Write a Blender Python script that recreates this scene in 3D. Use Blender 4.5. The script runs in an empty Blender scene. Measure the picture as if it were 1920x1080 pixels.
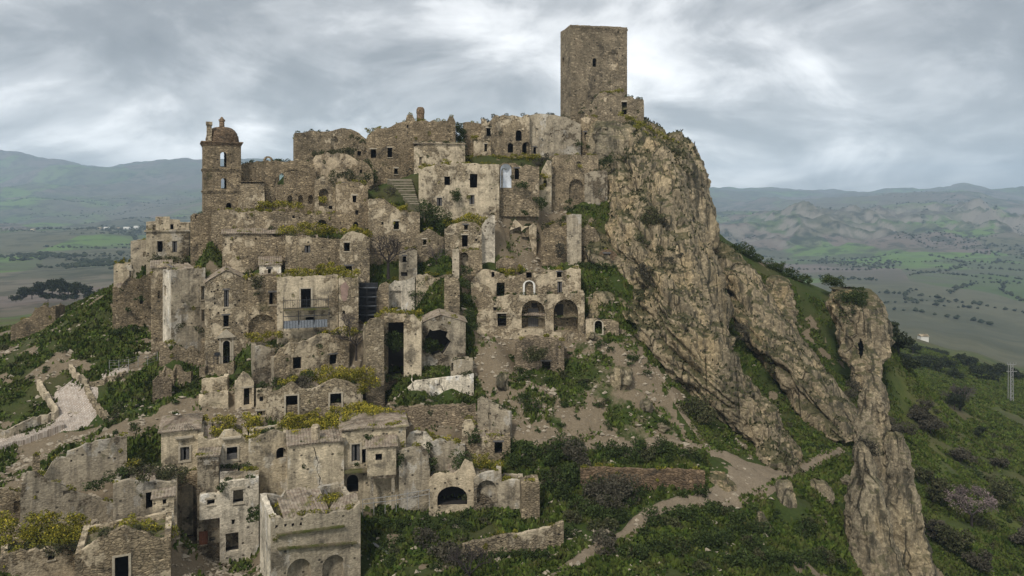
import bpy, math, random
import numpy as np
from mathutils import Vector
from mathutils.geometry import tessellate_polygon
random.seed(7); rng = np.random.default_rng(7)
S = bpy.context.scene; COL = S.collection
# ------------------------------------------------------------------ camera, sky, sun, exposure
F, HY, CX = 1400.0, 385.0, 960.0          # focal length and horizon of the photograph, in its pixels; the camera stands at the origin
cam = bpy.data.cameras.new('camera'); cam_o = bpy.data.objects.new('camera', cam); COL.objects.link(cam_o)
cam.sensor_width = 36; cam.lens = 36 * F / 1920; cam.shift_y = -(540 - HY) / 1920
cam.clip_start = 1; cam.clip_end = 60000
cam_o.rotation_euler = (math.radians(90), 0, 0)
S.camera = cam_o
S.view_settings.view_transform = 'Standard'; S.view_settings.look = 'None'
S.view_settings.gamma = 1; S.view_settings.exposure = 0.78
S.cycles.max_bounces = 6; S.cycles.diffuse_bounces = 2; S.cycles.volume_bounces = 2; S.cycles.transparent_max_bounces = 4
SUN_EL, SUN_AZ = 48.0, 205.0              # azimuth clockwise from +Y: the bright part of the overcast is behind the camera, a little left
w = bpy.data.worlds.new('World'); S.world = w; w.use_nodes = True
nt = w.node_tree; nt.nodes.clear()
def nd(tree, typ, **kw):
    n = tree.nodes.new(typ)
    for k, v in kw.items():
        if k in n.bl_rna.properties: setattr(n, k, v)
        else:
            n.inputs[k].default_value = v
    return n
def ramp(tree, src, stops, interp='LINEAR'):
    r = tree.nodes.new('ShaderNodeValToRGB'); r.color_ramp.interpolation = interp
    e = r.color_ramp.elements
    while len(e) < len(stops): e.new(0.5)
    for i, (p, c) in enumerate(stops):
        e[i].position = p
        e[i].color = (c, c, c, 1) if not isinstance(c, (tuple, list)) else (*c, 1)
    tree.links.new(src, r.inputs[0]); return r.outputs[0]
def mth(tree, op, a, b=None, c=None, clamp=False):
    m = tree.nodes.new('ShaderNodeMath'); m.operation = op; m.use_clamp = clamp
    for i, v in enumerate((a, b, c)):
        if v is None: continue
        if isinstance(v, (int, float)): m.inputs[i].default_value = v
        else: tree.links.new(v, m.inputs[i])
    return m.outputs[0]
def mixc(tree, fac, a, b, blend='MIX'):
    m = tree.nodes.new('ShaderNodeMix'); m.data_type = 'RGBA'; m.blend_type = blend
    for i, v in ((0, fac), (6, a), (7, b)):
        if isinstance(v, (int, float)): m.inputs[i].default_value = v if i == 0 else (v, v, v, 1)
        elif isinstance(v, (tuple, list)): m.inputs[i].default_value = (*v, 1) if len(v) == 3 else v
        else: tree.links.new(v, m.inputs[i])
    return m.outputs[2]
def mapping(tree, vec, scale=(1, 1, 1), loc=(0, 0, 0), rot=(0, 0, 0)):
    m = tree.nodes.new('ShaderNodeMapping')
    m.inputs['Scale'].default_value = scale; m.inputs['Location'].default_value = loc; m.inputs['Rotation'].default_value = rot
    tree.links.new(vec, m.inputs[0]); return m.outputs[0]
def noise(tree, vec, scale, detail=4, rough=0.55, dist=0.0):
    n = tree.nodes.new('ShaderNodeTexNoise'); n.inputs['Scale'].default_value = scale
    n.inputs['Detail'].default_value = detail; n.inputs['Roughness'].default_value = rough; n.inputs['Distortion'].default_value = dist
    tree.links.new(vec, n.inputs['Vector']); return n.outputs['Fac']
def voro(tree, vec, scale, feature='F1'):
    n = tree.nodes.new('ShaderNodeTexVoronoi'); n.inputs['Scale'].default_value = scale; n.feature = feature
    tree.links.new(vec, n.inputs['Vector']); return n
# overcast: a NISHITA sky seen through a nearly closed deck of cloud
sky = nd(nt, 'ShaderNodeTexSky', sky_type='NISHITA', sun_disc=False, sun_elevation=math.radians(SUN_EL), sun_rotation=math.radians(SUN_AZ))
bg1 = nd(nt, 'ShaderNodeBackground', Strength=0.1); nt.links.new(sky.outputs[0], bg1.inputs[0])
tc = nd(nt, 'ShaderNodeTexCoord'); sep = nd(nt, 'ShaderNodeSeparateXYZ'); nt.links.new(tc.outputs['Generated'], sep.inputs[0])
zc = mth(nt, 'ADD', mth(nt, 'MAXIMUM', sep.outputs[2], 0.0), 0.42)
cu = nd(nt, 'ShaderNodeCombineXYZ')
nt.links.new(mth(nt, 'DIVIDE', sep.outputs[0], zc), cu.inputs[0]); nt.links.new(mth(nt, 'DIVIDE', sep.outputs[1], zc), cu.inputs[1])
SKY = (3.4, 1.7, 90, 5.5, 5.5)
cv = mapping(nt, cu.outputs[0], (0.75, 1.0, 1), (SKY[3], SKY[4], 0), (0, 0, math.radians(SKY[2])))
n1 = noise(nt, cv, SKY[1], 10, 0.56, 0.55)
n2 = noise(nt, mapping(nt, cu.outputs[0], (0.8, 1.0, 1), (SKY[4] + 5, SKY[3] + 2, 0), (0, 0, math.radians(SKY[2] + 12))), SKY[0], 10, 0.6, 0.6)
nn = mth(nt, 'ADD', mth(nt, 'MULTIPLY', n1, 0.62), mth(nt, 'MULTIPLY', n2, 0.38))
cc = ramp(nt, nn, [(0.36, (0.148, 0.153, 0.157)), (0.455, (0.214, 0.220, 0.224)), (0.52, (0.345, 0.350, 0.353)), (0.575, (0.55, 0.552, 0.551)), (0.64, (0.735, 0.735, 0.73))])
lowb = ramp(nt, sep.outputs[2], [(0.0, 1.5), (0.09, 1.42), (0.19, 1.0), (0.6, 1.0)])
cc = mixc(nt, 1.0, cc, lowb, 'MULTIPLY')
bg2 = nd(nt, 'ShaderNodeBackground', Strength=1.06); nt.links.new(cc, bg2.inputs[0])
mx = nd(nt, 'ShaderNodeMixShader'); mx.inputs[0].default_value = 0.93
nt.links.new(bg1.outputs[0], mx.inputs[1]); nt.links.new(bg2.outputs[0], mx.inputs[2])
wo = nd(nt, 'ShaderNodeOutputWorld'); nt.links.new(mx.outputs[0], wo.inputs[0])
sl = bpy.data.lights.new('sun', 'SUN'); sl.energy = 1.5; sl.angle = math.radians(10); sl.color = (1, 0.94, 0.86)
so = bpy.data.objects.new('sun', sl); COL.objects.link(so)
_a, _e = math.radians(SUN_AZ), math.radians(SUN_EL)
sdir = Vector((math.sin(_a) * math.cos(_e), math.cos(_a) * math.cos(_e), math.sin(_e)))
so.rotation_euler = sdir.to_track_quat('Z', 'Y').to_euler()

# ------------------------------------------------------------------ materials
def newmat(name, rough=0.9):
    m = bpy.data.materials.new(name); m.use_nodes = True
    t = m.node_tree; b = t.nodes['Principled BSDF']; b.inputs['Roughness'].default_value = rough
    b.inputs['Specular IOR Level'].default_value = 0.15
    return m, t, b
def pos(t): return t.nodes.new('ShaderNodeNewGeometry').outputs['Position']
def bump(t, b, h, strength, dist):
    n = t.nodes.new('ShaderNodeBump'); n.inputs['Strength'].default_value = strength; n.inputs['Distance'].default_value = dist
    t.links.new(h, n.inputs['Height']); t.links.new(n.outputs[0], b.inputs['Normal'])
def wall_mat(name, a, b_, plaster, pamt, dark=0.55, white=None, k=0.86):
    m, t, b = newmat(name)
    oi = t.nodes.new('ShaderNodeObjectInfo'); rnd = oi.outputs['Random']
    va = t.nodes.new('ShaderNodeVectorMath'); va.operation = 'ADD'; t.links.new(pos(t), va.inputs[0])
    vm = t.nodes.new('ShaderNodeVectorMath'); vm.operation = 'SCALE'; t.links.new(oi.outputs['Location'], vm.inputs[0]); vm.inputs['Scale'].default_value = 7.31
    t.links.new(vm.outputs[0], va.inputs[1]); P_ = va.outputs[0]          # every wall gets its own patch of the pattern
    a, b_, plaster = [tuple(c * k * w_ for c, w_ in zip(q, (1.03, 1.0, 0.93))) for q in (a, b_, plaster)]
    wob = mixc(t, 0.06, P_, nd(t, 'ShaderNodeTexNoise', Scale=1.3).outputs['Color'], 'ADD')
    vs = mapping(t, wob, (2.3, 2.3, 4.6)); v = voro(t, vs, 1.0); ve = voro(t, vs, 1.0, 'DISTANCE_TO_EDGE')
    sp = t.nodes.new('ShaderNodeSeparateColor'); t.links.new(v.outputs['Color'], sp.inputs[0])
    big = noise(t, P_, 0.20, 5, 0.6); mid = noise(t, P_, 0.75, 8, 0.68, 0.25); fine = noise(t, P_, 4.0, 6, 0.75)
    st = mixc(t, mid, a, b_)
    st = mixc(t, 1.0, st, ramp(t, sp.outputs[1], [(0, 0.72), (0.6, 1.0), (0.9, 1.08), (1, 1.6)]), 'MULTIPLY')
    st = mixc(t, 1.0, st, ramp(t, ve.outputs['Distance'], [(0, 0.76), (0.10, 1.0)]), 'MULTIPLY')
    # larger blocks and repairs at another scale
    v2 = voro(t, mapping(t, wob, (0.7, 0.7, 1.1)), 1.0); s2_ = t.nodes.new('ShaderNodeSeparateColor'); t.links.new(v2.outputs['Color'], s2_.inputs[0])
    st = mixc(t, 1.0, st, ramp(t, s2_.outputs[0], [(0, 0.80), (1, 1.18)]), 'MULTIPLY')
    pl = mixc(t, ramp(t, mid, [(0.35, 0), (0.65, 1)]), tuple(c * 0.70 for c in plaster), tuple(min(1, c * 1.22) for c in plaster))
    thr = mth(t, 'ADD', mth(t, 'ADD', mth(t, 'MULTIPLY', big, 0.5), mth(t, 'MULTIPLY', mid, 0.5)), mth(t, 'MULTIPLY', mth(t, 'SUBTRACT', rnd, 0.5), 0.16))
    e = 0.665 - 0.33 * pamt
    pm = mth(t, 'MULTIPLY', ramp(t, thr, [(e, 0.0), (e + 0.022, 1.0)]), 0.94)
    rim = ramp(t, thr, [(e - 0.03, 0.0), (e, 1.0), (e + 0.03, 0.0)])
    c = mixc(t, pm, st, pl)
    c = mixc(t, mth(t, 'MULTIPLY', rim, 0.35), c, tuple(q * 0.45 for q in b_))
    if white:
        wm = ramp(t, noise(t, mapping(t, P_, (0.45, 0.45, 0.30), (11, 3, 5)), 1.0, 8, 0.65), [(0.565, 0), (0.60, 1)])
        c = mixc(t, mth(t, 'MULTIPLY', wm, 0.85), c, white)
    c = mixc(t, 1.0, c, ramp(t, fine, [(0.28, 0.55), (0.5, 1.0), (0.72, 1.38)]), 'MULTIPLY')
    c = mixc(t, 1.0, c, ramp(t, big, [(0.3, 0.70), (0.5, 1.0), (0.7, 1.2)]), 'MULTIPLY')
    # rain streaks, black lichen, moss
    s1 = noise(t, mapping(t, P_, (1.5, 1.5, 0.12)), 1.0, 6, 0.65)
    s2 = noise(t, mapping(t, P_, loc=(31, 7, 3)), 0.42, 9, 0.72, 0.5)
    c = mixc(t, mth(t, 'MULTIPLY', ramp(t, s1, [(0.50, 0), (0.68, 1)]), dark), c, (0.058, 0.052, 0.042))
    c = mixc(t, mth(t, 'MULTIPLY', ramp(t, s2, [(0.54, 0), (0.64, 1)]), 0.72), c, (0.062, 0.055, 0.043))
    s3 = noise(t, mapping(t, P_, loc=(3, 57, 13)), 0.33, 9, 0.75, 0.5)
    c = mixc(t, mth(t, 'MULTIPLY', ramp(t, s3, [(0.60, 0), (0.66, 1)]), 0.6), c, (0.06, 0.066, 0.025))
    hv = voro(t, mapping(t, P_, (1.0, 1.0, 1.2), (4, 2, 7)), 0.95)
    c = mixc(t, ramp(t, hv.outputs['Distance'], [(0.10, 0.85), (0.16, 0)]), c, (0.03, 0.026, 0.02))
    c = mixc(t, 1.0, c, ramp(t, rnd, [(0, 0.80), (1, 1.16)]), 'MULTIPLY')
    t.links.new(c, b.inputs['Base Color'])
    h = mth(t, 'ADD', mth(t, 'MULTIPLY', ramp(t, ve.outputs['Distance'], [(0, 0), (0.15, 1)]), mth(t, 'SUBTRACT', 1.0, mth(t, 'MULTIPLY', pm, 0.85))), mth(t, 'ADD', mth(t, 'MULTIPLY', fine, 0.7), mth(t, 'MULTIPLY', mid, 1.2)))
    bump(t, b, h, 0.9, 0.12)
    return m
def flat_mat(name, c, rough=0.8, var=0.3, scale=3.0, metal=0.0):
    m, t, b = newmat(name, rough); b.inputs['Metallic'].default_value = metal
    n = noise(t, pos(t), scale, 6, 0.65)
    t.links.new(mixc(t, 1.0, c, ramp(t, n, [(0.25, 1 - var), (0.75, 1 + var)]), 'MULTIPLY'), b.inputs['Base Color'])
    bump(t, b, n, 0.3, 0.03)
    return m
def leaf_mat(name, c1, c2, c3=None):
    m, t, b = newmat(name, 0.8); b.inputs['Specular IOR Level'].default_value = 0.1
    g = t.nodes.new('ShaderNodeNewGeometry'); r = g.outputs['Random Per Island']
    c = mixc(t, r, c1, c2)
    if c3: c = mixc(t, ramp(t, noise(t, g.outputs['Position'], 0.8, 3), [(0.45, 0), (0.62, 1)]), c, mixc(t, r, c3, c2))
    c = mixc(t, 1.0, c, ramp(t, noise(t, g.outputs['Position'], 0.45, 4), [(0.3, 0.65), (0.7, 1.3)]), 'MULTIPLY')
    t.links.new(c, b.inputs['Base Color'])
    return m
M = {}
M['st'] = wall_mat('tan_rubble_masonry', (0.50, 0.415, 0.29), (0.36, 0.295, 0.205), (0.50, 0.43, 0.32), 0.42, 0.42)
M['sb'] = wall_mat('brown_rubble_masonry', (0.455, 0.37, 0.25), (0.33, 0.265, 0.18), (0.46, 0.385, 0.28), 0.36, 0.42)
M['sp'] = wall_mat('pale_rubble_masonry', (0.52, 0.44, 0.31), (0.38, 0.315, 0.225), (0.54, 0.47, 0.355), 0.52, 0.42)
M['pg'] = wall_mat('grey_weathered_plaster', (0.36, 0.305, 0.225), (0.25, 0.205, 0.15), (0.44, 0.39, 0.305), 0.80, 0.55, (0.5, 0.46, 0.385))
M['pc'] = wall_mat('cream_weathered_plaster', (0.40, 0.335, 0.24), (0.29, 0.235, 0.165), (0.59, 0.515, 0.385), 0.95, 0.5, (0.58, 0.53, 0.43))
M['pw'] = wall_mat('white_peeling_plaster', (0.40, 0.345, 0.26), (0.30, 0.25, 0.185), (0.76, 0.70, 0.59), 0.9, 0.4, (0.72, 0.69, 0.62))
M['br'] = wall_mat('red_brown_brick', (0.33, 0.235, 0.155), (0.23, 0.17, 0.115), (0.36, 0.29, 0.21), 0.15, 0.5)
M['rb'] = wall_mat('loose_rubble_masonry', (0.42, 0.345, 0.25), (0.28, 0.225, 0.16), (0.42, 0.36, 0.27), 0.05, 0.4)
M['tw'] = wall_mat('castle_masonry', (0.44, 0.37, 0.265), (0.335, 0.28, 0.20), (0.45, 0.38, 0.28), 0.35, 0.28)
M['dark'] = flat_mat('painted_interior_shade', (0.035, 0.031, 0.027), 0.95)  # interior shade put into the base colour of openings, cracks and caves
M['wood'] = flat_mat('grey_weathered_wood', (0.12, 0.115, 0.11), 0.8, 0.4, 8)
M['rust'] = flat_mat('rusty_door', (0.20, 0.085, 0.05), 0.7, 0.4, 5)
M['iron'] = flat_mat('dark_iron', (0.035, 0.037, 0.04), 0.5, 0.3, 8)
M['zinc'] = flat_mat('corrugated_zinc', (0.15, 0.165, 0.18), 0.45, 0.4, 6)
M['galv'] = flat_mat('dull_galvanised_steel', (0.27, 0.27, 0.26), 0.5, 0.2, 6)
M['trim'] = flat_mat('pale_dressed_stone', (0.42, 0.37, 0.28), 0.85, 0.3, 4)
M['whit'] = flat_mat('whitewashed_surround', (0.70, 0.68, 0.62), 0.85, 0.25, 3)
M['blue'] = flat_mat('blue_white_distemper', (0.62, 0.66, 0.70), 0.85, 0.35, 1.2)
M['bark'] = flat_mat('dark_bark', (0.045, 0.038, 0.034), 0.9, 0.4, 6)
M['twig'] = flat_mat('grey_brown_twigs', (0.085, 0.072, 0.066), 0.9, 0.4, 6)
def tile_mat():
    m, t, b = newmat('lichened_clay_tiles'); P_ = pos(t)
    v = voro(t, P_, 3.2); sp = t.nodes.new('ShaderNodeSeparateColor'); t.links.new(v.outputs['Color'], sp.inputs[0])
    c = mixc(t, sp.outputs[0], (0.20, 0.155, 0.115), (0.33, 0.28, 0.215))
    c = mixc(t, ramp(t, noise(t, P_, 1.1, 6, 0.7), [(0.5, 0), (0.66, 0.85)]), c, (0.09, 0.08, 0.06))
    c = mixc(t, ramp(t, noise(t, mapping(t, P_, loc=(7, 7, 7)), 0.8, 6, 0.7), [(0.54, 0), (0.66, 0.8)]), c, (0.13, 0.125, 0.04))
    t.links.new(c, b.inputs['Base Color']); bump(t, b, v.outputs['Distance'], 0.5, 0.08); return m
M['tile'] = tile_mat()
def earth_mat():
    m, t, b = newmat('earth_and_grass_fill'); P_ = pos(t)
    n = noise(t, P_, 0.7, 7, 0.7)
    c = mixc(t, ramp(t, n, [(0.42, 0), (0.6, 1)]), (0.15, 0.125, 0.08), (0.075, 0.085, 0.022))
    c = mixc(t, 1.0, c, ramp(t, noise(t, P_, 5, 5, 0.7), [(0.25, 0.6), (0.75, 1.4)]), 'MULTIPLY')
    t.links.new(c, b.inputs['Base Color']); bump(t, b, n, 0.6, 0.2); return m
M['earth'] = earth_mat()
def rock_mat(name, ca, cb, cl, green=0.4, lean=14):
    m, t, b = newmat(name); g = t.nodes.new('ShaderNodeNewGeometry'); P_ = g.outputs['Position']; rot = (0, math.radians(lean), 0)
    big = noise(t, mapping(t, P_, (1, 1, 0.4), rot=rot), 0.16, 6, 0.62); mid = noise(t, mapping(t, P_, (1, 1, 0.45), rot=rot), 0.6, 9, 0.7, 0.3); fine = noise(t, P_, 5.0, 8, 0.78)
    v = voro(t, P_, 4.0); s1 = t.nodes.new('ShaderNodeSeparateColor'); t.links.new(v.outputs['Color'], s1.inputs[0])
    c = mixc(t, ramp(t, big, [(0.38, 0), (0.62, 1)]), ca, cb)
    c = mixc(t, 1.0, c, ramp(t, s1.outputs[0], [(0, 0.78), (0.7, 1.0), (1, 1.35)]), 'MULTIPLY')
    c = mixc(t, 1.0, c, ramp(t, fine, [(0.30, 0.55), (0.5, 1.0), (0.70, 1.4)]), 'MULTIPLY')
    c = mixc(t, 1.0, c, ramp(t, mid, [(0.32, 0.62), (0.5, 1.0), (0.68, 1.28)]), 'MULTIPLY')
    st = noise(t, mapping(t, P_, (0.9, 0.9, 0.075), rot=rot), 1.0, 8, 0.68, 0.15)
    c = mixc(t, 1.0, c, ramp(t, noise(t, mapping(t, P_, (0.22, 0.22, 0.06), (5, 9, 2), rot), 1.0, 5, 0.6), [(0.36, (0.60, 0.62, 0.64)), (0.5, (1, 1, 1)), (0.64, (1.22, 1.17, 1.06))]), 'MULTIPLY')
    c = mixc(t, ramp(t, st, [(0.50, 0), (0.59, 0.92)]), c, cl)
    ck = voro(t, mapping(t, mixc(t, 0.9, P_, nd(t, 'ShaderNodeTexNoise', Scale=0.5, Detail=6).outputs['Color'], 'ADD'), (0.24, 0.24, 0.022), rot=rot), 1.0, 'DISTANCE_TO_EDGE')
    crack = ramp(t, ck.outputs['Distance'], [(0.0, 0.0), (0.022, 1.0)])
    crack = mth(t, 'MAXIMUM', crack, ramp(t, noise(t, P_, 0.22, 4), [(0.46, 0), (0.56, 1)]))
    c = mixc(t, mth(t, 'MULTIPLY', mth(t, 'SUBTRACT', 1.0, crack), 0.6), c, (0.035, 0.032, 0.022))
    sz = t.nodes.new('ShaderNodeSeparateXYZ'); t.links.new(g.outputs['Normal'], sz.inputs[0])
    gm = mth(t, 'ADD', sz.outputs[2], mth(t, 'MULTIPLY', mth(t, 'SUBTRACT', mid, 0.5), 1.2))
    c = mixc(t, mth(t, 'MULTIPLY', ramp(t, gm, [(0.52, 0), (0.70, 1)]), green), c, mixc(t, fine, (0.03, 0.04, 0.012), (0.10, 0.095, 0.04)))
    t.links.new(c, b.inputs['Base Color'])
    h = mth(t, 'ADD', mth(t, 'MULTIPLY', mid, 1.4), mth(t, 'ADD', mth(t, 'MULTIPLY', fine, 0.35), mth(t, 'ADD', mth(t, 'MULTIPLY', crack, 0.7), mth(t, 'MULTIPLY', st, -0.7))))
    bump(t, b, h, 1.0, 0.6)
    return m
M['rock'] = rock_mat('conglomerate_rock', (0.42, 0.34, 0.22), (0.32, 0.26, 0.165), (0.07, 0.065, 0.045), 0.75, 10)
M['rockg'] = rock_mat('grey_conglomerate_rock', (0.385, 0.325, 0.22), (0.30, 0.25, 0.17), (0.08, 0.072, 0.05), 0.6, 6)
M['stone'] = flat_mat('loose_stone', (0.33, 0.285, 0.215), 0.9, 0.4, 3)
M['dirt'] = None
def path_mat():
    m, t, b = newmat('trodden_earth'); P_ = pos(t)
    n = noise(t, P_, 0.5, 7, 0.7); f = noise(t, P_, 5, 5, 0.75)
    c = mixc(t, n, (0.15, 0.12, 0.083), (0.245, 0.20, 0.14))
    c = mixc(t, 1.0, c, ramp(t, f, [(0.25, 0.65), (0.75, 1.35)]), 'MULTIPLY')
    t.links.new(c, b.inputs['Base Color']); bump(t, b, f, 0.6, 0.08); return m
M['path'] = path_mat()
def paving_mat():
    m, t, b = newmat('brick_and_limestone_paving'); P_ = pos(t)
    br = t.nodes.new('ShaderNodeTexBrick'); t.links.new(mapping(t, P_, (1, 1, 1), rot=(0, 0, 0.35)), br.inputs['Vector'])
    br.inputs['Scale'].default_value = 2.0; br.inputs['Color1'].default_value = (0.66, 0.61, 0.54, 1); br.inputs['Color2'].default_value = (0.50, 0.42, 0.345, 1)
    br.inputs['Mortar'].default_value = (0.27, 0.225, 0.18, 1); br.inputs['Mortar Size'].default_value = 0.06
    c = mixc(t, 1.0, br.outputs['Color'], ramp(t, noise(t, P_, 1.2, 6, 0.7), [(0.3, 0.65), (0.7, 1.2)]), 'MULTIPLY')
    t.links.new(c, b.inputs['Base Color']); return m
M['pave'] = paving_mat()
M['leafg'] = leaf_mat('dark_green_leaves', (0.022, 0.038, 0.010), (0.060, 0.080, 0.024))
M['leafo'] = leaf_mat('olive_leaves', (0.035, 0.042, 0.018), (0.085, 0.09, 0.04), (0.06, 0.05, 0.03))
M['leafy'] = leaf_mat('yellow_green_leaves', (0.10, 0.11, 0.015), (0.25, 0.225, 0.03), (0.05, 0.065, 0.015))
M['flow'] = leaf_mat('yellow_flowers', (0.36, 0.30, 0.035), (0.50, 0.40, 0.05))
M['scrub'] = leaf_mat('grey_brown_scrub', (0.050, 0.046, 0.032), (0.095, 0.086, 0.06))
M['grass'] = leaf_mat('meadow_grass', (0.028, 0.055, 0.009), (0.090, 0.120, 0.022), (0.095, 0.09, 0.033))
M['pink'] = leaf_mat('pale_pink_blossom', (0.15, 0.118, 0.112), (0.25, 0.195, 0.187))
M['fartree'] = leaf_mat('distant_tree_leaves', (0.018, 0.026, 0.012), (0.042, 0.05, 0.024))

# ------------------------------------------------------------------ helpers
def P(px, py, D): return Vector(((px - CX) / F * D, D, -(py - HY) / F * D))
class MB:
    def __init__(s): s.v = []; s.f = []; s.m = []
    def add(s, vs, fs, mi=0):
        o = len(s.v); s.v += [tuple(v) for v in vs]
        for f in fs: s.f.append(tuple(i + o for i in f)); s.m.append(mi)
    def box(s, x0, x1, y0, y1, z0, z1, mi=0):
        s.add([(x0, y0, z0), (x1, y0, z0), (x1, y1, z0), (x0, y1, z0), (x0, y0, z1), (x1, y0, z1), (x1, y1, z1), (x0, y1, z1)],
              [(0, 1, 2, 3), (4, 5, 6, 7), (0, 1, 5, 4), (1, 2, 6, 5), (2, 3, 7, 6), (3, 0, 4, 7)], mi)
    def tube(s, a, b, r0, r1=None, n=6, mi=0):
        a, b = Vector(a), Vector(b); r1 = r0 if r1 is None else r1
        d = (b - a)
        if d.length < 1e-6: return
        d.normalize(); u = d.orthogonal().normalized(); v_ = d.cross(u)
        vs = []
        for p, r in ((a, r0), (b, r1)):
            for k in range(n):
                an = 2 * math.pi * k / n
                vs.append(p + u * (math.cos(an) * r) + v_ * (math.sin(an) * r))
        s.add(vs, [(k, (k + 1) % n, n + (k + 1) % n, n + k) for k in range(n)] + [tuple(range(n)), tuple(range(n, 2 * n))], mi)
    def build(s, name, mats, parent=None, smooth=False):
        me = bpy.data.meshes.new(name); me.from_pydata(s.v, [], s.f)
        for m in (mats if isinstance(mats, (list, tuple)) else [mats]): me.materials.append(m)
        if len(me.polygons):
            me.polygons.foreach_set('material_index', s.m)
            if smooth: me.polygons.foreach_set('use_smooth', [True] * len(me.polygons))
        o = bpy.data.objects.new(name, me); COL.objects.link(o)
        if parent: o.parent = parent
        return o
def np_obj(name, V, Q, mats, parent=None, smooth=False, mi=None):
    me = bpy.data.meshes.new(name); V = np.asarray(V, np.float32); Q = np.asarray(Q, np.int32); k = Q.shape[1]
    me.vertices.add(len(V)); me.vertices.foreach_set('co', V.ravel())
    me.loops.add(Q.size); me.loops.foreach_set('vertex_index', Q.ravel())
    me.polygons.add(len(Q)); me.polygons.foreach_set('loop_start', np.arange(0, Q.size, k, dtype=np.int32))
    if mi is not None: me.polygons.foreach_set('material_index', np.asarray(mi, np.int32))
    for m in (mats if isinstance(mats, (list, tuple)) else [mats]): me.materials.append(m)
    me.polygons.foreach_set('use_smooth', np.full(len(Q), smooth))
    me.update(calc_edges=True); me.validate()
    o = bpy.data.objects.new(name, me); COL.objects.link(o)
    if parent: o.parent = parent
    return o
def tag(o, label=None, cat=None, group=None, kind=None):
    for k, v in (('label', label), ('category', cat), ('group', group), ('kind', kind)):
        if v: o[k] = v
    return o
def empty(name, loc, rz=0.0):
    o = bpy.data.objects.new(name, None); o.location = loc; o.rotation_euler = (0, 0, rz); o.empty_display_size = 0.5
    COL.objects.link(o); return o
def _hash(ix, iy, iz):
    h = (ix.astype(np.int64) * 374761393 + iy.astype(np.int64) * 668265263 + iz.astype(np.int64) * 2147483647) & 0xffffffff
    h = ((h ^ (h >> 13)) * 1274126177) & 0xffffffff
    return ((h ^ (h >> 16)) & 0xffff) / 32767.5 - 1.0
def vnoise(p):
    p = np.asarray(p, float); i = np.floor(p).astype(np.int64); f = p - i; f = f * f * f * (f * (f * 6 - 15) + 10)
    r = 0
    for dx in (0, 1):
        for dy in (0, 1):
            for dz in (0, 1):
                wgt = (f[:, 0] if dx else 1 - f[:, 0]) * (f[:, 1] if dy else 1 - f[:, 1]) * (f[:, 2] if dz else 1 - f[:, 2])
                r = r + wgt * _hash(i[:, 0] + dx, i[:, 1] + dy, i[:, 2] + dz)
    return r
def fbm(p, octv=4, gain=0.5):
    r = 0; a = 1.0; p = np.asarray(p, float)
    for k in range(octv): r = r + a * vnoise(p + 17.3 * k); p = p * 2.03; a *= gain
    return r
def ridged(p, octv=4, gain=0.5):
    r = 0; a = 1.0; p = np.asarray(p, float)
    for k in range(octv): r = r + a * (1 - 2 * np.abs(vnoise(p + 9.1 * k))); p = p * 2.03; a *= gain
    return r
# ------------------------------------------------------------------ the buildings: where each facade stands
# top = the facade's upper edge (photo pixels, left to right), base = its foot, D = metres from the camera
HS = []
def H(name, label, cat, top, base, D, mat='st', dep=5.0, turn=0.0, op=(), roof='flat', rag=0.16, **k):
    HS.append(dict(name=name, label=label, cat=cat, top=top, base=base, D=D, mat=mat, dep=dep, turn=turn, op=list(op), roof=roof, rag=rag, **k))
# --- castle rock
H('castle_tower', 'tall square medieval keep of brown stone crowning the rock', 'tower',
  [(1070, 46), (1176, 51)], 232, 140, 'tw', dep=5.6, yaw=16, rag=0.08, holes_rand=34, corbels=True,
  op=[('a', 1111, 109, 1119, 125), ('n', 1140, 99, 1159, 131)], lop=[('na', 1054, 106, 1058, 126)], sink=6, terr=False)
H('tower_annex', 'low vaulted stone annex with black doorway at the foot of the keep', 'building',
  [(1086, 205), (1100, 204), (1112, 190), (1122, 176), (1134, 172), (1155, 179), (1185, 181), (1207, 187)], 226, 133, 'tw', dep=6, turn=-3,
  op=[('d', 1166, 191, 1175, 214)], roof='vault', sink=7, terr=False)
H('plastered_hall', 'long grey plastered hall below the castle keep, white at its left edge', 'house',
  [(993, 216), (1007, 213), (1040, 215), (1062, 219), (1089, 233)], 292, 127, 'pg', dep=6, turn=2,
  op=[('n', 1004, 240, 1008, 257), ('d', 1000, 276, 1005, 288)], rag=0.1)
H('rock_wall_house', 'brown wall with small black door between plastered hall and castle rock', 'ruin',
  [(1089, 222), (1104, 216), (1128, 222)], 288, 127.5, 'sb', dep=4, op=[('d', 1096, 248, 1102, 262)], terr=False)
H('ruined_palace', 'ruined palace with dark arched openings and white plaster patches on the ridge', 'ruin',
  [(902, 222), (911, 224), (914, 231), (926, 216), (960, 215), (993, 215)], 294, 126, 'st', dep=6,
  op=[('a', 967, 244, 978, 264), ('d', 912, 240, 920, 255), ('a', 979, 266, 996, 290), ('n', 936, 246, 944, 256), ('a', 952, 268, 962, 286)], rag=0.2)
H('ridge_wall', 'short brown wall with parapet on the ridge left of the ruined palace', 'wall',
  [(868, 230), (885, 229), (903, 231)], 292, 127, 'sb', dep=4, op=[], rag=0.2)
H('low_ridge_house', 'low stone building in front of the short ridge wall', 'ruin',
  [(888, 264), (905, 263), (921, 267)], 292, 124.5, 'st', dep=2.5, op=[('d', 908, 270, 913, 284)])
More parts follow.
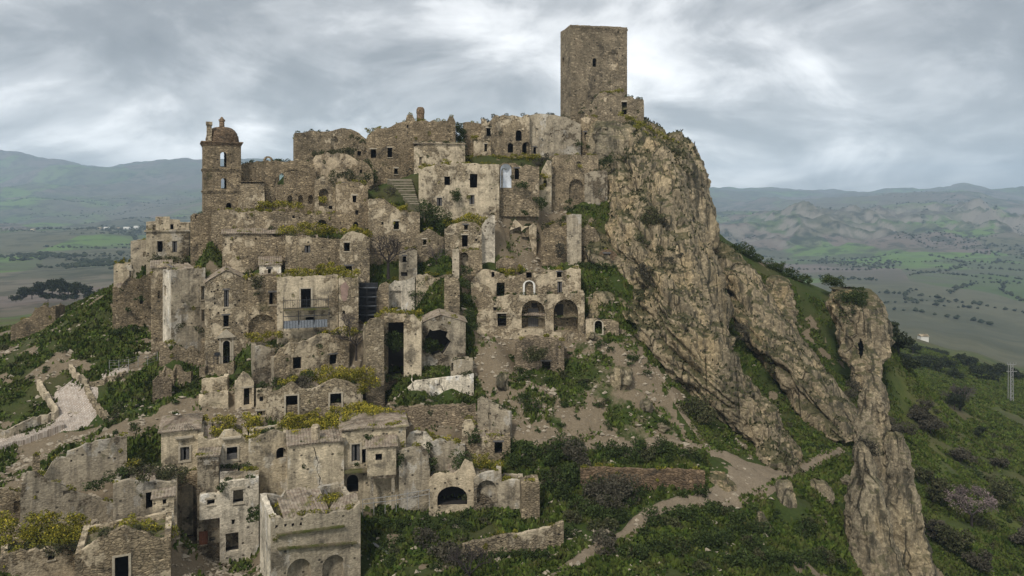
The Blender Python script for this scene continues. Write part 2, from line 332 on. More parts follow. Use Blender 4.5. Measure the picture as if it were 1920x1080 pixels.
H('convent_block', 'large brown convent block with rounded chimney on its roofline', 'building',
  [(686, 262), (690, 252), (708, 239), (726, 240), (741, 232), (760, 227), (763, 216), (768, 213), (774, 216), (778, 225), (838, 226), (842, 218), (849, 217), (854, 228)], 348, 121, 'sb', dep=8,
  op=[('w', 695, 280, 705, 296), ('w', 727, 277, 735, 295), ('w', 739, 316, 746, 326), ('h', 763, 234, 766, 240)], rag=0.14,
  extra=[('chimney', 781, 796, 200, 230)])
H('convent_annex', 'lower pale annex with eaves in front of the convent block', 'house',
  [(776, 276), (784, 270), (792, 266), (872, 269)], 325, 118, 'sp', dep=5, turn=2,
  op=[('n', 786, 294, 791, 309)], rag=0.08, roof='eave', rise=0.5)
H('convent_hall', 'buttressed convent hall with wavy roofline at the left end of the ridge', 'building',
  [(552, 249), (572, 248), (581, 244), (602, 247), (617, 246), (640, 240), (658, 242), (673, 249), (690, 262)], 312, 121, 'st', dep=8, turn=4,
  op=[('d', 650, 277, 657, 288), ('w', 670, 283, 677, 292), ('na', 620, 256, 634, 282)], rag=0.1, roof='flat')
H('overgrown_chapel', 'broken vaulted wall overgrown at top before the convent hall', 'ruin',
  [(586, 300), (592, 290), (615, 286), (650, 288), (668, 300), (690, 312)], 352, 115, 'sb', dep=5,
  op=[('n', 640, 322, 652, 334)], rag=0.25)
# --- church terrace
H('church_nave', 'ruined church nave wall with a tall see-through window beside the bell tower', 'church',
  [(450, 309), (462, 305), (482, 302), (502, 300), (524, 302), (552, 301), (588, 302), (592, 318)], 400, 111, 'sb', dep=9,
  op=[('t', 520, 324, 532, 346), ('na', 539, 366, 548, 382), ('na', 559, 366, 568, 382), ('na', 578, 366, 587, 382)], rag=0.16,
  bholes=[('t', 524, 322, 540, 344)], hollow=True, arches=[(513, 590, 318, 350)])
H('church_side_chapel', 'side chapel wall with one large blind arch right of the nave', 'church',
  [(590, 338), (606, 330), (632, 334), (634, 344)], 408, 109, 'st', dep=5, op=[('na', 598, 354, 616, 386), ('h', 616, 386, 623, 392)])
H('stair_side_house', 'tall stone house with three dark openings left of the street stairs', 'house',
  [(630, 346), (640, 342), (660, 340), (690, 344)], 434, 107, 'sb', dep=6, turn=3,
  op=[('w', 661, 367, 668, 379), ('h', 666, 394, 672, 402), ('a', 662, 416, 672, 429)], rag=0.2)
H('terrace_wall', 'long rubble terrace wall below the church with grass along its top', 'wall',
  [(396, 402), (410, 393), (440, 394), (480, 394), (520, 396), (560, 398), (600, 400), (640, 400)], 440, 105.5, 'st', dep=3.0,
  op=[('a', 596, 412, 612, 424), ('h', 548, 404, 553, 409)], rag=0.25)
H('broken_masonry_stub', 'dark broken masonry mass below the bell tower', 'ruin',
  [(357, 404), (372, 401), (394, 401), (398, 412), (402, 430), (414, 450), (418, 470)], 512, 104, 'sb', dep=6, turn=-6, rag=0.4,
  op=[('n', 396, 428, 404, 444)])
H('palazzo', 'cream palazzo with stepped attic and two tall doors above the valley', 'house',
  [(274, 433), (355, 433)], 482, 110, 'pc', dep=6, turn=-4, rag=0.03, cornice=True,
  op=[('d', 295, 452, 305, 473), ('dS', 323, 452, 332, 473)])
H('palazzo_attic', 'stepped stone attic storey on top of the cream palazzo', 'house',
  [(274, 416), (291, 415.5), (291.5, 406), (318, 406), (318.5, 411), (337, 412), (337.5, 417), (355, 418)], 433, 110.15, 'sp', dep=5.6, turn=-4, rag=0.02, sink=0.02, terr=False,
  op=[('n', 286, 421, 292, 431), ('w', 319, 420, 325, 430)])
H('palazzo_wing', 'grey plastered wing stepping down left of the cream palazzo', 'house',
  [(245, 452), (276, 450)], 494, 110.5, 'pg', dep=5, turn=-4, rag=0.09, op=[('n', 268, 472, 276, 481)])
H('edge_house', 'small cream house with grassy roof at the left edge of town', 'house',
  [(213, 497), (222, 494), (247, 495)], 540, 109.5, 'pc', dep=4.5, turn=-3, rag=0.12, op=[('d', 243, 508, 248, 522)])
H('edge_bastion', 'crumbling brown bastion wall under the small cream edge house', 'ruin',
  [(211, 538), (232, 528), (243, 520), (262, 522), (282, 510), (296, 520)], 612, 107, 'sb', dep=6, turn=-3, rag=0.35, op=[('h', 262, 560, 268, 570)])
H('street_house', 'rubble house beside the street stairs with one window and a round hole', 'house',
  [(690, 374), (720, 372), (752, 396), (787, 398)], 452, 104.5, 'st', dep=4, rag=0.15, op=[('w', 738, 415, 748, 430), ('h', 715, 416, 719, 421)])
H('big_house', 'large pale house with grey plastered left half and four dark windows', 'house',
  [(785, 322), (796, 314), (812, 310), (832, 306), (852, 312), (858, 305), (880, 306), (936, 308)], 414, 110, 'sp', dep=7, turn=2,
  op=[('w', 833, 331, 844, 347), ('w', 881, 326, 895, 352), ('wS', 819, 371, 829, 386), ('wS', 880, 366, 890, 383), ('h', 804, 380, 808, 386), ('h', 793, 378, 796, 384)], rag=0.12)
H('apse_ruin', 'ruined wall with a blue and white plastered apse niche', 'ruin',
  [(936, 310), (945, 303), (960, 306), (985, 308), (1011, 312)], 362, 112, 'st', dep=4,
  op=[('apse', 930 + 8, 307, 959, 352), ('w', 965, 316, 973, 336)], rag=0.2)
H('arched_niche_house', 'stone house with a tall walled-up arch under the castle rock', 'house',
  [(1030, 293), (1050, 290), (1080, 289), (1122, 291)], 388, 118, 'st', dep=6, turn=4, rag=0.12,
  op=[('na', 1067, 336, 1093, 383), ('n', 1081, 303, 1089, 318)])
H('grey_plaster_stub', 'grey plastered wall fragment against the cliff', 'ruin',
  [(1096, 326), (1110, 321), (1136, 319), (1139, 326)], 372, 117, 'pg', dep=3, rag=0.15)
H('left_flank_ruin', 'stained wall fragment left of the walled-up arch', 'ruin',
  [(1008, 352), (1016, 318), (1026, 300), (1034, 300)], 398, 116.5, 'pc', dep=3, rag=0.3, op=[('d', 1033 - 14, 338, 1025, 350)])
H('tall_plaster_pier', 'tall narrow grey plastered pier below the walled-up arch', 'ruin',
  [(1063, 403), (1075, 401), (1090, 402)], 492, 109, 'pg', dep=4, rag=0.08, turn=6)
H('slope_ruin_wall', 'jagged ruin wall on the bare slope below the apse', 'ruin',
  [(955, 432), (965, 410), (975, 420), (985, 426), (1002, 416), (1006, 424)], 462, 111, 'st', dep=2, rag=0.4, op=[('n', 977, 424, 992, 444)])
H('slope_ruin_pier', 'rubble pier standing left of the grey plastered pier', 'ruin',
  [(1014, 440), (1024, 424), (1040, 416), (1052, 424), (1063, 420)], 500, 109.5, 'sb', dep=3, rag=0.4)
H('cliff_dwelling', 'brick front of a cave dwelling with a small black door in the cliff', 'house',
  [(1118, 482), (1128, 470), (1142, 466), (1155, 474), (1162, 486)], 500, 108, 'br', dep=4, rag=0.1, op=[('d', 1132, 476, 1144, 491)])
# --- middle town
H('yellow_topped_house', 'small pale house with rounded roof of yellow growth and a tall door', 'house',
  [(834, 430), (846, 420), (870, 414), (892, 418), (903, 428)], 472, 104, 'sp', dep=5, turn=3, rag=0.1,
  op=[('w', 870, 422, 877, 431), ('d', 866, 441, 877, 463), ('h', 891, 447, 895, 452)])
H('arch_basement', 'stone basement with a dark arch under the yellow-topped house', 'ruin',
  [(858, 472), (880, 468), (904, 470)], 508, 103, 'st', dep=4, rag=0.2, op=[('a', 862, 473, 878, 502)])
H('white_wall_stub', 'leaning white plaster wall beside the yellow-topped house', 'wall',
  [(903, 424), (910, 412), (922, 402), (928, 404)], 452, 105.5, 'pw', dep=2, rag=0.2)
H('low_gable_ruin', 'small gabled ruin behind the bare tree', 'ruin',
  [(777, 446), (790, 436), (803, 428), (818, 436), (832, 445)], 474, 105, 'sp', dep=4, rag=0.1, op=[('w', 793, 449, 799, 459)])
H('lone_window_house', 'narrow plastered house with one window right of the bare tree', 'house',
  [(748, 478), (755, 468), (775, 466), (782, 470)], 520, 101.5, 'pg', dep=4, rag=0.2, op=[('w', 755, 481, 762, 492), ('h', 752, 510, 764, 518)])
H('long_rubble_house', 'long rubble house with a strip of old tiles above it', 'house',
  [(417, 440), (430, 437), (470, 438), (535, 440)], 506, 103, 'st', dep=4, rag=0.2, op=[('n', 431, 456, 436, 471), ('h', 478, 446, 481, 450)], roof='eave', rise=0.7)
H('terrace_house', 'stone terrace house with one grey shuttered window under yellow shrubs', 'house',
  [(535, 443), (560, 442), (600, 446), (637, 448)], 516, 101, 'st', dep=5, turn=2, rag=0.12, op=[('wS', 571, 460, 582, 474)])
H('gable_corner_house', 'tall stone house with rounded gable beside the bare tree', 'house',
  [(637, 450), (648, 438), (662, 433), (678, 437), (693, 446)], 540, 100.5, 'sp', dep=5, rag=0.1,
  op=[('w', 645, 455, 656, 471), ('w', 645, 499, 660, 508)])
H('white_cottage', 'low white cottage under a slope of grey tiles', 'house',
  [(486, 500), (500, 494), (525, 496), (527, 500)], 524, 99.5, 'pw', dep=4, rag=0.12, op=[('w', 502, 504, 508, 513)], roof='shed', rise=0.9)
H('white_corner_house', 'tall ruined house with grey plaster front and white left side', 'house',
  [(322, 506), (345, 505), (385, 502)], 640, 97, 'pg', dep=4.5, turn=15, rag=0.12, lmat='pw', lop=[('n', 307, 536, 312, 554), ('na', 297, 604, 302, 616)],
  op=[('w', 377, 536, 384, 562), ('w', 378, 580, 384, 602), ('n', 340, 575, 376, 612)])
H('corner_rubble', 'crumbled stone footing below the tall grey and white house', 'ruin',
  [(298, 650), (310, 640), (330, 645), (350, 655), (386, 640)], 692, 95, 'st', dep=4, rag=0.5)
H('tile_capped_stub', 'narrow wall stub with a cap of broken tiles left of the white side', 'ruin',
  [(283, 520), (290, 505), (302, 494), (314, 494), (322, 502)], 660, 100.5, 'st', dep=4, rag=0.15, op=[('n', 296, 545, 300, 560)], roof='shed', rise=0.8)
H('chapel', 'gabled stone chapel front with pedimented arched door', 'church',
  [(384, 531), (404, 517), (424, 506), (444, 516), (465, 526)], 682, 96, 'sp', dep=8, turn=0, rag=0.09, roof='gable', holes_rand=22,
  op=[('wS', 420, 544, 429, 576), ('w', 419, 591, 429, 613), ('daT', 418, 638, 431, 682)], pediment=(408, 440, 615, 631))
H('arch_link_house', 'stone house with one black window above a great blind arch', 'house',
  [(465, 522), (480, 516), (500, 514), (519, 514)], 634, 95.5, 'st', dep=6, rag=0.15,
  op=[('w', 505, 548, 519, 571), ('na', 461 + 5, 588, 517, 630)])
H('balcony_house', 'square stone house with a long iron balcony and tall door', 'house',
  [(519, 520), (560, 518), (600, 517), (634, 516)], 634, 95, 'sp', dep=6, turn=2, rag=0.12,
  op=[('dF', 564, 541, 583, 578), ('w', 573, 594, 590, 606)], balcony=(531, 616, 577, 558, 588), shed=(532, 613, 600, 610))
H('pink_patch_house', 'narrow stone house with a faded pink plaster patch beside scaffolding', 'house',
  [(635, 522), (655, 520), (672, 522)], 616, 95.5, 'sp', dep=6, rag=0.12, op=[('h', 642, 583, 647, 589)], patch=(637, 655, 526, 566))
H('tile_roof_house', 'stone house with collapsed fan of tiles and two black windows', 'house',
  [(515, 672), (524, 654), (545, 641), (575, 640), (600, 626), (640, 628), (655, 632)], 712, 91, 'st', dep=6, turn=14, rag=0.15, lmat='pg',
  op=[('w', 549, 669, 566, 693), ('w', 618, 664, 632, 684)])
H('grey_side_house', 'grey plastered block at the left of the house with the fan of tiles', 'house',
  [(474, 650), (490, 648), (515, 654)], 724, 90.5, 'pg', dep=4, turn=4, rag=0.12, op=[('h', 490, 743 - 20, 494, 730)])
H('twin_gable_house', 'long low house with two small gables and half-walled windows', 'house',
  [(499, 740), (524, 730), (547, 716), (566, 730), (588, 729), (608, 718), (627, 710), (652, 716), (680, 724)], 782, 86, 'sp', dep=5, rag=0.1,
  op=[('wBF', 536, 741, 558, 780), ('wBF', 619, 737, 640, 772), ('h', 529, 762, 532, 765), ('h', 612, 758, 615, 761), ('h', 645, 757, 648, 760)])
H('low_lean_to', 'tiny stone lean-to with small window left of the two-gabled house', 'ruin',
  [(480, 738), (490, 734), (500, 738)], 786, 85.5, 'sp', dep=3, rag=0.1, op=[('h', 487, 743, 493, 752), ('w', 478 + 4, 770, 497, 780)])
# --- ruined halls in the centre
H('pillar_ruin_a', 'broken stone pier beside the scaffolding', 'ruin',
  [(706, 548), (712, 530), (724, 526), (729, 534)], 622, 98.5, 'st', dep=3, rag=0.35)
H('pillar_ruin_b', 'stone pier with white plaster patches in the ruined hall', 'ruin',
  [(729, 536), (740, 524), (756, 522), (778, 520)], 594, 101, 'pw', dep=2.5, rag=0.4, op=[('n', 730, 545, 752, 580)])
H('garden_wall', 'low stone wall holding the green terrace above the ruined halls', 'wall',
  [(780, 516), (800, 513), (830, 516), (848, 514)], 530, 101.5, 'st', dep=1.2, rag=0.2)
H('tall_slab_wall', 'tall slab of wall standing alone by the green terrace', 'ruin',
  [(833, 524), (840, 520), (858, 522), (862, 530)], 604, 98.5, 'sp', dep=2.5, rag=0.2, op=[('h', 842, 536, 844, 538)])
H('slim_pier', 'slim white-edged pier under the yellow-topped house', 'ruin',
  [(848, 470), (858, 466), (861, 470)], 530, 102, 'pg', dep=2, rag=0.1)
H('hall_left_pier', 'massive left pier of the dark open hall', 'ruin',
  [(686, 612), (694, 598), (708, 592), (720, 600)], 772, 89, 'sp', dep=4, turn=6, rag=0.3)
H('dark_hall', 'open vaulted hall, black inside, between two massive piers', 'ruin',
  [(720, 600), (735, 586), (752, 588), (766, 594)], 712, 92.5, 'st', dep=6, rag=0.25, op=[('d', 723, 604, 763, 705)])
H('hall_right_pier', 'massive right pier of the dark open hall', 'ruin',
  [(757, 602), (764, 592), (775, 590), (790, 604)], 704, 90.5, 'sp', dep=3, turn=-4, rag=0.2)
H('grey_gable_house', 'grey gabled house with a great broken hole in its plaster', 'house',
  [(790, 606), (806, 598), (826, 590), (850, 594), (873, 604)], 672, 93, 'pg', dep=5, turn=3, rag=0.09, roof='gable',
  op=[('brk', 791, 612, 846, 672)])
H('concrete_hut', 'small concrete hut on top of the sloping white retaining wall', 'hut',
  [(845, 678), (868, 674), (887, 677)], 708, 90.5, 'pg', dep=3, rag=0.08, op=[('d', 846, 680, 850, 696)])
H('white_retaining_wall', 'cracked whitish retaining wall sloping down to the left', 'wall',
  [(742, 748), (760, 730), (778, 714), (830, 708), (888, 701)], 754, 89, 'pw', dep=1.2, rag=0.04, cracks=[(771, 708, 781, 750), (822, 712, 838, 752)])
H('rubble_terrace', 'low rubble wall along the bare earth terrace in the centre', 'wall',
  [(712, 768), (770, 760), (830, 757), (892, 756)], 815, 84, 'rb', dep=1.0, rag=0.3)
H('diagonal_ruin', 'roofless room with a wall slanting down to the right', 'ruin',
  [(895, 748), (904, 742), (930, 758), (957, 772)], 838, 84, 'pg', dep=1.2, yaw=-24, rag=0.15, op=[('n', 915, 774, 921, 786)])
H('doorway_ruin', 'stone front with small black door below the slanting wall', 'ruin',
  [(886, 824), (905, 820), (930, 818), (957, 820)], 856, 81, 'st', dep=3.5, rag=0.15, op=[('d', 927, 829, 942, 852)])
H('rubble_pier', 'rough rubble pier left of the small black door', 'ruin',
  [(866, 800), (872, 788), (884, 787), (890, 800)], 868, 81, 'st', dep=2, rag=0.3)
# --- houses of the arcade
H('arcade_house', 'row of stone houses with a white framed door above the arcade', 'house',
  [(883, 530), (893, 515), (905, 505), (925, 507), (948, 514), (962, 518), (978, 514), (992, 505), (1006, 514), (1030, 512), (1045, 506), (1070, 502), (1089, 504)], 566, 101.5, 'st', dep=5, rag=0.18,
  op=[('w', 921, 510, 927, 520), ('d', 931, 530, 946, 556), ('w', 987, 510, 997, 521), ('ndW', 984, 527, 1000, 554), ('w', 1044, 510, 1053, 520), ('dS', 1045, 528, 1054, 549)])
H('arcade', 'stone arcade with two big vaulted arches and a sloping stair wall', 'ruin',
  [(894, 592), (912, 577), (932, 558), (950, 553), (1000, 553), (1060, 551), (1096, 550)], 626, 98.5, 'st', dep=4.5, rag=0.12,
  op=[('d', 933, 588, 949, 612), ('h', 925, 576, 931, 582), ('naD', 978, 563, 1022, 616), ('naH', 1038, 561, 1084, 622)])
H('cave_cottage', 'little stone cottage with white arched door right of the arcade', 'house',
  [(1098, 600), (1110, 596), (1130, 598), (1146, 600), (1160, 606)], 630, 98, 'st', dep=3, rag=0.15, op=[('daF', 1115, 601, 1129, 626)])
H('rubble_bastion', 'rough rubble bastion with a square black hole below the arcade', 'ruin',
  [(966, 642), (985, 632), (1010, 630), (1040, 632), (1058, 640)], 696, 94, 'rb', dep=3.5, rag=0.4, op=[('w', 1016, 678, 1032, 693)])
# --- lower row
H('shutter_house', 'cream corner house with shuttered window under a hipped tile roof', 'house',
  [(302, 808), (371, 808)], 908, 78, 'pc', terr=False, sink=8, dep=6, turn=-3, rag=0.02, roof='hip', rise=0.75, op=[('wSF', 338, 837, 355, 864)], hood=[(328, 362, 820)])
H('boarded_house', 'cream house with half-boarded window in the lower row', 'house',
  [(371, 818), (392, 826), (410, 822), (420, 808), (436, 806), (455, 818), (466, 825)], 912, 78.2, 'pc', terr=False, sink=8, dep=6, rag=0.08, op=[('wBF', 425, 837, 445, 863)], hood=[(416, 452, 821)])
H('gabled_row_house', 'narrow pale house with small gable and black arched window in the lower row', 'house',
  [(466, 826), (490, 815), (512, 806), (530, 812), (541, 818)], 905, 78.4, 'pc', terr=False, sink=8, dep=5, rag=0.09, op=[('a', 518, 838, 536, 861)])
H('cracked_house', 'broad cream house front split by a long jagged crack', 'house',
  [(540, 834), (575, 833), (610, 832), (645, 826)], 935, 76, 'pc', dep=5, turn=3, rag=0.03, cracks=[(590, 838, 604, 926)], extra=[('chimney', 584, 601, 800, 836)], roof='eave', rise=0.35)
H('end_row_house', 'tall grey-cream house at the right end of the lower row', 'house',
  [(641, 812), (690, 803), (730, 799), (761, 796)], 948, 78, 'pc', dep=6, turn=2, rag=0.04, roof='hip', rise=0.6,
  op=[('wSF', 659, 832, 675, 866), ('a', 650, 889, 672, 926), ('d', 678, 842, 686, 870)], bay=(688, 741, 833, 880, 940))
H('privy_tower', 'narrow grey tower-like house with a tiny square window', 'house',
  [(370, 858), (392, 853), (410, 858)], 930, 75.5, 'pg', terr=False, sink=8, dep=3.2, turn=-5, rag=0.03, roof='shed', rise=0.3, op=[('n', 386, 871, 398, 882)], lmat='pw')
H('white_privy', 'overhanging white box room with a black window below the narrow tower', 'house',
  [(374, 931), (392, 926), (416, 927)], 973, 74.6, 'pw', dep=2.5, turn=-4, rag=0.03, sink=0.0, terr=False, op=[('w', 388, 936, 402, 948)])
H('red_door_house', 'dark plastered ground floor with a rust red door', 'house',
  [(370, 972), (415, 972)], 1042, 75.3, 'pg', dep=3, turn=-4, rag=0.02, op=[('dR', 373, 995, 390, 1024), ('h', 392, 1006, 403, 1014)])
H('alley_house', 'peeling white house with dark door and big square window in the alley', 'house',
  [(412, 905), (440, 902), (485, 896)], 1040, 75.5, 'pw', dep=4, rag=0.1, op=[('w', 437, 917, 456, 945), ('d', 423, 997, 447, 1036), ('h', 434, 974, 440, 983)])
H('alley_passage', 'dark arched passage wall closing the narrow alley left of the tower-like house', 'ruin',
  [(331, 892), (345, 886), (372, 884)], 1020, 77.5, 'sb', dep=3.5, rag=0.1, op=[('a', 338, 906, 367, 1012)])
H('gap_house', 'shaded brown recess with a black arch between the alley house and cracked house', 'ruin',
  [(484, 872), (510, 866), (541, 864)], 950, 79.5, 'sb', dep=3, rag=0.1, op=[('a', 498, 902, 522, 922), ('h', 511, 892, 516, 898)])
H('terrace_wall_under_row', 'grey wall under the grassy ledge of the lower row', 'wall',
  [(412, 886), (450, 884), (486, 882)], 912, 76.6, 'pg', terr=False, sink=8, dep=1, rag=0.1)
H('arched_ruin', 'big roofless foreground house with two blind arches and tile remnant', 'house',
  [(509, 971), (526, 968), (533, 976), (552, 975), (558, 967), (598, 962), (610, 967), (638, 956), (652, 959), (676, 942)], 1110, 66, 'pg', dep=6, turn=13, rag=0.22, lmat='pw', open_top=True,
  op=[('na', 538, 1043, 583, 1105), ('na', 604, 1036, 646, 1105), ('h', 516, 984, 520, 990), ('h', 533, 982, 537, 988), ('h', 547, 981, 551, 987), ('h', 562, 979, 566, 985)], tile_remnant=True, ledges=[(520, 645, 1002, 985), (520, 668, 1028, 1016)])
H('front_gable_house', 'stone gable house in the bottom left corner with tall black door', 'house',
  [(140, 1040), (170, 1020), (200, 1000), (232, 988), (262, 996), (300, 1012), (320, 1006)], 1110, 63, 'st', dep=6, rag=0.12, turn=-4,
  op=[('dF', 215, 1041, 241, 1100)])
H('left_low_house', 'low overgrown stone wall with one small black window, bottom left', 'wall',
  [(0, 1046), (40, 1030), (90, 1024), (142, 1026)], 1110, 64, 'st', dep=4, rag=0.2, op=[('w', 90, 1040, 102, 1051)])
H('overgrown_roof_house', 'stone house with thick green roof growth and a black side door', 'house',
  [(212, 908), (240, 900), (270, 902), (332, 904)], 1000, 72, 'pg', dep=5, rag=0.12, turn=-3, op=[('d', 273, 922, 290, 955)])
H('tiny_hut', 'tiny plastered hut with a grey tile cap and square window', 'hut',
  [(286, 934), (326, 932)], 985, 70.2, 'pc', dep=1.6, rag=0.02, turn=-3, roof='shed', rise=0.3, op=[('w', 305, 936, 312, 946)])
H('plaster_wall_remnant', 'broad grey plastered wall remnant with a pointed top, far left', 'ruin',
  [(38, 925), (44, 900), (50, 885), (66, 886), (92, 902), (120, 912), (160, 928), (190, 940), (214, 946)], 982, 71.5, 'pg', dep=2, rag=0.12, op=[('n', 118, 918, 132, 928)])
H('upper_wall_remnant', 'pale stone wall stepping up to the right above the plastered remnant', 'ruin',
  [(82, 894), (98, 866), (108, 857), (124, 858), (126, 847), (160, 832), (200, 824), (238, 815)], 925, 76, 'pg', dep=1.5, rag=0.12, op=[('h', 131, 862, 136, 866)])
H('ruin_pillar', 'small free-standing stone pillar on the grass, far left', 'pillar',
  [(61, 856), (66, 850), (75, 856)], 892, 73, 'st', dep=1.2, rag=0.12)
H('left_edge_wall', 'low stone wall touching the left edge of the picture', 'wall',
  [(-40, 925), (10, 916), (45, 926)], 985, 70, 'st', dep=2, rag=0.1, op=[('n', 26, 938, 40, 962)])
# --- arches right of the row
H('white_arch_stub', 'broken white plastered arch right of the lower row', 'ruin',
  [(762, 824), (768, 812), (782, 808), (800, 810), (812, 824)], 846, 80, 'pw', dep=1.5, rag=0.15, op=[('n', 777, 806 + 6, 793, 826)])
H('rough_pier_wall', 'rough stone wall slanting down beside the dark tunnel arch', 'ruin',
  [(748, 846), (770, 838), (790, 836), (802, 850), (806, 880)], 955, 77.5, 'pg', dep=3, turn=-4, rag=0.3)
H('tunnel_arch', 'stone vault with a wide black tunnel mouth over green grass', 'ruin',
  [(804, 900), (815, 890), (840, 886), (862, 880), (872, 862), (886, 866), (892, 890)], 958, 76.5, 'st', dep=5, rag=0.25, op=[('a', 820, 911, 876, 950)])
H('vault_house_wall', 'grey plastered wall above the tunnel with yellow growth', 'ruin',
  [(806, 832), (820, 824), (850, 828), (872, 836)], 905, 79.5, 'pg', dep=3, rag=0.2)
H('small_vault', 'small plastered vault right of the tunnel mouth', 'ruin',
  [(888, 898), (900, 888), (925, 884), (940, 886)], 948, 76, 'pg', dep=3, rag=0.2, op=[('na', 894, 900, 932, 944)])
H('open_room', 'roofless grey room with a ragged rim by the bushes', 'ruin',
  [(934, 906), (955, 900), (976, 902), (981, 908)], 950, 76, 'pg', dep=3, rag=0.12)
H('stone_pier', 'stout square stone pier at the edge of the grassy terrace', 'pillar',
  [(978, 910), (990, 903), (1012, 906)], 976, 73, 'st', dep=2.5, turn=5, rag=0.15)
H('front_retaining_wall', 'curved stone retaining wall below the grassy terrace', 'wall',
  [(868, 1022), (900, 1014), (950, 1003), (1000, 996), (1040, 986), (1057, 978)], 1042, 68, 'sp', dep=1.5, rag=0.12, yaw=14)
H('path_retaining_wall', 'red-brown retaining wall under the upper path', 'wall',
  [(1088, 878), (1130, 876), (1200, 880), (1270, 880), (1322, 884)], 926, 78.5, 'br', dep=1.5, rag=0.1, yaw=-6)
# --- left slope
H('slope_wall_ruin', 'broken brown field ruin on the far left slope', 'ruin',
  [(20, 612), (36, 602), (58, 592), (66, 578), (85, 572), (104, 574)], 640, 118, 'sb', dep=4, yaw=12, rag=0.25)

H('doorway_fragment', 'broken wall end with a grey doorway below the chapel terrace', 'ruin',
  [(440, 722), (447, 706), (456, 698), (466, 702), (476, 716)], 772, 88.5, 'sp', dep=2.5, rag=0.35, op=[('d', 457, 727, 472, 760)])
H('slope_block_ruin', 'squat rubble block on the green slope left of the chapel terrace', 'ruin',
  [(286, 716), (296, 706), (314, 704), (322, 714)], 752, 90.5, 'rb', dep=3, rag=0.4)
H('low_slope_ruin', 'low broken wall corner on the rubble slope above the hipped roof', 'ruin',
  [(372, 752), (386, 738), (404, 734), (428, 740)], 766, 87.5, 'sp', dep=2.5, rag=0.4)
H('roofless_cell', 'tiny roofless cell beside the dark hall, half buried', 'ruin',
  [(700, 702), (712, 690), (722, 694)], 748, 89.8, 'st', dep=2.5, rag=0.4, op=[('w', 706, 716, 714, 728)])
H('convent_side_ruin', 'broken wall with two small holes between nave and convent', 'ruin',
  [(664, 312), (676, 300), (690, 306), (700, 322)], 352, 114.5, 'sb', dep=3, rag=0.35, op=[('h', 674, 318, 679, 325), ('h', 688, 330, 692, 336)])
H('lower_slope_stub', 'rubble wall stub on the bare slope above the arcade house', 'ruin',
  [(930, 492), (944, 482), (962, 484), (975, 494)], 506, 105, 'rb', dep=2, rag=0.4)
H('cliff_foot_wall', 'stained stone wall clinging to the cliff right of the tall plaster pier', 'ruin',
  [(1090, 430), (1102, 418), (1116, 424), (1124, 446)], 496, 110.5, 'st', dep=4, rag=0.4)
# ------------------------------------------------------------------ facade frames
def frame_of(h):
    xm = 0.5 * (h['top'][0][0] + h['top'][-1][0]); O = P(xm, h['base'], h['D'])
    yaw = math.radians(h['yaw']) if 'yaw' in h else -math.atan2(O.x, O.y) + math.radians(h['turn'])
    return O, yaw
def to_plane(O, u, b, px, py):
    """photo pixel -> (along, up) on the vertical plane through O with horizontal direction u and horizontal normal b"""
    d = Vector(((px - CX) / F, 1.0, -(py - HY) / F)); t = b.dot(O) / b.dot(d); p = d * t
    return (p - O).dot(u), p.z - O.z
for h in HS:
    O, yaw = frame_of(h); u = Vector((math.cos(yaw), math.sin(yaw), 0)); b = Vector((-math.sin(yaw), math.cos(yaw), 0))
    h.update(O=O, yaw_r=yaw, u=u, b=b)
    h['tl'] = [to_plane(O, u, b, *p) for p in h['top']]
# ------------------------------------------------------------------ terrain
CTRL = []
def C(px, py, D): CTRL.append(tuple(P(px, py, D)))
for h in HS:
    if not h.get('terr', True): continue
    x0, x1 = h['tl'][0][0], h['tl'][-1][0]
    for x in ((x0, 0.5 * (x0 + x1), x1) if x1 - x0 > 6 else (x0, x1)):
        p = h['O'] + h['u'] * x - h['b'] * 0.4; CTRL.append((p.x, p.y, p.z - 0.05))
        if h['dep'] > 2.9: p = h['O'] + h['u'] * x * 0.85 + h['b'] * 2.0; CTRL.append((p.x, p.y, p.z + 0.15))
# left slope
for a in [(0, 1080, 58), (-200, 1080, 58), (-300, 900, 75), (0, 880, 80), (0, 845, 84), (0, 760, 92), (60, 800, 88), (190, 795, 89), (120, 740, 93), (0, 690, 100), (0, 650, 110), (-200, 680, 112), (-300, 760, 95),
          (100, 680, 98), (150, 700, 95), (220, 690, 95.5), (260, 720, 92), (300, 760, 88), (250, 800, 84), (340, 740, 90), (400, 720, 92), (440, 750, 88.5), (420, 780, 85), (230, 850, 79), (120, 845, 82), (40, 900, 76),
          (150, 600, 108), (200, 620, 105), (250, 650, 101), (280, 680, 97), (200, 560, 113), (120, 590, 118), (60, 640, 114), (170, 560, 124), (110, 585, 128), (20, 620, 128), (-150, 640, 128),
          (100, 640, 175), (0, 650, 190), (-200, 660, 185), (200, 610, 165), (150, 600, 260), (0, 600, 300), (300, 560, 240), (-300, 640, 260), (200, 600, 210),
          (345, 930, 79), (350, 1050, 75), (350, 985, 77.5), (400, 1060, 74), (480, 1068, 72), (420, 1078, 72)]: C(*a)
# behind the town and the castle
for a in [(300, 500, 122), (415, 460, 118), (520, 400, 130), (650, 330, 140), (800, 300, 142), (950, 280, 142), (1100, 230, 139), (1140, 226, 141), (1190, 240, 139), (1000, 290, 160), (700, 380, 175), (400, 480, 160), (1150, 320, 165),
          (1240, 300, 140), (1290, 380, 140), (1250, 420, 165), (500, 520, 230), (900, 460, 230), (1200, 480, 220), (1300, 520, 200)]: C(*a)
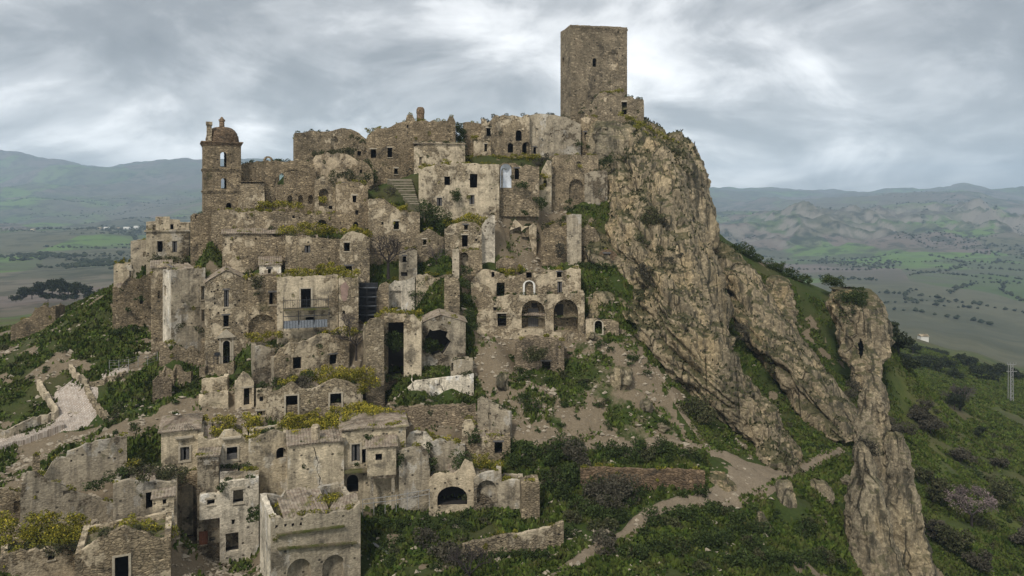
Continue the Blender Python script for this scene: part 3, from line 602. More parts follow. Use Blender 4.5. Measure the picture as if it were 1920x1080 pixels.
# bare slope and gardens in the middle
for a in [(930, 400, 113), (960, 450, 109.5), (920, 480, 106), (1000, 500, 104.5), (1060, 500, 105), (1120, 505, 106), (1140, 560, 101), (1110, 585, 99.5), (870, 520, 103), (875, 580, 99), (880, 630, 95), (815, 480, 106), (800, 500, 104), (800, 545, 101.5), (800, 585, 99),
          (930, 640, 95.5), (1100, 650, 95.5), (1180, 650, 96.5), (930, 700, 91), (1000, 710, 91), (1100, 710, 91.5), (1180, 730, 91), (960, 770, 86.5), (1050, 770, 87.5), (1150, 780, 88), (1240, 780, 88.5), (1000, 820, 83.5), (1100, 830, 84), (1200, 830, 85), (1310, 800, 88.5),
          (1000, 860, 80.5), (1320, 840, 86), (1100, 858, 81.5), (1200, 862, 82), (1300, 865, 83),
          (1088, 880, 80), (1200, 880, 80.5), (1320, 884, 81), (1380, 860, 86.5), (1430, 875, 87), (1450, 895, 84), (1400, 930, 79), (1330, 940, 76.5), (1490, 885, 88), (1560, 850, 95), (1250, 955, 74.5), (1190, 1000, 71), (1080, 1060, 66), (1150, 930, 77), (1050, 940, 76), (1060, 1000, 70.5), (1020, 960, 74.5),
          (880, 960, 75.5), (940, 975, 73.5), (760, 975, 75), (720, 1010, 72), (800, 1000, 72), (900, 1003, 71), (700, 1080, 66), (820, 1060, 66.5), (900, 1060, 66), (980, 1075, 65), (690, 960, 76.5), (600, 948, 73.5), (540, 950, 74),
          (730, 770, 86.5), (800, 765, 86.6), (860, 762, 86.4), (760, 800, 83), (840, 810, 82.5), (760, 700, 92), (820, 690, 92.5), (700, 790, 83.5),
          (730, 520, 103), (728, 545, 101.5), (660, 620, 96), (690, 640, 94.5), (820, 640, 96), (760, 360, 112), (735, 372, 108), (780, 375, 108.5), (745, 338, 117), (700, 345, 115), (820, 420, 108)]: C(*a)
# right: gully, ridge, far green hillside
for a in [(1500, 940, 80), (1550, 920, 84), (1450, 1000, 75), (1400, 1000, 73), (1500, 1050, 70), (1560, 1000, 76), (1300, 1000, 71), (1350, 1060, 67), (1250, 1070, 65.5), (1575, 1080, 73), (1650, 1300, 60),
          (1420, 690, 116), (1480, 750, 112), (1540, 810, 106), (1400, 760, 112), (1470, 830, 100), (1590, 845, 100), (1600, 790, 112), (1520, 620, 134), (1480, 540, 140), (1430, 500, 143), (1550, 560, 142), (1560, 700, 126), (1600, 740, 120), (1400, 480, 146), (1340, 450, 138),
          (1380, 580, 134), (1440, 640, 128), (1620, 560, 141), (1650, 640, 150), (1650, 760, 128), (1600, 900, 93), (1640, 1130, 78), (1700, 1160, 80), (1775, 1090, 84), (1690, 1000, 96), (1700, 850, 108),
          (1700, 700, 165), (1700, 640, 300), (1750, 660, 330), (1800, 800, 150), (1900, 800, 165), (1920, 740, 230), (1850, 700, 320), (1920, 722, 330), (1850, 900, 118), (1920, 950, 110), (1780, 980, 94), (1900, 1060, 92), (1750, 900, 105), (1720, 780, 132), (1780, 720, 215), (2200, 1000, 105), (2200, 820, 180), (2300, 760, 330),
          (1400, 560, 190), (1550, 620, 185), (1500, 640, 260), (1600, 670, 260), (1300, 600, 300), (1000, 600, 330), (600, 600, 330)]: C(*a)
for a in [(-400, 1100, 45), (200, 1300, 45), (700, 1320, 42), (1200, 1320, 42), (1700, 1340, 45), (2300, 1300, 50), (960, 1900, 25)]: C(*a)
_keep = []
for q in sorted(CTRL, key=lambda c: c[2]):                 # where two feet meet, the lower one sets the ground
    if all((q[0] - r[0]) ** 2 + (q[1] - r[1]) ** 2 > 1.5 ** 2 for r in _keep): _keep.append(q)
CT = np.array(_keep); _nc = len(CT)
def _phi(r2): return -np.sqrt(r2 + 0.6)
_A = _phi(((CT[:, None, :2] - CT[None, :, :2]) ** 2).sum(-1)) + np.eye(_nc) * 0.35
_B = np.zeros((_nc + 3, _nc + 3)); _B[:_nc, :_nc] = _A; _B[:_nc, _nc] = 1; _B[:_nc, _nc + 1:] = CT[:, :2]; _B[_nc:, :_nc] = _B[:_nc, _nc:].T
_W = np.linalg.solve(_B, np.concatenate([CT[:, 2], [0, 0, 0]]))
def near_h(x, y):
    x = np.asarray(x, float); y = np.asarray(y, float); out = np.empty(x.shape)
    for i in range(0, len(x), 20000):
        xx, yy = x[i:i + 20000], y[i:i + 20000]
        r2 = (xx[:, None] - CT[None, :, 0]) ** 2 + (yy[:, None] - CT[None, :, 1]) ** 2
        out[i:i + 20000] = _phi(r2) @ _W[:_nc] + _W[_nc] + _W[_nc + 1] * xx + _W[_nc + 2] * yy
    return out
# far land: heights at given distances (rows) and bearings (columns, as tangents), from hill crests and valley floors
_cols = (np.array([-600, 0, 100, 200, 300, 390, 900, 1310, 1400, 1500, 1600, 1700, 1800, 1920, 2500]) - CX) / F
_rows = [(250, [640, 612, 608, 604, 600, 598, 610, 620, 640, 650, 660, 668, 690, 730, 800]),
         (400, [600, 580, 575, 568, 570, 570, 590, 610, 620, 625, 632, 642, 668, 702, 740]),
         (560, [570, 558, 552, 545, 545, 545, 570, 590, 605, 610, 618, 625, 642, 668, 690]),
         (800, [540, 522, 520, 515, 515, 515, 540, 570, 580, 585, 592, 590, 600, 615, 630]),
         (1100, [515, 495, 492, 490, 488, 486, 510, 540, 548, 548, 548, 548, 552, 556, 560]),
         (1600, [475, 462, 460, 456, 458, 455, 470, 490, 502, 506, 506, 502, 500, 496, 490]),
         (2200, [445, 436, 436, 434, 432, 430, 440, 462, 470, 474, 470, 458, 452, 450, 445]),
         (3000, [420, 412, 410, 408, 408, 408, 412, 416, 413, 411, 408, 406, 405, 411, 405]),
         (3300, [405, 398, 396, 396, 394, 392, 400, 412, 414, 412, 410, 408, 408, 410, 408]),
         (3750, [392, 384, 380, 378, 380, 378, 390, 402, 402, 398, 396, 392, 388, 388, 390]),
         (4250, [370, 360, 345, 352, 358, 364, 378, 392, 390, 388, 378, 372, 368, 370, 372]),
         (4700, [368, 356, 338, 346, 352, 352, 372, 385, 386, 384, 380, 378, 374, 374, 376]),
         (6200, [296, 287, 292, 306, 300, 305, 340, 348, 357, 360, 359, 364, 354, 352, 345]),
         (9000, [330, 330, 330, 335, 335, 335, 345, 365, 368, 368, 370, 370, 366, 366, 366])]
_rl = np.log([r[0] for r in _rows]); _rz = np.array([[-(py - HY) / F * r[0] for py in r[1]] for r in _rows])
def far_h(x, y):
    t = np.clip(x / y, _cols[0], _cols[-1]); l = np.clip(np.log(y), _rl[0], _rl[-1])
    ci = np.clip(np.searchsorted(_cols, t) - 1, 0, len(_cols) - 2); ri = np.clip(np.searchsorted(_rl, l) - 1, 0, len(_rl) - 2)
    ct = (t - _cols[ci]) / (_cols[ci + 1] - _cols[ci]); rt = (l - _rl[ri]) / (_rl[ri + 1] - _rl[ri])
    ct = ct * ct * (3 - 2 * ct); rt = rt * rt * (3 - 2 * rt)
    z = (_rz[ri, ci] * (1 - ct) + _rz[ri, ci + 1] * ct) * (1 - rt) + (_rz[ri + 1, ci] * (1 - ct) + _rz[ri + 1, ci + 1] * ct) * rt
    p = np.stack([x, y, 0 * x], 1)
    amp = np.clip((y - 350) / 1500, 0, 1) * np.clip(y * 0.009, 2, 40)
    z = z + amp * (fbm(p / 600, 6) * 1.3)
    bad = np.exp(-((np.log(y) - math.log(2700)) / 0.22) ** 2) * np.clip((x / y - 0.22) * 8, 0, 1)      # the eroded clay hills on the right
    z = z + bad * (58 * (ridged(p / 420, 5) - 0.45) + 16 * ridged(p * np.array([1, .5, 1]) / 110, 3))
    mt = np.clip((y - 4700) / 1200, 0, 1); z = z + mt * 32 * fbm(p / 1300, 6)
    return z
def ground_h(x, y):
    x = np.atleast_1d(np.asarray(x, float)); y = np.atleast_1d(np.asarray(y, float))
    k = np.clip((y - 230) / 130, 0, 1); k = k * k * (3 - 2 * k); z = np.zeros_like(x)
    m = k < 1; n = k > 0
    if m.any():
        p = np.stack([x[m], y[m], 0 * x[m]], 1)
        z[m] += (1 - k[m]) * (near_h(x[m], y[m]) + 0.16 * fbm(p * 0.5, 3) + 0.06 * fbm(p * 2.1, 2))
    if n.any(): z[n] += k[n] * far_h(x[n], np.maximum(y[n], 250))
    return z
def ghz(x, y): return float(ground_h([x], [y])[0])
def hit(px, py, lo=45.0, hi=420.0):
    """where the sight line of a photo pixel meets the ground"""
    D = np.concatenate([np.arange(lo, 160, 0.4), np.arange(160, hi, 2)])
    z = ground_h((px - CX) / F * D, D); r = -(py - HY) / F * D
    i = np.argmax(r <= z)
    if not (r <= z).any(): i = len(D) - 1
    return Vector(((px - CX) / F * D[i], D[i], z[i]))
def inpoly(x, y, poly):
    c = np.zeros(len(x), bool); n = len(poly)
    for i in range(n):
        x0, y0 = poly[i]; x1, y1 = poly[(i + 1) % n]
        if y0 == y1: continue
        k = ((y0 > y) != (y1 > y)) & (x < (x1 - x0) * (y - y0) / (y1 - y0) + x0); c ^= k
    return c
# bare-earth areas as ground outlines
BARE = [[(890, 600), (1200, 632), (1235, 700), (1285, 770), (1330, 850), (1240, 850), (1100, 842), (955, 842), (957, 770), (888, 720)],
        [(905, 395), (960, 375), (1060, 400), (1065, 500), (960, 505), (890, 480)],
        [(1190, 620), (1240, 700), (1200, 720), (1150, 660)],
        [(330, 760), (440, 720), (500, 700), (500, 800), (300, 812), (170, 830), (240, 790)],
        [(700, 756), (895, 752), (960, 830), (760, 850), (700, 790)],
        [(310, 900), (500, 900), (500, 1085), (310, 1085)], [(0, 900), (330, 880), (330, 1085), (0, 1085)],
        [(20, 850), (170, 800), (215, 800), (100, 860), (0, 900)],
        [(640, 600), (720, 600), (720, 780), (640, 780)], [(960, 720), (1250, 740), (1320, 840), (1000, 840)]]
GREENP = [[(1090, 490), (1180, 500), (1185, 600), (1100, 600)], [(960, 660), (1060, 690), (1090, 760), (960, 730)], [(1120, 650), (1260, 770), (1330, 840), (1180, 820), (1090, 760), (1010, 740), (1000, 690)], [(960, 745), (1010, 745), (1040, 790), (975, 790)]]
def bare_mask(x, y, z):
    px = CX + x / y * F; py = HY - z / y * F
    p = np.stack([x, y, z], 1)
    jx = fbm(p * 0.28, 4) * 22; jy = fbm(p * 0.28 + 50, 4) * 16
    m = np.zeros(len(x))
    for q in BARE: m[inpoly(px + jx, py + jy, q)] = 1
    for q in GREENP: m[inpoly(px + jx * 1.6, py + jy * 1.6, q)] *= 0.45
    n = fbm(p * 0.33 + 9, 5)
    return np.clip(m * (0.88 + 0.4 * n) + (1 - m) * np.clip((n - np.where(px < 430, .28, .62)) * 3, 0, 0.9), 0, 1)
def build_ground():
    px = np.concatenate([np.arange(-560, -40, 10.0), np.arange(-40, 1960, 4.0), np.arange(1960, 2500, 10.0)]); t = (px - CX) / F
    ys = list(np.arange(26, 44, 2)) + list(np.arange(44, 150, 0.4)); y = 150.0; st = 0.4
    while y < 9600:
        st = min(max(st * 1.06, y * 0.004), y * (0.007 if y < 4200 else 0.02)); y += st; ys.append(y)
    ys = np.array(ys); X = (t[None, :] * ys[:, None]); Y = np.repeat(ys[:, None], len(t), 1)
    Z = ground_h(X.ravel(), Y.ravel())
    V = np.stack([X.ravel(), Y.ravel(), Z], 1); nr, ncl = len(ys), len(t)
    i = (np.arange(nr - 1)[:, None] * ncl + np.arange(ncl - 1)[None, :]).ravel()
    Q = np.stack([i, i + 1, i + ncl + 1, i + ncl], 1)
    m, tr, b = newmat('ground'); P_ = pos(tr)
    def attr(nm):
        a = tr.nodes.new('ShaderNodeAttribute'); a.attribute_name = nm; return a.outputs['Fac']
    bare, far = attr('bare'), attr('far')
    n1 = noise(tr, P_, 0.6, 7, 0.7); n2 = noise(tr, P_, 4.5, 6, 0.75); n3 = noise(tr, P_, 0.09, 5, 0.6)
    g = mixc(tr, n1, (0.018, 0.034, 0.007), (0.056, 0.076, 0.017))
    g = mixc(tr, ramp(tr, n3, [(0.45, 0), (0.68, 0.7)]), g, (0.075, 0.062, 0.03))
    d = mixc(tr, n1, (0.135, 0.108, 0.072), (0.215, 0.172, 0.115))
    d = mixc(tr, 1.0, d, ramp(tr, n2, [(0.25, 0.6), (0.75, 1.4)]), 'MULTIPLY')
    bm = ramp(tr, mth(tr, 'ADD', bare, mth(tr, 'MULTIPLY', mth(tr, 'SUBTRACT', n1, 0.5), 0.9)), [(0.38, 0), (0.6, 1)])
    c = mixc(tr, bm, mixc(tr, 1.0, g, ramp(tr, n2, [(0.25, 0.6), (0.75, 1.4)]), 'MULTIPLY'), d)
    # far fields: patchwork of pasture, ploughed land, scrub and pale clay
    fv = voro(tr, mapping(tr, P_, (1 / 260, 1 / 420, 0), rot=(0, 0, 0.5)), 1.0); sc = tr.nodes.new('ShaderNodeSeparateColor'); tr.links.new(fv.outputs['Color'], sc.inputs[0])
    fn = noise(tr, P_, 1 / 320, 8, 0.62); fs = noise(tr, P_, 1 / 60, 7, 0.7); fl = noise(tr, P_, 1 / 1300, 5, 0.55)
    fc = mixc(tr, ramp(tr, sc.outputs[0], [(0.3, 0), (0.34, 1)], 'CONSTANT'), (0.07, 0.105, 0.035), (0.105, 0.105, 0.065))
    fc = mixc(tr, ramp(tr, sc.outputs[1], [(0.6, 0), (0.62, 1)]), fc, (0.10, 0.165, 0.04))
    fc = mixc(tr, ramp(tr, sc.outputs[2], [(0.74, 0), (0.76, 1)]), fc, (0.145, 0.118, 0.098))
    fc = mixc(tr, ramp(tr, fn, [(0.50, 0), (0.54, 0.8)]), fc, (0.075, 0.08, 0.05))
    scr = mth(tr, 'MULTIPLY', ramp(tr, fs, [(0.505, 0), (0.565, 0.92)]), attr('scrub'))
    fc = mixc(tr, scr, fc, (0.022, 0.03, 0.016))
    fc = mixc(tr, ramp(tr, fl, [(0.50, 0), (0.60, 0.55)]), fc, (0.13, 0.11, 0.095))
    gn = tr.nodes.new('ShaderNodeNewGeometry'); sz = tr.nodes.new('ShaderNodeSeparateXYZ'); tr.links.new(gn.outputs['Normal'], sz.inputs[0])
    clay = mth(tr, 'MULTIPLY', attr('clay'), ramp(tr, mth(tr, 'ADD', sz.outputs[2], mth(tr, 'MULTIPLY', mth(tr, 'SUBTRACT', fs, 0.5), 0.35)), [(0.80, 1), (0.93, 0)]))
    fc = mixc(tr, clay, fc, (0.20, 0.18, 0.15))
    hs = noise(tr, P_, 1 / 14, 7, 0.7)
    mc = mixc(tr, ramp(tr, hs, [(0.4, 0), (0.6, 1)]), (0.042, 0.062, 0.014), (0.085, 0.098, 0.024))
    mc = mixc(tr, ramp(tr, fs, [(0.5, 0), (0.62, 0.7)]), mc, (0.10, 0.078, 0.045))
    c = mixc(tr, attr('hill'), c, mixc(tr, 1.0, mc, ramp(tr, n2, [(0.25, 0.7), (0.75, 1.3)]), 'MULTIPLY'))
    c = mixc(tr, far, c, fc)
    tr.links.new(c, b.inputs['Base Color'])
    bump(tr, b, mth(tr, 'ADD', n1, mth(tr, 'MULTIPLY', n2, 0.4)), 0.7, 0.15)
    o = np_obj('ground', V, Q, m, smooth=True); tag(o, kind='structure')
    near = V[:, 1] < 180; bv = np.zeros(len(V)); bv[near] = bare_mask(V[near, 0], V[near, 1], V[near, 2])
    sstep = lambda a, lo, hi: np.clip((a - lo) / (hi - lo), 0, 1)
    pxv = CX + V[:, 0] / V[:, 1] * F
    for nm, val in (('bare', bv), ('far', sstep(V[:, 1], 260 + 140 * (pxv > 1640), 420 + 100 * (pxv > 1640))), ('hill', sstep(pxv, 1610, 1680) * sstep(V[:, 1], 84, 100) + (pxv < 1600) * sstep(V[:, 1], 150, 180)),
                    ('clay', sstep(V[:, 1], 1000, 1900) * sstep(pxv, 1200, 1300) * (1 - sstep(V[:, 1], 3600, 4600)) + 0.15),
                    ('scrub', 0.22 + 0.78 * np.clip(sstep(V[:, 1], 1700, 2200) + (pxv < 800) * .5, 0, 1))):
        a = o.data.attributes.new(nm, 'FLOAT', 'POINT'); a.data.foreach_set('value', np.clip(val, 0, 1).astype(np.float32))
    return o
GROUND = build_ground()

# ------------------------------------------------------------------ cliffs, pinnacles, boulders
def catmull(P0, n):
    """resample rows of control points (R,3) to n by a Catmull-Rom curve"""
    P0 = np.asarray(P0, float); R = len(P0); t = np.linspace(0, R - 1, n); i = np.clip(t.astype(int), 0, R - 2); f = (t - i)[:, None]
    g = lambda k: P0[np.clip(k, 0, R - 1)]
    if P0.ndim == 3: f = f[:, :, None]
    a, b_, c, d = g(i - 1), g(i), g(i + 1), g(i + 2)
    return 0.5 * ((2 * b_) + (c - a) * f + (2 * a - 5 * b_ + 4 * c - d) * f ** 2 + (3 * b_ - a - 3 * c + d) * f ** 3)
def strata(p, lean):
    """fluted conglomerate: rounded ribs and sharp fissures that run along the (leaning) strata"""
    c = p[:, 0] + lean * p[:, 2] + 0.9 * fbm(p * 0.13, 3); q = lambda f, g: np.abs(vnoise(np.stack([c * f, p[:, 1] * f * .35, p[:, 2] * g], 1) + 31 * f))
    return 3.9 * q(.13, .014) + 2.5 * q(.36, .03) ** .85 + 1.1 * q(.95, .10) ** .85 + 1.1 * np.abs(vnoise(np.stack([c * .3, p[:, 1] * .2, p[:, 2] * .22], 1) + 3)) + .38 * fbm(p * .6, 4) + .17 * fbm(p * 2.4, 3)
CREV = []
def crag(name, rows, nr, ncl, amp, lean, mat, wrap=7.0):
    G = np.array([[tuple(P(*q)) for q in r] for r in rows])
    L = G[:, :1] + np.array([-1.0, wrap, -0.5]); Rr = G[:, -1:] + np.array([-1.5, wrap * 1.6, -0.5])
    G = np.concatenate([L, G, Rr], 1)
    A = catmull(G, nr); A = catmull(A.transpose(1, 0, 2), ncl).transpose(1, 0, 2)
    du = np.gradient(A, axis=1); dv = np.gradient(A, axis=0); N = np.cross(du, dv); N /= np.linalg.norm(N, axis=2, keepdims=True) + 1e-9
    if N[nr // 2, ncl // 2, 1] > 0: N = -N
    V = A.reshape(-1, 3); Nn = N.reshape(-1, 3)
    ln = np.array(lean)[0] + (np.array(lean)[1] - np.array(lean)[0]) * np.clip(-V[:, 2] / 25, 0, 1)
    s_ = strata(V, ln); crk = s_ - fbm(V * .6, 4) * .35
    V = V + Nn * (amp * (s_ - 2.8) * np.clip(0.25 + np.repeat(np.linspace(0, 1, nr), ncl) * 4.5, 0, 1))[:, None]
    g2 = np.gradient(V.reshape(nr, ncl, 3), axis=1); g1 = np.gradient(V.reshape(nr, ncl, 3), axis=0); n2 = np.cross(g2, g1).reshape(-1, 3); n2 /= np.linalg.norm(n2, axis=1, keepdims=True) + 1e-9
    CREV.append((V, crk, np.abs(n2[:, 2])))
    i = (np.arange(nr - 1)[:, None] * ncl + np.arange(ncl - 1)[None, :]).ravel()
    return np_obj(name, V, np.stack([i, i + 1, i + ncl + 1, i + ncl], 1), mat, smooth=True)
main = [
 [(1105, 238, 135), (1128, 234, 134), (1165, 231, 133.5), (1190, 229, 133.5), (1208, 224, 134.5), (1214, 226, 137)],
 [(1105, 254, 131), (1128, 248, 130.5), (1165, 243, 130), (1200, 243, 130), (1232, 252, 130.5), (1253, 259, 134)],
 [(1128, 272, 127), (1145, 268, 125.5), (1170, 267, 124), (1215, 267, 124), (1258, 272, 126), (1281, 281, 131)],
 [(1122, 302, 124), (1155, 300, 120), (1190, 294, 118), (1235, 292, 118), (1275, 300, 122), (1298, 313, 129)],
 [(1125, 352, 120), (1155, 350, 116), (1195, 350, 113), (1240, 350, 113), (1282, 352, 118), (1311, 366, 127)],
 [(1112, 412, 117), (1145, 410, 113), (1195, 410, 109), (1245, 410, 109), (1292, 412, 114), (1325, 426, 125)],
 [(1095, 475, 113), (1138, 470, 109), (1195, 470, 105), (1255, 470, 105), (1303, 472, 110), (1335, 482, 122)],
 [(1130, 530, 109), (1168, 522, 106), (1210, 520, 102), (1265, 520, 101), (1310, 524, 105), (1350, 534, 118)],
 [(1148, 592, 105), (1195, 582, 102), (1235, 580, 98.5), (1285, 580, 97.5), (1330, 584, 101), (1370, 602, 114)],
 [(1166, 643, 102), (1217, 640, 98), (1260, 640, 95.5), (1310, 640, 94.5), (1355, 645, 98), (1400, 682, 110)],
 [(1220, 705, 99), (1252, 700, 95.5), (1295, 700, 93), (1345, 700, 92), (1392, 708, 95), (1435, 762, 105)],
 [(1290, 765, 96), (1320, 762, 93), (1350, 760, 91.5), (1388, 764, 90.5), (1428, 776, 93), (1470, 822, 101)],
 [(1375, 824, 93.5), (1393, 823, 91.5), (1412, 824, 90), (1435, 832, 89.5), (1462, 842, 91), (1493, 864, 97)],
 [(1425, 900, 91), (1440, 902, 89), (1455, 904, 88), (1468, 906, 88), (1480, 910, 89), (1500, 912, 94)]]
tag(crag('cliff', main, 420, 300, 1.0, (0.10, 0.75), M['rock']), kind='structure')
ridge = [
 [(1325, 436, 140), (1338, 440, 139), (1352, 452, 139), (1366, 466, 140), (1378, 478, 143)],
 [(1335, 500, 133), (1352, 500, 130), (1375, 500, 130), (1400, 512, 133), (1418, 530, 138)],
 [(1355, 570, 127), (1378, 560, 123), (1408, 558, 123), (1438, 572, 127), (1462, 600, 134)],
 [(1385, 650, 120), (1412, 630, 116.5), (1448, 626, 116.5), (1482, 636, 120), (1512, 664, 127)],
 [(1438, 705, 115), (1466, 690, 112), (1500, 686, 112), (1536, 700, 115), (1562, 724, 121)],
 [(1500, 766, 110), (1528, 756, 107.5), (1556, 752, 107.5), (1584, 758, 110), (1606, 778, 115)],
 [(1555, 830, 105), (1575, 826, 103), (1590, 824, 102.5), (1604, 826, 104), (1620, 836, 108)]]
tag(crag('rock_ridge', ridge, 240, 140, 0.85, (0.4, 0.8), M['rock']), kind='structure')
def spire(name, rows, mat, nr=150, nc=96, amp=0.5, ratio=0.8, lean=0.15, close=True, freq=1.5):
    """rock column: rows of (py, left px, right px, D); elliptical sections with displaced sides"""
    ctr = [];
    for py, xl, xr, D in rows:
        a, c_ = P(xl, py, D), P(xr, py, D); ctr.append([(a.x + c_.x) / 2, D, a.z, (c_.x - a.x) / 2])
    ctr = np.array(ctr); A = catmull(ctr, nr); th = np.linspace(0, 2 * np.pi, nc, endpoint=False)
    V = np.zeros((nr, nc, 3)); V[:, :, 0] = A[:, None, 0] + A[:, None, 3] * np.cos(th); V[:, :, 1] = A[:, None, 1] + A[:, None, 3] * ratio * np.sin(th); V[:, :, 2] = A[:, None, 2]
    N = np.stack([np.cos(th), np.sin(th) * ratio, 0 * th], 1); N = np.repeat(N[None], nr, 0).reshape(-1, 3)
    Vf = V.reshape(-1, 3); s = amp * (strata(Vf * freq, lean) - 2.5); s *= np.clip(np.repeat(A[:, 3], nc) / 1.5, 0.15, 1)
    Vf = Vf + N * s[:, None] + np.stack([fbm(Vf * 1.1 + 5, 4), fbm(Vf * 1.1 + 25, 4), fbm(Vf * 1.1 + 45, 4) * .6], 1) * (.22 * np.clip(np.repeat(A[:, 3], nc) / 1.5, 0.2, 1))[:, None]
    i = np.arange(nr - 1)[:, None] * nc; j = np.arange(nc); k = (j + 1) % nc
    Q = np.stack([(i + j).ravel(), (i + k).ravel(), (i + nc + k).ravel(), (i + nc + j).ravel()], 1)
    return np_obj(name, Vf, Q, mat, smooth=True)
def rockthing(name, label, rows, mat, **k): return tag(spire(name, rows, mat, **k), label, 'rock')
rockthing('rock_tower', 'massive rock outcrop with a cave slit at the end of the ridge', [(540, 1586, 1606, 132), (546, 1560, 1624, 131), (575, 1548, 1640, 129), (620, 1560, 1652, 127), (665, 1580, 1654, 124), (700, 1598, 1652, 122), (730, 1612, 1646, 121)], M['rock'], amp=0.6, ratio=0.9, lean=.35, freq=1.25)
rockthing('rock_dome', 'rounded brown rock knob in the green gully of the ridge', [(516, 1450, 1458, 136), (522, 1436, 1476, 135), (550, 1428, 1486, 133), (590, 1436, 1492, 130), (620, 1460, 1492, 128)], M['rock'], amp=0.7)
rockthing('rock_pinnacle', 'slender pointed rock pinnacle above the two big fins', [(699, 1628, 1634, 96), (706, 1620, 1646, 96), (740, 1613, 1658, 95.5), (780, 1612, 1662, 95), (815, 1608, 1662, 94), (850, 1600, 1668, 93), (900, 1600, 1660, 92)], M['rockg'], amp=0.35)
rockthing('rock_fin', 'tall pale rock fin in front, left of its taller neighbour', [(828, 1610, 1616, 81.5), (845, 1602, 1628, 81.5), (900, 1594, 1644, 81), (960, 1588, 1658, 80.5), (1010, 1586, 1664, 80), (1060, 1584, 1682, 79.5), (1120, 1584, 1700, 79), (1180, 1576, 1716, 79)], M['rockg'], amp=0.4, lean=.1)
rockthing('rock_fin', 'tallest rock fin at the lower right with a vertical fissure', [(808, 1664, 1678, 88), (818, 1648, 1694, 88), (860, 1648, 1708, 87.5), (920, 1652, 1720, 87), (980, 1655, 1732, 86), (1030, 1660, 1748, 85.5), (1080, 1664, 1768, 85), (1160, 1664, 1788, 84)], M['rockg'], amp=0.45, lean=-.2)
rockthing('rock_slab', 'leaning pale rock slab just below the dirt path junction', [(898, 1464, 1474, 80), (904, 1456, 1482, 80), (930, 1460, 1490, 79.5), (960, 1470, 1498, 79), (985, 1478, 1500, 79)], M['rockg'], amp=0.2)
rockthing('rock_slab', 'oval rock slab standing right of the leaning slab on the grass', [(898, 1530, 1538, 84), (904, 1522, 1546, 84), (920, 1524, 1556, 84), (940, 1536, 1560, 83.5), (952, 1546, 1556, 83.5)], M['rockg'], amp=0.2)
rockthing('rock_ledge', 'dark broken rock ledge low on the slope under the path', [(960, 1420, 1432, 76), (985, 1418, 1448, 75.5), (1020, 1424, 1464, 75), (1060, 1430, 1480, 74), (1100, 1430, 1490, 73)], M['rockg'], amp=0.5)
rockthing('rock_hump', 'pale rocky hump beside the path retaining wall', [(886, 1326, 1360, 81), (900, 1320, 1374, 80.5), (925, 1316, 1386, 79.8), (945, 1316, 1392, 79)], M['rock'], amp=0.3, ratio=0.6)
rockthing('rock_outcrop', 'grey rock outcrop on the green slope right of the arcade', [(545, 1124, 1136, 102.5), (552, 1118, 1142, 102.3), (575, 1114, 1148, 102), (595, 1114, 1152, 101.5), (612, 1120, 1156, 101)], M['rockg'], amp=0.5, ratio=0.6)
rockthing('castle_rock', 'bare rounded rock knob under the vaulted annex', [(228, 1112, 1150, 128), (240, 1102, 1184, 127.5), (262, 1100, 1192, 126.5), (285, 1104, 1188, 125.5), (305, 1110, 1180, 125)], M['rockg'], amp=0.5, ratio=0.6)
def boulder(label, px, py, wpx, hpx, D=None, mat='stone'):
    q = hit(px, py) if D is None else P(px, py, D); r = wpx / F * q.y / 2; hh = hpx / F * q.y
    nu, nv = 28, 18; th = np.linspace(0, 2 * np.pi, nu, endpoint=False); ph = np.linspace(-1.45, 1.5, nv)
    V = np.stack([(np.cos(ph)[:, None] * np.cos(th)).ravel(), (np.cos(ph)[:, None] * np.sin(th)).ravel(), np.repeat(np.sin(ph), nu)], 1)
    s = 1 + 0.34 * fbm(V * 1.5 + px, 4) - .25 * np.abs(vnoise(V * 1.1 + py)) + 0.05 * fbm(V * 5 + py, 2)
    V = V * s[:, None] * np.array([r, r * 0.8, hh * 0.6]) + np.array([0, 0, hh * 0.35])
    i = np.arange(nv - 1)[:, None] * nu; j = np.arange(nu); k = (j + 1) % nu
    o = np_obj('boulder', V, np.stack([(i + j).ravel(), (i + k).ravel(), (i + nu + k).ravel(), (i + nu + j).ravel()], 1), M[mat], smooth=True)
    o.location = q; return tag(o, label, 'boulder')
boulder('big pale boulder on the bare slope below the cliff caves', 1163, 724, 52, 38, mat='rockg')
boulder('small round boulder below the big pale boulder', 1212, 770, 24, 22, mat='rockg')
boulder('pale boulder on dark green slope above the footpath', 1242, 810, 22, 14, mat='rockg')
boulder('grey boulder at the foot of the rubble bastion', 942, 736, 26, 34, mat='rockg')
boulder('weathered boulder half hidden left of the tall rock fin', 1588, 905, 20, 14, D=86, mat='rockg')
boulder('small boulder at the edge of the cave mouth terrace', 1110, 640, 22, 14, mat='rockg')
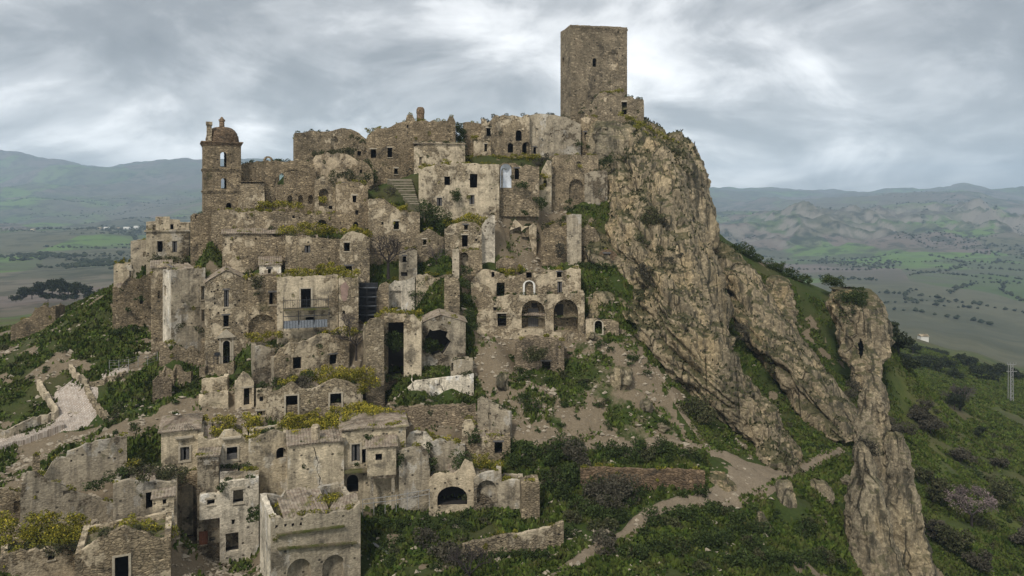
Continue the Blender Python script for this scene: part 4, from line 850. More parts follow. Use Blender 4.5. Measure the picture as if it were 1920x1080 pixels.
# ------------------------------------------------------------------ leaf masses
def leaves(subs, n, size, up=0.0, rn=rng, stretch=1.0):
    """n leaf quads spread through the shells of sub-clumps (x, y, z, rx, ry, rz)"""
    subs = np.array(subs, float); wgt = subs[:, 3] * subs[:, 5] + 1e-6; c = rn.choice(len(subs), n, p=wgt / wgt.sum()); s_ = subs[c]
    d = rn.normal(size=(n, 3)); d /= np.linalg.norm(d, axis=1, keepdims=True); r = 0.55 + 0.55 * rn.random(n) ** 0.7
    pt = s_[:, :3] + d * s_[:, 3:6] * r[:, None]
    a = rn.normal(size=(n, 3)); a /= np.linalg.norm(a, axis=1, keepdims=True); b_ = np.cross(a, rn.normal(size=(n, 3))); b_ /= np.linalg.norm(b_, axis=1, keepdims=True)
    if up: a = a + np.array([0, 0, up]); a /= np.linalg.norm(a, axis=1, keepdims=True)
    sz = size * (0.6 + 0.8 * rn.random(n))[:, None]
    V = np.stack([pt - a * sz * .6 * stretch, pt + b_ * sz * .32, pt + a * sz * .6 * stretch, pt - b_ * sz * .32], 1).reshape(-1, 3)
    return V, np.arange(4 * n).reshape(-1, 4), pt
# ------------------------------------------------------------------ house builder
def ragged(tl, amp):
    out = [tl[0]]
    for (x0, z0), (x1, z1) in zip(tl[:-1], tl[1:]):
        n = max(1, int(abs(x1 - x0) / 0.45)); last = 0
        for k in range(1, n + 1):
            f = k / n; end = k == n
            j = random.uniform(-amp, amp * 0.5)
            if amp > 0.12 and random.random() < 0.12: j -= amp * 1.5
            out.append((x0 + (x1 - x0) * f + (0 if end else random.uniform(-.1, .1)), z0 + (z1 - z0) * f + (j * (0.4 if end else 1))))
    return out
def arch_poly(x0, x1, z0, z1, n=8):
    r = (x1 - x0) / 2; rise = min(r, (z1 - z0) * 0.55); zc = z1 - rise
    return [(x0, z0), (x1, z0)] + [((x0 + x1) / 2 + r * math.cos(a), zc + rise * math.sin(a)) for a in [math.pi * k / n for k in range(n + 1)]]
def rough_poly(x0, x1, z0, z1, jit=0.03):
    pts = [(x0, z0), (x1, z0), (x1, (z0 + z1) / 2), (x1, z1), ((x0 + x1) / 2, z1), (x0, z1), (x0, (z0 + z1) / 2)]
    return [(x + random.uniform(-jit, jit), z + random.uniform(-jit, jit)) for x, z in pts]
def broken_poly(x0, x1, z0, z1):
    cx, cz = (x0 + x1) / 2, (z0 + z1) / 2; n = 18
    return [(cx + (x1 - x0) / 2 * (0.62 + 0.38 * random.random()) * math.copysign(abs(math.cos(a)) ** 0.7, math.cos(a)),
             cz + (z1 - z0) / 2 * (0.62 + 0.38 * random.random()) * math.copysign(abs(math.sin(a)) ** 0.7, math.sin(a))) for a in [2 * math.pi * k / n for k in range(n)]]
def crack_poly(x0, z0, x1, z1):
    n = 9; L, R = [], []
    for k in range(n + 1):
        f = k / n; x = x0 + (x1 - x0) * f + random.uniform(-.13, .13); z = z0 + (z1 - z0) * f; w_ = 0.015 + 0.05 * random.random()
        L.append((x - w_, z)); R.append((x + w_, z))
    return L + R[::-1]
def slab(mb, o, U, N, top, zbot, holes, T, mi=0, thru=False):
    """upright wall: top = [(along, z)], thickness T towards N, holes = polygons in (along, z)"""
    o, U, N = Vector(o), Vector(U), Vector(N); Z = Vector((0, 0, 1))
    outer = [(top[0][0], zbot), (top[-1][0], zbot)] + list(top[::-1])
    flat = [Vector((x, z, 0)) for x, z in outer]; loops = [flat] + [[Vector((x, z, 0)) for x, z in h_] for h_ in holes]
    allp = [p for l in loops for p in l]
    tri = tessellate_polygon(loops)
    at = lambda p, d: o + U * p.x + Z * p.y + N * d
    mb.add([at(p, 0) for p in allp], tri, mi)
    l2 = loops if thru else [flat]
    mb.add([at(p, T) for l in l2 for p in l], tessellate_polygon(l2), mi)
    n = len(flat); mb.add([at(p, 0) for p in flat] + [at(p, T) for p in flat], [(i, (i + 1) % n, n + (i + 1) % n, n + i) for i in range(n)], mi)
def ring_pts(poly, grow):
    cx = sum(p[0] for p in poly) / len(poly); cz = sum(p[1] for p in poly) / len(poly)
    hw = max(abs(p[0] - cx) for p in poly); hh = max(abs(p[1] - cz) for p in poly)
    return [(cx + (x - cx) * (hw + grow) / hw, cz + (z - cz) * (hh + grow) / hh) for x, z in poly]
def place(o, U, N, x, z, d): return Vector(o) + Vector(U) * x + Vector((0, 0, z)) + Vector(N) * d
NAMES = {'w': 'window', 'a': 'window', 't': 'window', 'd': 'door', 'da': 'door', 'n': 'niche', 'na': 'niche', 'nd': 'niche', 'h': 'wall_hole', 'brk': 'breach', 'crk': 'crack', 'apse': 'apse_niche'}
def opening(root, code, poly, o, U, N, wm, dep):
    base = ''.join(c for c in code if c.islower()); fl = ''.join(c for c in code if c.isupper())
    mb = MB(); p_in = ring_pts(poly, -0.006); n = len(p_in)
    def tube(d0, d1, mi, q=p_in, q2=None):
        q2 = q2 or q
        mb.add([place(o, U, N, x, z, d0) for x, z in q] + [place(o, U, N, x, z, d1) for x, z in q2], [(i, (i + 1) % n, n + (i + 1) % n, n + i) for i in range(n)], mi)
    def cap(d, mi, q=p_in): mb.add([place(o, U, N, x, z, d) for x, z in q], tessellate_polygon([[Vector((x, z, 0)) for x, z in q]]), mi)
    x0, x1 = min(p[0] for p in poly), max(p[0] for p in poly); z0, z1 = min(p[1] for p in poly), max(p[1] for p in poly)
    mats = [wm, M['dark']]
    deep = max(0.35, min(2.6, dep - 0.7))
    if base in ('n', 'na', 'nd'):
        dd = 0.28 if base != 'na' else min(0.6, dep * 0.4)
        if fl and base == 'na': dd = min(1.7, dep - 0.8)
        tube(0.0, dd, 0); cap(dd, 0)
    elif base == 'apse':
        mats = [M['blue'], M['dark']]; cx = (x0 + x1) / 2
        prev = p_in; K = 6
        for k in range(1, K + 1):
            a = k / K * math.pi / 2; s_ = max(0.02, math.cos(a)); q = [(cx + (x - cx) * s_, z0 + (z - z0) * (0.35 + 0.65 * s_)) for x, z in p_in]
            tube((K and (x1 - x0) * 0.55) * math.sin((k - 1) / K * math.pi / 2), (x1 - x0) * 0.55 * math.sin(a), 0, prev, q); prev = q
    elif base == 't': tube(0.0, 0.5, 0)
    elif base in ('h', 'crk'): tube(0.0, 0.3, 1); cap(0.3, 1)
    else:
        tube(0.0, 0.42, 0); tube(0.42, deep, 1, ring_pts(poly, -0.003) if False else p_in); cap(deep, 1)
    ob = mb.build(NAMES[base], mats, root)
    if 'F' in fl or 'W' in fl or 'T' in fl:
        fb = MB(); q = ring_pts(poly, 0.20 if 'W' not in fl else 0.26); m_ = len(poly)
        A = [place(o, U, N, x, z, -0.07) for x, z in poly]; B_ = [place(o, U, N, x, z, -0.07) for x, z in q]; C_ = [place(o, U, N, x, z, 0.02) for x, z in q]; D_ = [place(o, U, N, x, z, 0.05) for x, z in p_in]
        fb.add(A + B_ + C_ + D_, [(i, (i + 1) % m_, m_ + (i + 1) % m_, m_ + i) for i in range(m_)] + [(m_ + i, m_ + (i + 1) % m_, 2 * m_ + (i + 1) % m_, 2 * m_ + i) for i in range(m_)] + [(i, (i + 1) % m_, 3 * m_ + (i + 1) % m_, 3 * m_ + i) for i in range(m_)])
        fb.build('frame', M['whit'] if 'W' in fl else M['trim'], ob)
    w_ = x1 - x0; h_ = z1 - z0
    def panel(a, b_, za, zb, d, mat, name):
        pb = MB(); n8 = 5
        for i in range(n8):
            xa, xb = a + (b_ - a) * i / n8, a + (b_ - a) * (i + 0.92) / n8
            vs = [place(o, U, N, x, z, dd) for dd in (d, d + 0.05) for x, z in ((xa, za), (xb, za), (xb, zb), (xa, zb))]
            pb.add(vs, [(0, 1, 2, 3), (4, 5, 6, 7), (0, 1, 5, 4), (1, 2, 6, 5), (2, 3, 7, 6), (3, 0, 4, 7)])
        return pb.build(name, mat, ob)
    if 'S' in fl:
        panel(x0 + .03, x0 + w_ * 0.36, z0 + .03, z1 - .08, 0.14, M['wood'], 'shutter'); panel(x0 + w_ * 0.62, x1 - .03, z0 + .03, z1 - .08, 0.14, M['wood'], 'shutter')
    if 'B' in fl:
        pb = MB(); zt = z0 + h_ * (0.42 if h_ < 2.2 else 0.5); nrow = 4
        for i in range(nrow):
            za, zb = z0 + 0.02 + (zt - z0) * i / nrow, z0 + 0.02 + (zt - z0) * (i + 0.94) / nrow
            vs = [place(o, U, N, x, z, dd) for dd in (0.10 + 0.02 * (i % 2), 0.4) for x, z in ((x0 + .01, za), (x1 - .01, za), (x1 - .01, zb), (x0 + .01, zb))]
            pb.add(vs, [(0, 1, 2, 3), (4, 5, 6, 7), (0, 1, 5, 4), (1, 2, 6, 5), (2, 3, 7, 6), (3, 0, 4, 7)])
        pb.build('blocked_sill', M['st'] if h_ > 2 else M['wood'], ob)
    if 'R' in fl: panel(x0 + .03, x1 - .03, z0, z1 - .03, 0.12, M['rust'], 'door_leaf')
    if 'D' in fl: panel(x0 + w_ * .28, x0 + w_ * .72, z0, z0 + h_ * 0.66, 1.5, M['wood'], 'door_leaf'); 
    if 'D' in fl or 'H' in fl:
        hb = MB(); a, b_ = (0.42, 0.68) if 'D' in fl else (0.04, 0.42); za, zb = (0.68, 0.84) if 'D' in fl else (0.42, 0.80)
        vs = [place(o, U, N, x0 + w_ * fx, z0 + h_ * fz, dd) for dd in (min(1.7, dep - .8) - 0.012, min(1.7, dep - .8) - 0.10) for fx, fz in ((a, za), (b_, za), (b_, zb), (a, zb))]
        hb.add(vs, [(0, 1, 2, 3)], 0); hb.build('dark_opening_sheet', M['dark'], ob)  # flat near-black sheet painting the shade of an opening on the niche back
    if 'W' in fl: pass
    return ob
def tile_patch(mb, A, B, Cc, Dd, lift=0.07, mi=0, pitch=0.30):
    """rows of half-round tiles on the patch eave A-B, ridge D-C"""
    A, B, Cc, Dd = Vector(A), Vector(B), Vector(Cc), Vector(Dd); L = (B - A).length
    nx = max(6, min(240, int(L / pitch) * 5)); ny = 7
    nrm = (B - A).cross(Dd - A); nrm.normalize()
    if nrm.z < 0: nrm = -nrm
    vs = []
    for j in range(ny + 1):
        g = j / ny
        for i in range(nx + 1):
            f = i / nx; p = (A.lerp(B, f)).lerp(Dd.lerp(Cc, f), g)
            s_ = lift * abs(math.sin(math.pi * f * L / pitch)) - 0.02 * (j % 2) + 0.05 * math.sin(f * L * 0.7 + g * 2.1) * math.sin(g * 5 + f * L * .31)
            vs.append(p + nrm * (s_ + 0.05))
    mb.add(vs, [(j * (nx + 1) + i, j * (nx + 1) + i + 1, (j + 1) * (nx + 1) + i + 1, (j + 1) * (nx + 1) + i) for j in range(ny) for i in range(nx)], mi)
    mb.add([A, B, B + nrm * 0.06, A + nrm * 0.06], [(0, 1, 2, 3)], mi)
def house(h):
    O, u, b = h['O'], h['u'], h['b']; root = empty(h['name'], O, h['yaw_r']); tag(root, h['label'], h['cat'])
    tl, dep = h['tl'], h['dep']; x0, x1 = tl[0][0], tl[-1][0]; T = min(0.5, dep * 0.28); sink = h.get('sink', 3.5)
    X, Y = (1, 0, 0), (0, 1, 0); wm = M[h['mat']]; rag = h['rag']
    loc = lambda px, py, y0=0.0: to_plane(O + b * y0, u, b, px, py)
    polys = []
    zb_all = -sink
    def mkpoly(code, a, c_, d, e, y0=0.0):
        base = ''.join(ch for ch in code if ch.islower())
        xa, za = loc(a, e, y0); xb, zb = loc(d, c_, y0)
        if base in ('a', 'na', 'da', 'apse', 't', 'nd'): return arch_poly(xa, xb, za, zb)
        if base == 'brk': return broken_poly(xa, xb, za, zb)
        return rough_poly(xa, xb, za, zb, 0.012 if ('F' in code or 'S' in code or base == 'n') else 0.035)
    for op in h['op']: polys.append((op[0], mkpoly(*op)))
    for c_ in h.get('cracks', ()):
        a = loc(c_[0], c_[1]); d = loc(c_[2], c_[3]); polys.append(('crk', crack_poly(*a, *d)))
    zi = lambda x: float(np.interp(x, [p[0] for p in tl], [p[1] for p in tl]))
    zlo = -0.2 if not h.get('holes_rand') else loc(0.5 * (h['top'][0][0] + h['top'][-1][0]), h['base'] - 30)[1]
    for k in range(h.get('holes_rand', 0)):
        for tr_ in range(30):
            x = random.uniform(x0 + 0.5, x1 - 0.5); z = random.uniform(zlo, zi(x) - 0.9); r = random.uniform(0.07, 0.12)
            if all(not (min(q[0] for q in pl) - .35 < x < max(q[0] for q in pl) + .35 and min(q[1] for q in pl) - .35 < z < max(q[1] for q in pl) + .35) for _, pl in polys):
                polys.append(('h', [(x - r, z - r), (x + r, z - r), (x + r, z + r), (x - r, z + r)])); break
    roof = h['roof']; mb = MB(); mats = [wm, M[h.get('lmat', h['mat'])]]
    rt = ragged(tl, rag)
    slab(mb, (0, 0, 0), X, Y, rt, zb_all, [p for _, p in polys], T, thru=True)
    hl, hr = tl[0][1], tl[-1][1]; zmin = min(p[1] for p in rt)
    if dep > 1.6:
        dz = 0.0
        # left side (its openings are given on its own plane)
        lp = []
        Ol = O + u * x0; ul = b; bl = u
        for op in h.get('lop', ()):
            a0 = to_plane(Ol, -b, u, op[1], op[4]); a1 = to_plane(Ol, -b, u, op[3], op[2])
            xa, xb = sorted((-a0[0], -a1[0])); 
            if xa > T + .1 and xb < dep - .1: lp.append((op[0], (arch_poly if op[0] == 'na' else (lambda *q: rough_poly(q[0], q[1], q[2], q[3], .01)))(xa, xb, a0[1], a1[1])))
        side = lambda hh: ragged([(T, hh), (dep * 0.5, hh - rag * random.uniform(-1, 2)), (dep, hh - rag * random.uniform(-1, 2))], rag * 0.7)
        slab(mb, (x0, 0, 0), Y, X, side(hl), zb_all, [p for _, p in lp], T, 1, True)
        slab(mb, (x1 - T, 0, 0), Y, X, side(hr), zb_all, [], T)
        bt = ragged([(x0 + T, hl), (x1 - T, hr)], rag) if h['roof'] != 'gable' else [(x0 + T, hl), (max(tl, key=lambda p: p[1])[0], max(p[1] for p in tl)), (x1 - T, hr)]
        bh = []
        for op in h.get('bholes', ()): bh.append(mkpoly(*op, y0=dep - T))
        slab(mb, (0, dep - T, 0), X, Y, bt, zb_all, bh, T, thru=True)
        for c_, p_ in lp: opening(root, c_, p_, (x0, 0, 0), Y, X, mats[1], x1 - x0)
    if h.get('arches'):
        for a in h['arches']:       # relieving arch standing a hand proud of the wall
            xa, _ = loc(a[0], a[3]); xb, zb = loc(a[1], a[3]); _, zt = loc(a[0], a[2]); n = 22
            pa = lambda f, g: ((xa + xb) / 2 + ((xb - xa) / 2 + g) * math.cos(math.pi * (1 - f)), zb + (zt - zb + g) * math.sin(math.pi * f))
            for k in range(n):
                q = [pa(k / n, 0), pa((k + .9) / n, 0), pa((k + .9) / n, 0.35), pa(k / n, 0.35)]
                mb.add([(x, y, z) for y in (-0.10, 0.02) for x, z in q], [(0, 1, 2, 3), (0, 1, 5, 4), (1, 2, 6, 5), (2, 3, 7, 6), (3, 0, 4, 7)])
    for e in h.get('extra', ()):
        xa, z0_ = loc(e[1], e[4]); xb, z1_ = loc(e[2], e[3]); cb = MB(); r = (xb - xa) / 2; n = 12; mid = 0.9
        prof = [(r, z0_ - 1.5), (r * 0.96, z0_ + (z1_ - z0_) * .6), (r * 1.06, z0_ + (z1_ - z0_) * .62), (r * 1.02, z0_ + (z1_ - z0_) * .86), (r * .7, z1_), (0.02, z1_ + .02)]
        vs = [((xa + xb) / 2 + q * math.cos(2 * math.pi * k / n), mid + q * math.sin(2 * math.pi * k / n), z) for q, z in prof for k in range(n)]
        cb.add(vs, [(j * n + k, j * n + (k + 1) % n, (j + 1) * n + (k + 1) % n, (j + 1) * n + k) for j in range(len(prof) - 1) for k in range(n)]); cb.build('chimney', M['br'] if h['mat'] != 'pc' else M['st'], root)
    if h.get('cornice'):
        z = hl; mb.box(x0 - .25, x1 + .1, -.22, 0.0, z - .12, z + .10)
    for a in h.get('hood', ()):
        xa, z = loc(a[0], a[2]); xb, _ = loc(a[1], a[2]); hb = MB(); hb.box(xa, xb, -.38, 0.01, z - .10, z + .06); hb.box(xa + .12, xb - .12, -.24, 0.01, z - .24, z - .10); hb.build('window_hood', M['trim'], root)
    mb.build('wall', mats, root)
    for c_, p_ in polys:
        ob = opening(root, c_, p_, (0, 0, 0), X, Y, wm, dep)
        if c_ in ('w', 'd', 'wS', 'dS') and random.random() < .75:
            a, c2 = min(q[0] for q in p_), max(q[0] for q in p_); za, zb = min(q[1] for q in p_), max(q[1] for q in p_); lb = MB(); e = random.uniform(.08, .22)
            lb.box(a - e, c2 + e * .8, -.04, .12, zb + .01, zb + random.uniform(.16, .26)); lb.build('lintel', M['trim'] if random.random() < .55 else M['wood'], ob)
            if c_[0] == 'w' and random.random() < .7:
                lb = MB(); lb.box(a - .08, c2 + .1, -.10, .12, za - .10, za - .01); lb.build('sill', M['trim'], ob)
    if h['name'] not in ('castle_tower', 'white_privy', 'red_door_house', 'palazzo_attic', 'tiny_hut'):
        subs = []; L = x1 - x0
        for k in range(int(L / 1.1 * random.uniform(.3, 1.3)) + 1):
            x = random.uniform(x0 + .1, x1 - .1); r = random.uniform(.12, .42); subs.append((x, T * .5 + random.uniform(-.1, .3), zi(x) + .05, r * 1.2, r * .6, r * .8))
        for k in range(int(L * .25)):
            x = random.uniform(x0 + .2, x1 - .2); z = zi(x) * random.uniform(.25, .97); r = random.uniform(.10, .28); subs.append((x, -.04, z, r, .12, r * 1.3))
        if roof in ('flat', 'vault') and dep > 2.9:
            for k in range(int(L * dep * .15 * random.uniform(.2, 1.6))):
                r = random.uniform(.25, .6); subs.append((random.uniform(x0 + .8, x1 - .8), random.uniform(.8, dep - .8), zmin - .2, r * 1.2, r * 1.2, r * .6))
        V_, Q_, _ = leaves(subs, int(sum(95 * q[3] * (q[5] + .2) / .2 for q in subs) * .9) + 12, .15, up=.2)
        tag(np_obj('wall_weeds', V_, Q_, M[random.choice(['leafo', 'leafy', 'leafg', 'leafy', 'leafy'])], root), kind='stuff')
    rb = MB(); zt = sum(p[1] for p in tl) / len(tl); rise = h.get('rise', 1.0); rm = [M['tile'], wm]
    if roof in ('flat', 'vault') and dep > 1.6 and not h.get('hollow'):
        zf = zmin - (0.3 if not h.get('open_top') else 0.45); nx, ny = max(4, int((x1 - x0) / .5)), max(4, int(dep / .5)); vs = []
        for j in range(ny + 1):
            for i in range(nx + 1):
                f, g = i / nx, j / ny; bul = (1.5 * math.sin(math.pi * min(1, max(0, f))) ** 0.6 * math.sin(math.pi * g) ** .5 if roof == 'vault' else 0)
                vs.append((x0 + T * .9 + (x1 - x0 - 1.8 * T) * f, T * .9 + (dep - 1.8 * T) * g, zf + bul + random.uniform(-.12, .18)))
        rb.add(vs, [(j * (nx + 1) + i, j * (nx + 1) + i + 1, (j + 1) * (nx + 1) + i + 1, (j + 1) * (nx + 1) + i) for j in range(ny) for i in range(nx)])
        rm = [M['earth']]
    elif roof == 'gable':
        ax, az = max(tl, key=lambda p: p[1])
        for (xa, za), s_ in (((x0, hl), -1), ((x1, hr), 1)):
            ex = xa + s_ * .18; ez = za - .18 * (az - za) / max(.5, abs(ax - xa)); A, B_ = (ex, -.12, ez), (ex, dep, ez)
            tile_patch(rb, A, B_, (ax, dep, az + .03), (ax, -.12, az + .03))
    elif roof == 'eave':
        tile_patch(rb, (x0 - .15, -.25, zt), (x1 + .15, -.25, zt), (x1 + .15, dep / 2, zt + rise), (x0 - .15, dep / 2, zt + rise))
        tile_patch(rb, (x0 - .15, dep + .2, zt), (x1 + .15, dep + .2, zt), (x1 + .15, dep / 2, zt + rise), (x0 - .15, dep / 2, zt + rise))
        for x in (x0 + .06, x1 - .06): rb.add([(x, 0, zt), (x, dep, zt), (x, dep / 2, zt + rise)], [(0, 1, 2)], 1)
    elif roof == 'shed':
        tile_patch(rb, (x0 - .15, -.2, zt), (x1 + .15, -.2, zt), (x1 + .15, dep, zt + rise), (x0 - .15, dep, zt + rise))
        for x in (x0 + .06, x1 - .06): rb.add([(x, 0, zt), (x, dep, zt), (x, dep, zt + rise)], [(0, 1, 2)], 1)
        rb.add([(x0, dep - .02, zt - .5), (x1, dep - .02, zt - .5), (x1, dep - .02, zt + rise), (x0, dep - .02, zt + rise)], [(0, 1, 2, 3)], 1)
    elif roof == 'hip':
        hx = min(dep / 2, (x1 - x0) * .45); r0, r1 = (x0 + hx, dep / 2, zt + rise), (x1 - hx, dep / 2, zt + rise); e = .3
        a, b2, c2, d2 = (x0 - e, -e, zt), (x1 + e, -e, zt), (x1 + e, dep + e, zt), (x0 - e, dep + e, zt)
        tile_patch(rb, a, b2, r1, r0); tile_patch(rb, c2, d2, r0, r1); tile_patch(rb, d2, a, r0, r0); tile_patch(rb, b2, c2, r1, r1)
    if roof == 'flat' and dep > 3.4 and x1 - x0 > 2.6 and random.random() < .6 and h['name'] not in ('castle_tower', 'palazzo_attic'):
        tb = MB(); L = x1 - x0; xa = x0 + .2 + random.uniform(0, .4) * L; xb = min(x1 - .2, xa + random.uniform(.3, .6) * L); zz = zmin - .05
        for k in range(4):
            f0, f1 = k / 4, (k + 1) / 4; q0, q1 = xa + (xb - xa) * f0, xa + (xb - xa) * f1 - .03; y1_ = random.uniform(1.6, dep - .6)
            tile_patch(tb, (q0, .5, zz + random.uniform(-.1, .05)), (q1, .5, zz + random.uniform(-.1, .05)), (q1, y1_, zz + .18 * y1_), (q0, y1_, zz + .18 * y1_), .07)
        tb.build('broken_tiles', M['tile'], root)
        bb = MB()
        for k in range(random.randint(1, 3)):
            xx = random.uniform(x0 + .5, x1 - .5); bb.tube((xx, .4, zz - .2), (xx + random.uniform(-1, 1), dep - .5, zz + random.uniform(0, .6)), .09, .08, 5)
        bb.build('roof_beams', M['wood'], root)
    if rb.v: rb.build('roof', rm, root)
    if h.get('corbels'):
        cb = MB(); n = 26
        for k in range(n):
            x = x0 + (x1 - x0) * (k + .3) / n; cb.box(x, x + .2, -.14, .01, hl - .95, hl - .5)
            if k % 1 == 0: cb.box(x + .2, x + .38, -.14, .01, hl - .5, hl - .3)
        cb.box(x0 - .05, x1 + .05, -.16, .01, hl - .3, hl - .1); cb.build('corbel_table', wm, root)
        pb = MB(); xa, z = loc(1138, 49); xb, _ = loc(1156, 49); pb.box(xa, xb, .6, 1.6, hl - .3, hl + .35); pb.build('roof_slab', M['sp'], root)
    if h.get('pediment'):
        a = h['pediment']; xa, zb = loc(a[0], a[3]); xb, zt_ = loc(a[1], a[2]); pb = MB(); xm = (xa + xb) / 2
        pb.add([(x, y, z) for y in (-.30, .0) for x, z in ((xa, zb), (xb, zb), (xm, zt_))], [(0, 1, 2), (0, 1, 4, 3), (1, 2, 5, 4), (2, 0, 3, 5)]); pb.box(xa - .1, xb + .1, -.34, .0, zb - .16, zb - .01); pb.build('pediment', M['trim'], root)
        xa, za = loc(411, 682); xb, zb = loc(438, 633); sb = MB(); q0, z1_ = loc(417, 682); q1, _ = loc(432, 682)
        sb.box(xa, q0 - .16, -.05, .01, za, zb); sb.box(q1 + .16, xb, -.05, .01, za, zb); sb.build('door_surround', M['trim'], root)
        sx, sz = loc(402, 667); sx1, sz1 = loc(412, 660); kb = MB(); kb.box(sx, sx1, -.12, -.06, sz, sz1); kb.tube(((sx + sx1) / 2, -.08, sz - 1.2), ((sx + sx1) / 2, -.08, sz), .03); kb.build('info_board', M['iron'], root)
    if h.get('balcony'):
        a = h['balcony']; xa, z = loc(a[0], a[2] + 1); xb, zl = loc(a[1], a[4]); _, zr = loc(a[0], a[3]); bb = MB(); bb.box(xa, xb, -1.15, .02, z - .22, z - .02); bal = bb.build('balcony', M['earth'], root)
        for zz in (z - .24, zl): rb2 = MB()
        rl = MB(); n = 26
        for k in range(n + 1):
            x = xa + .05 + (xb - xa - .1) * k / n; big = k % 13 == 0; rl.tube((x, -1.1, z - .02), (x, -1.1, z + (1.15 if not big else 1.5)), .025 if not big else .05, n=4)
        for zz in (z + .12, z + 1.1): rl.tube((xa, -1.1, zz), (xb, -1.1, zz), .035, n=4)
        rl.build('railing', M['iron'], bal)
        fr = MB()
        for f in (0.0, .33, .67, 1.0):
            x = xa + (xb - xa) * f; fr.tube((x, -1.05, z - 2.6), (x, -1.05, z - .2), .05, n=5)
        fr.tube((xa, -1.05, zl), (xb, -1.05, zl), .05, n=5); fr.build('prop_frame', M['iron'], bal)
    if h.get('shed'):
        a = h['shed']; xa, zt2 = loc(a[0], a[2]); xb, zb2 = loc(a[1], a[3]); pb = MB(); n = 60; vs = []
        for k in range(n + 1):
            x = xa + (xb - xa) * k / n; y = -1.2 + .05 * math.sin(k * 1.57)
            vs += [(x, y, zb2), (x, y + .25, zt2)]
        pb.add(vs, [(2 * k, 2 * k + 2, 2 * k + 3, 2 * k + 1) for k in range(n)]); pb.build('corrugated_panel', M['zinc'], root)
    if h.get('patch'):
        a = h['patch']; xa, zb = loc(a[0], a[3]); xb, zt2 = loc(a[1], a[2]); pb = MB(); q = broken_poly(xa, xb, zb, zt2)
        pb.add([(x, -.025, z) for x, z in q] + [(x, .005, z) for x, z in q], [tuple(range(18))] + [(i, (i + 1) % 18, 18 + (i + 1) % 18, 18 + i) for i in range(18)])
        pb.build('plaster_patch', flat_mat('faded_pink_plaster', (0.27, 0.19, 0.155), .9, .35, 1.5), root)
    if h.get('bay'):
        a = h['bay']; xa, zt2 = loc(a[0], a[2]); xb, zb = loc(a[1], a[3]); _, zf = loc(a[0], a[4]); d = 1.5; pb = MB()
        wx0, wz0 = loc(703, 854); wx1, wz1 = loc(715, 842); sc = 0.985
        hole = rough_poly(wx0, wx1, wz0, wz1, .01)
        slab(pb, (0, -d, 0), X, Y, [(xa, zt2), (xb, zt2 + .1)], zb, [hole], .25, thru=True); pb.box(xa, xa + .25, -d + .25, 0, zb, zt2); pb.box(xb - .25, xb, -d + .25, 0, zb, zt2); pb.box(xa + .25, xb - .25, -d + .25, 0, zb + .01, zb + .2)
        bay = pb.build('bay', [wm], root); wb = MB(); q = ring_pts(hole, -.005); n = len(q)
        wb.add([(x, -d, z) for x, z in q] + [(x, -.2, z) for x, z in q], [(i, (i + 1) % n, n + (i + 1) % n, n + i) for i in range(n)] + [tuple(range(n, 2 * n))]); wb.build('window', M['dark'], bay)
        tb = MB(); tile_patch(tb, (xa - .2, -d - .2, zt2 + .05), (xb + .2, -d - .2, zt2 + .05), (xb + .2, .1, zt2 + .8), (xa - .2, .1, zt2 + .8)); tb.build('bay_roof', M['tile'], bay)
        for x in (xa + .45, xb - .3):
            qb = MB(); qb.box(x - .17, x + .17, -d + .02, -d + .36, zf - 1.5, zb); qb.build('post', M['pg'], bay)
        qb = MB(); qb.box(xa + .1, xb - .05, -d + .01, -d + .30, zb - .3, zb - .003); qb.build('beam', M['pg'], bay)
        sx0, sz = loc(646, 880); lb = MB(); lb.box(sx0, xa + .25, -.9, 0.01, sz - .18, sz); lb.build('ledge', M['earth'], root)
    if h.get('tile_remnant'):
        a0, b0, c0, d0 = loc(612, 966, .6), loc(673, 949, .6), loc(669, 925, 2.6), loc(628, 936, 2.6); tb = MB()
        tile_patch(tb, (a0[0], .6, a0[1]), (b0[0], .6, b0[1]), (c0[0], 2.6, c0[1]), (d0[0], 2.6, d0[1]), .09, 0, .36); tb.box(a0[0] + .3, b0[0] - .2, 2.3, 2.55, a0[1] - 2.5, a0[1] + .3); tb.build('tile_remnant', M['tile'], root)
    if h.get('ledges'):
        for a in h['ledges']:
            xa, z0_ = loc(a[0], a[2]); xb, z1_ = loc(a[1], a[3]); lb = MB(); n = 14
            for k in range(n):
                f0, f1 = k / n, (k + 1) / n; za = z0_ + (z1_ - z0_) * f0
                lb.box(xa + (xb - xa) * f0, xa + (xb - xa) * f1, -.28 + random.uniform(-.06, .05), .01, za - .10, za + .06 + random.uniform(-.02, .02))
            lb.build('string_course', M['earth'], root)
    return root
for h in HS: house(h)
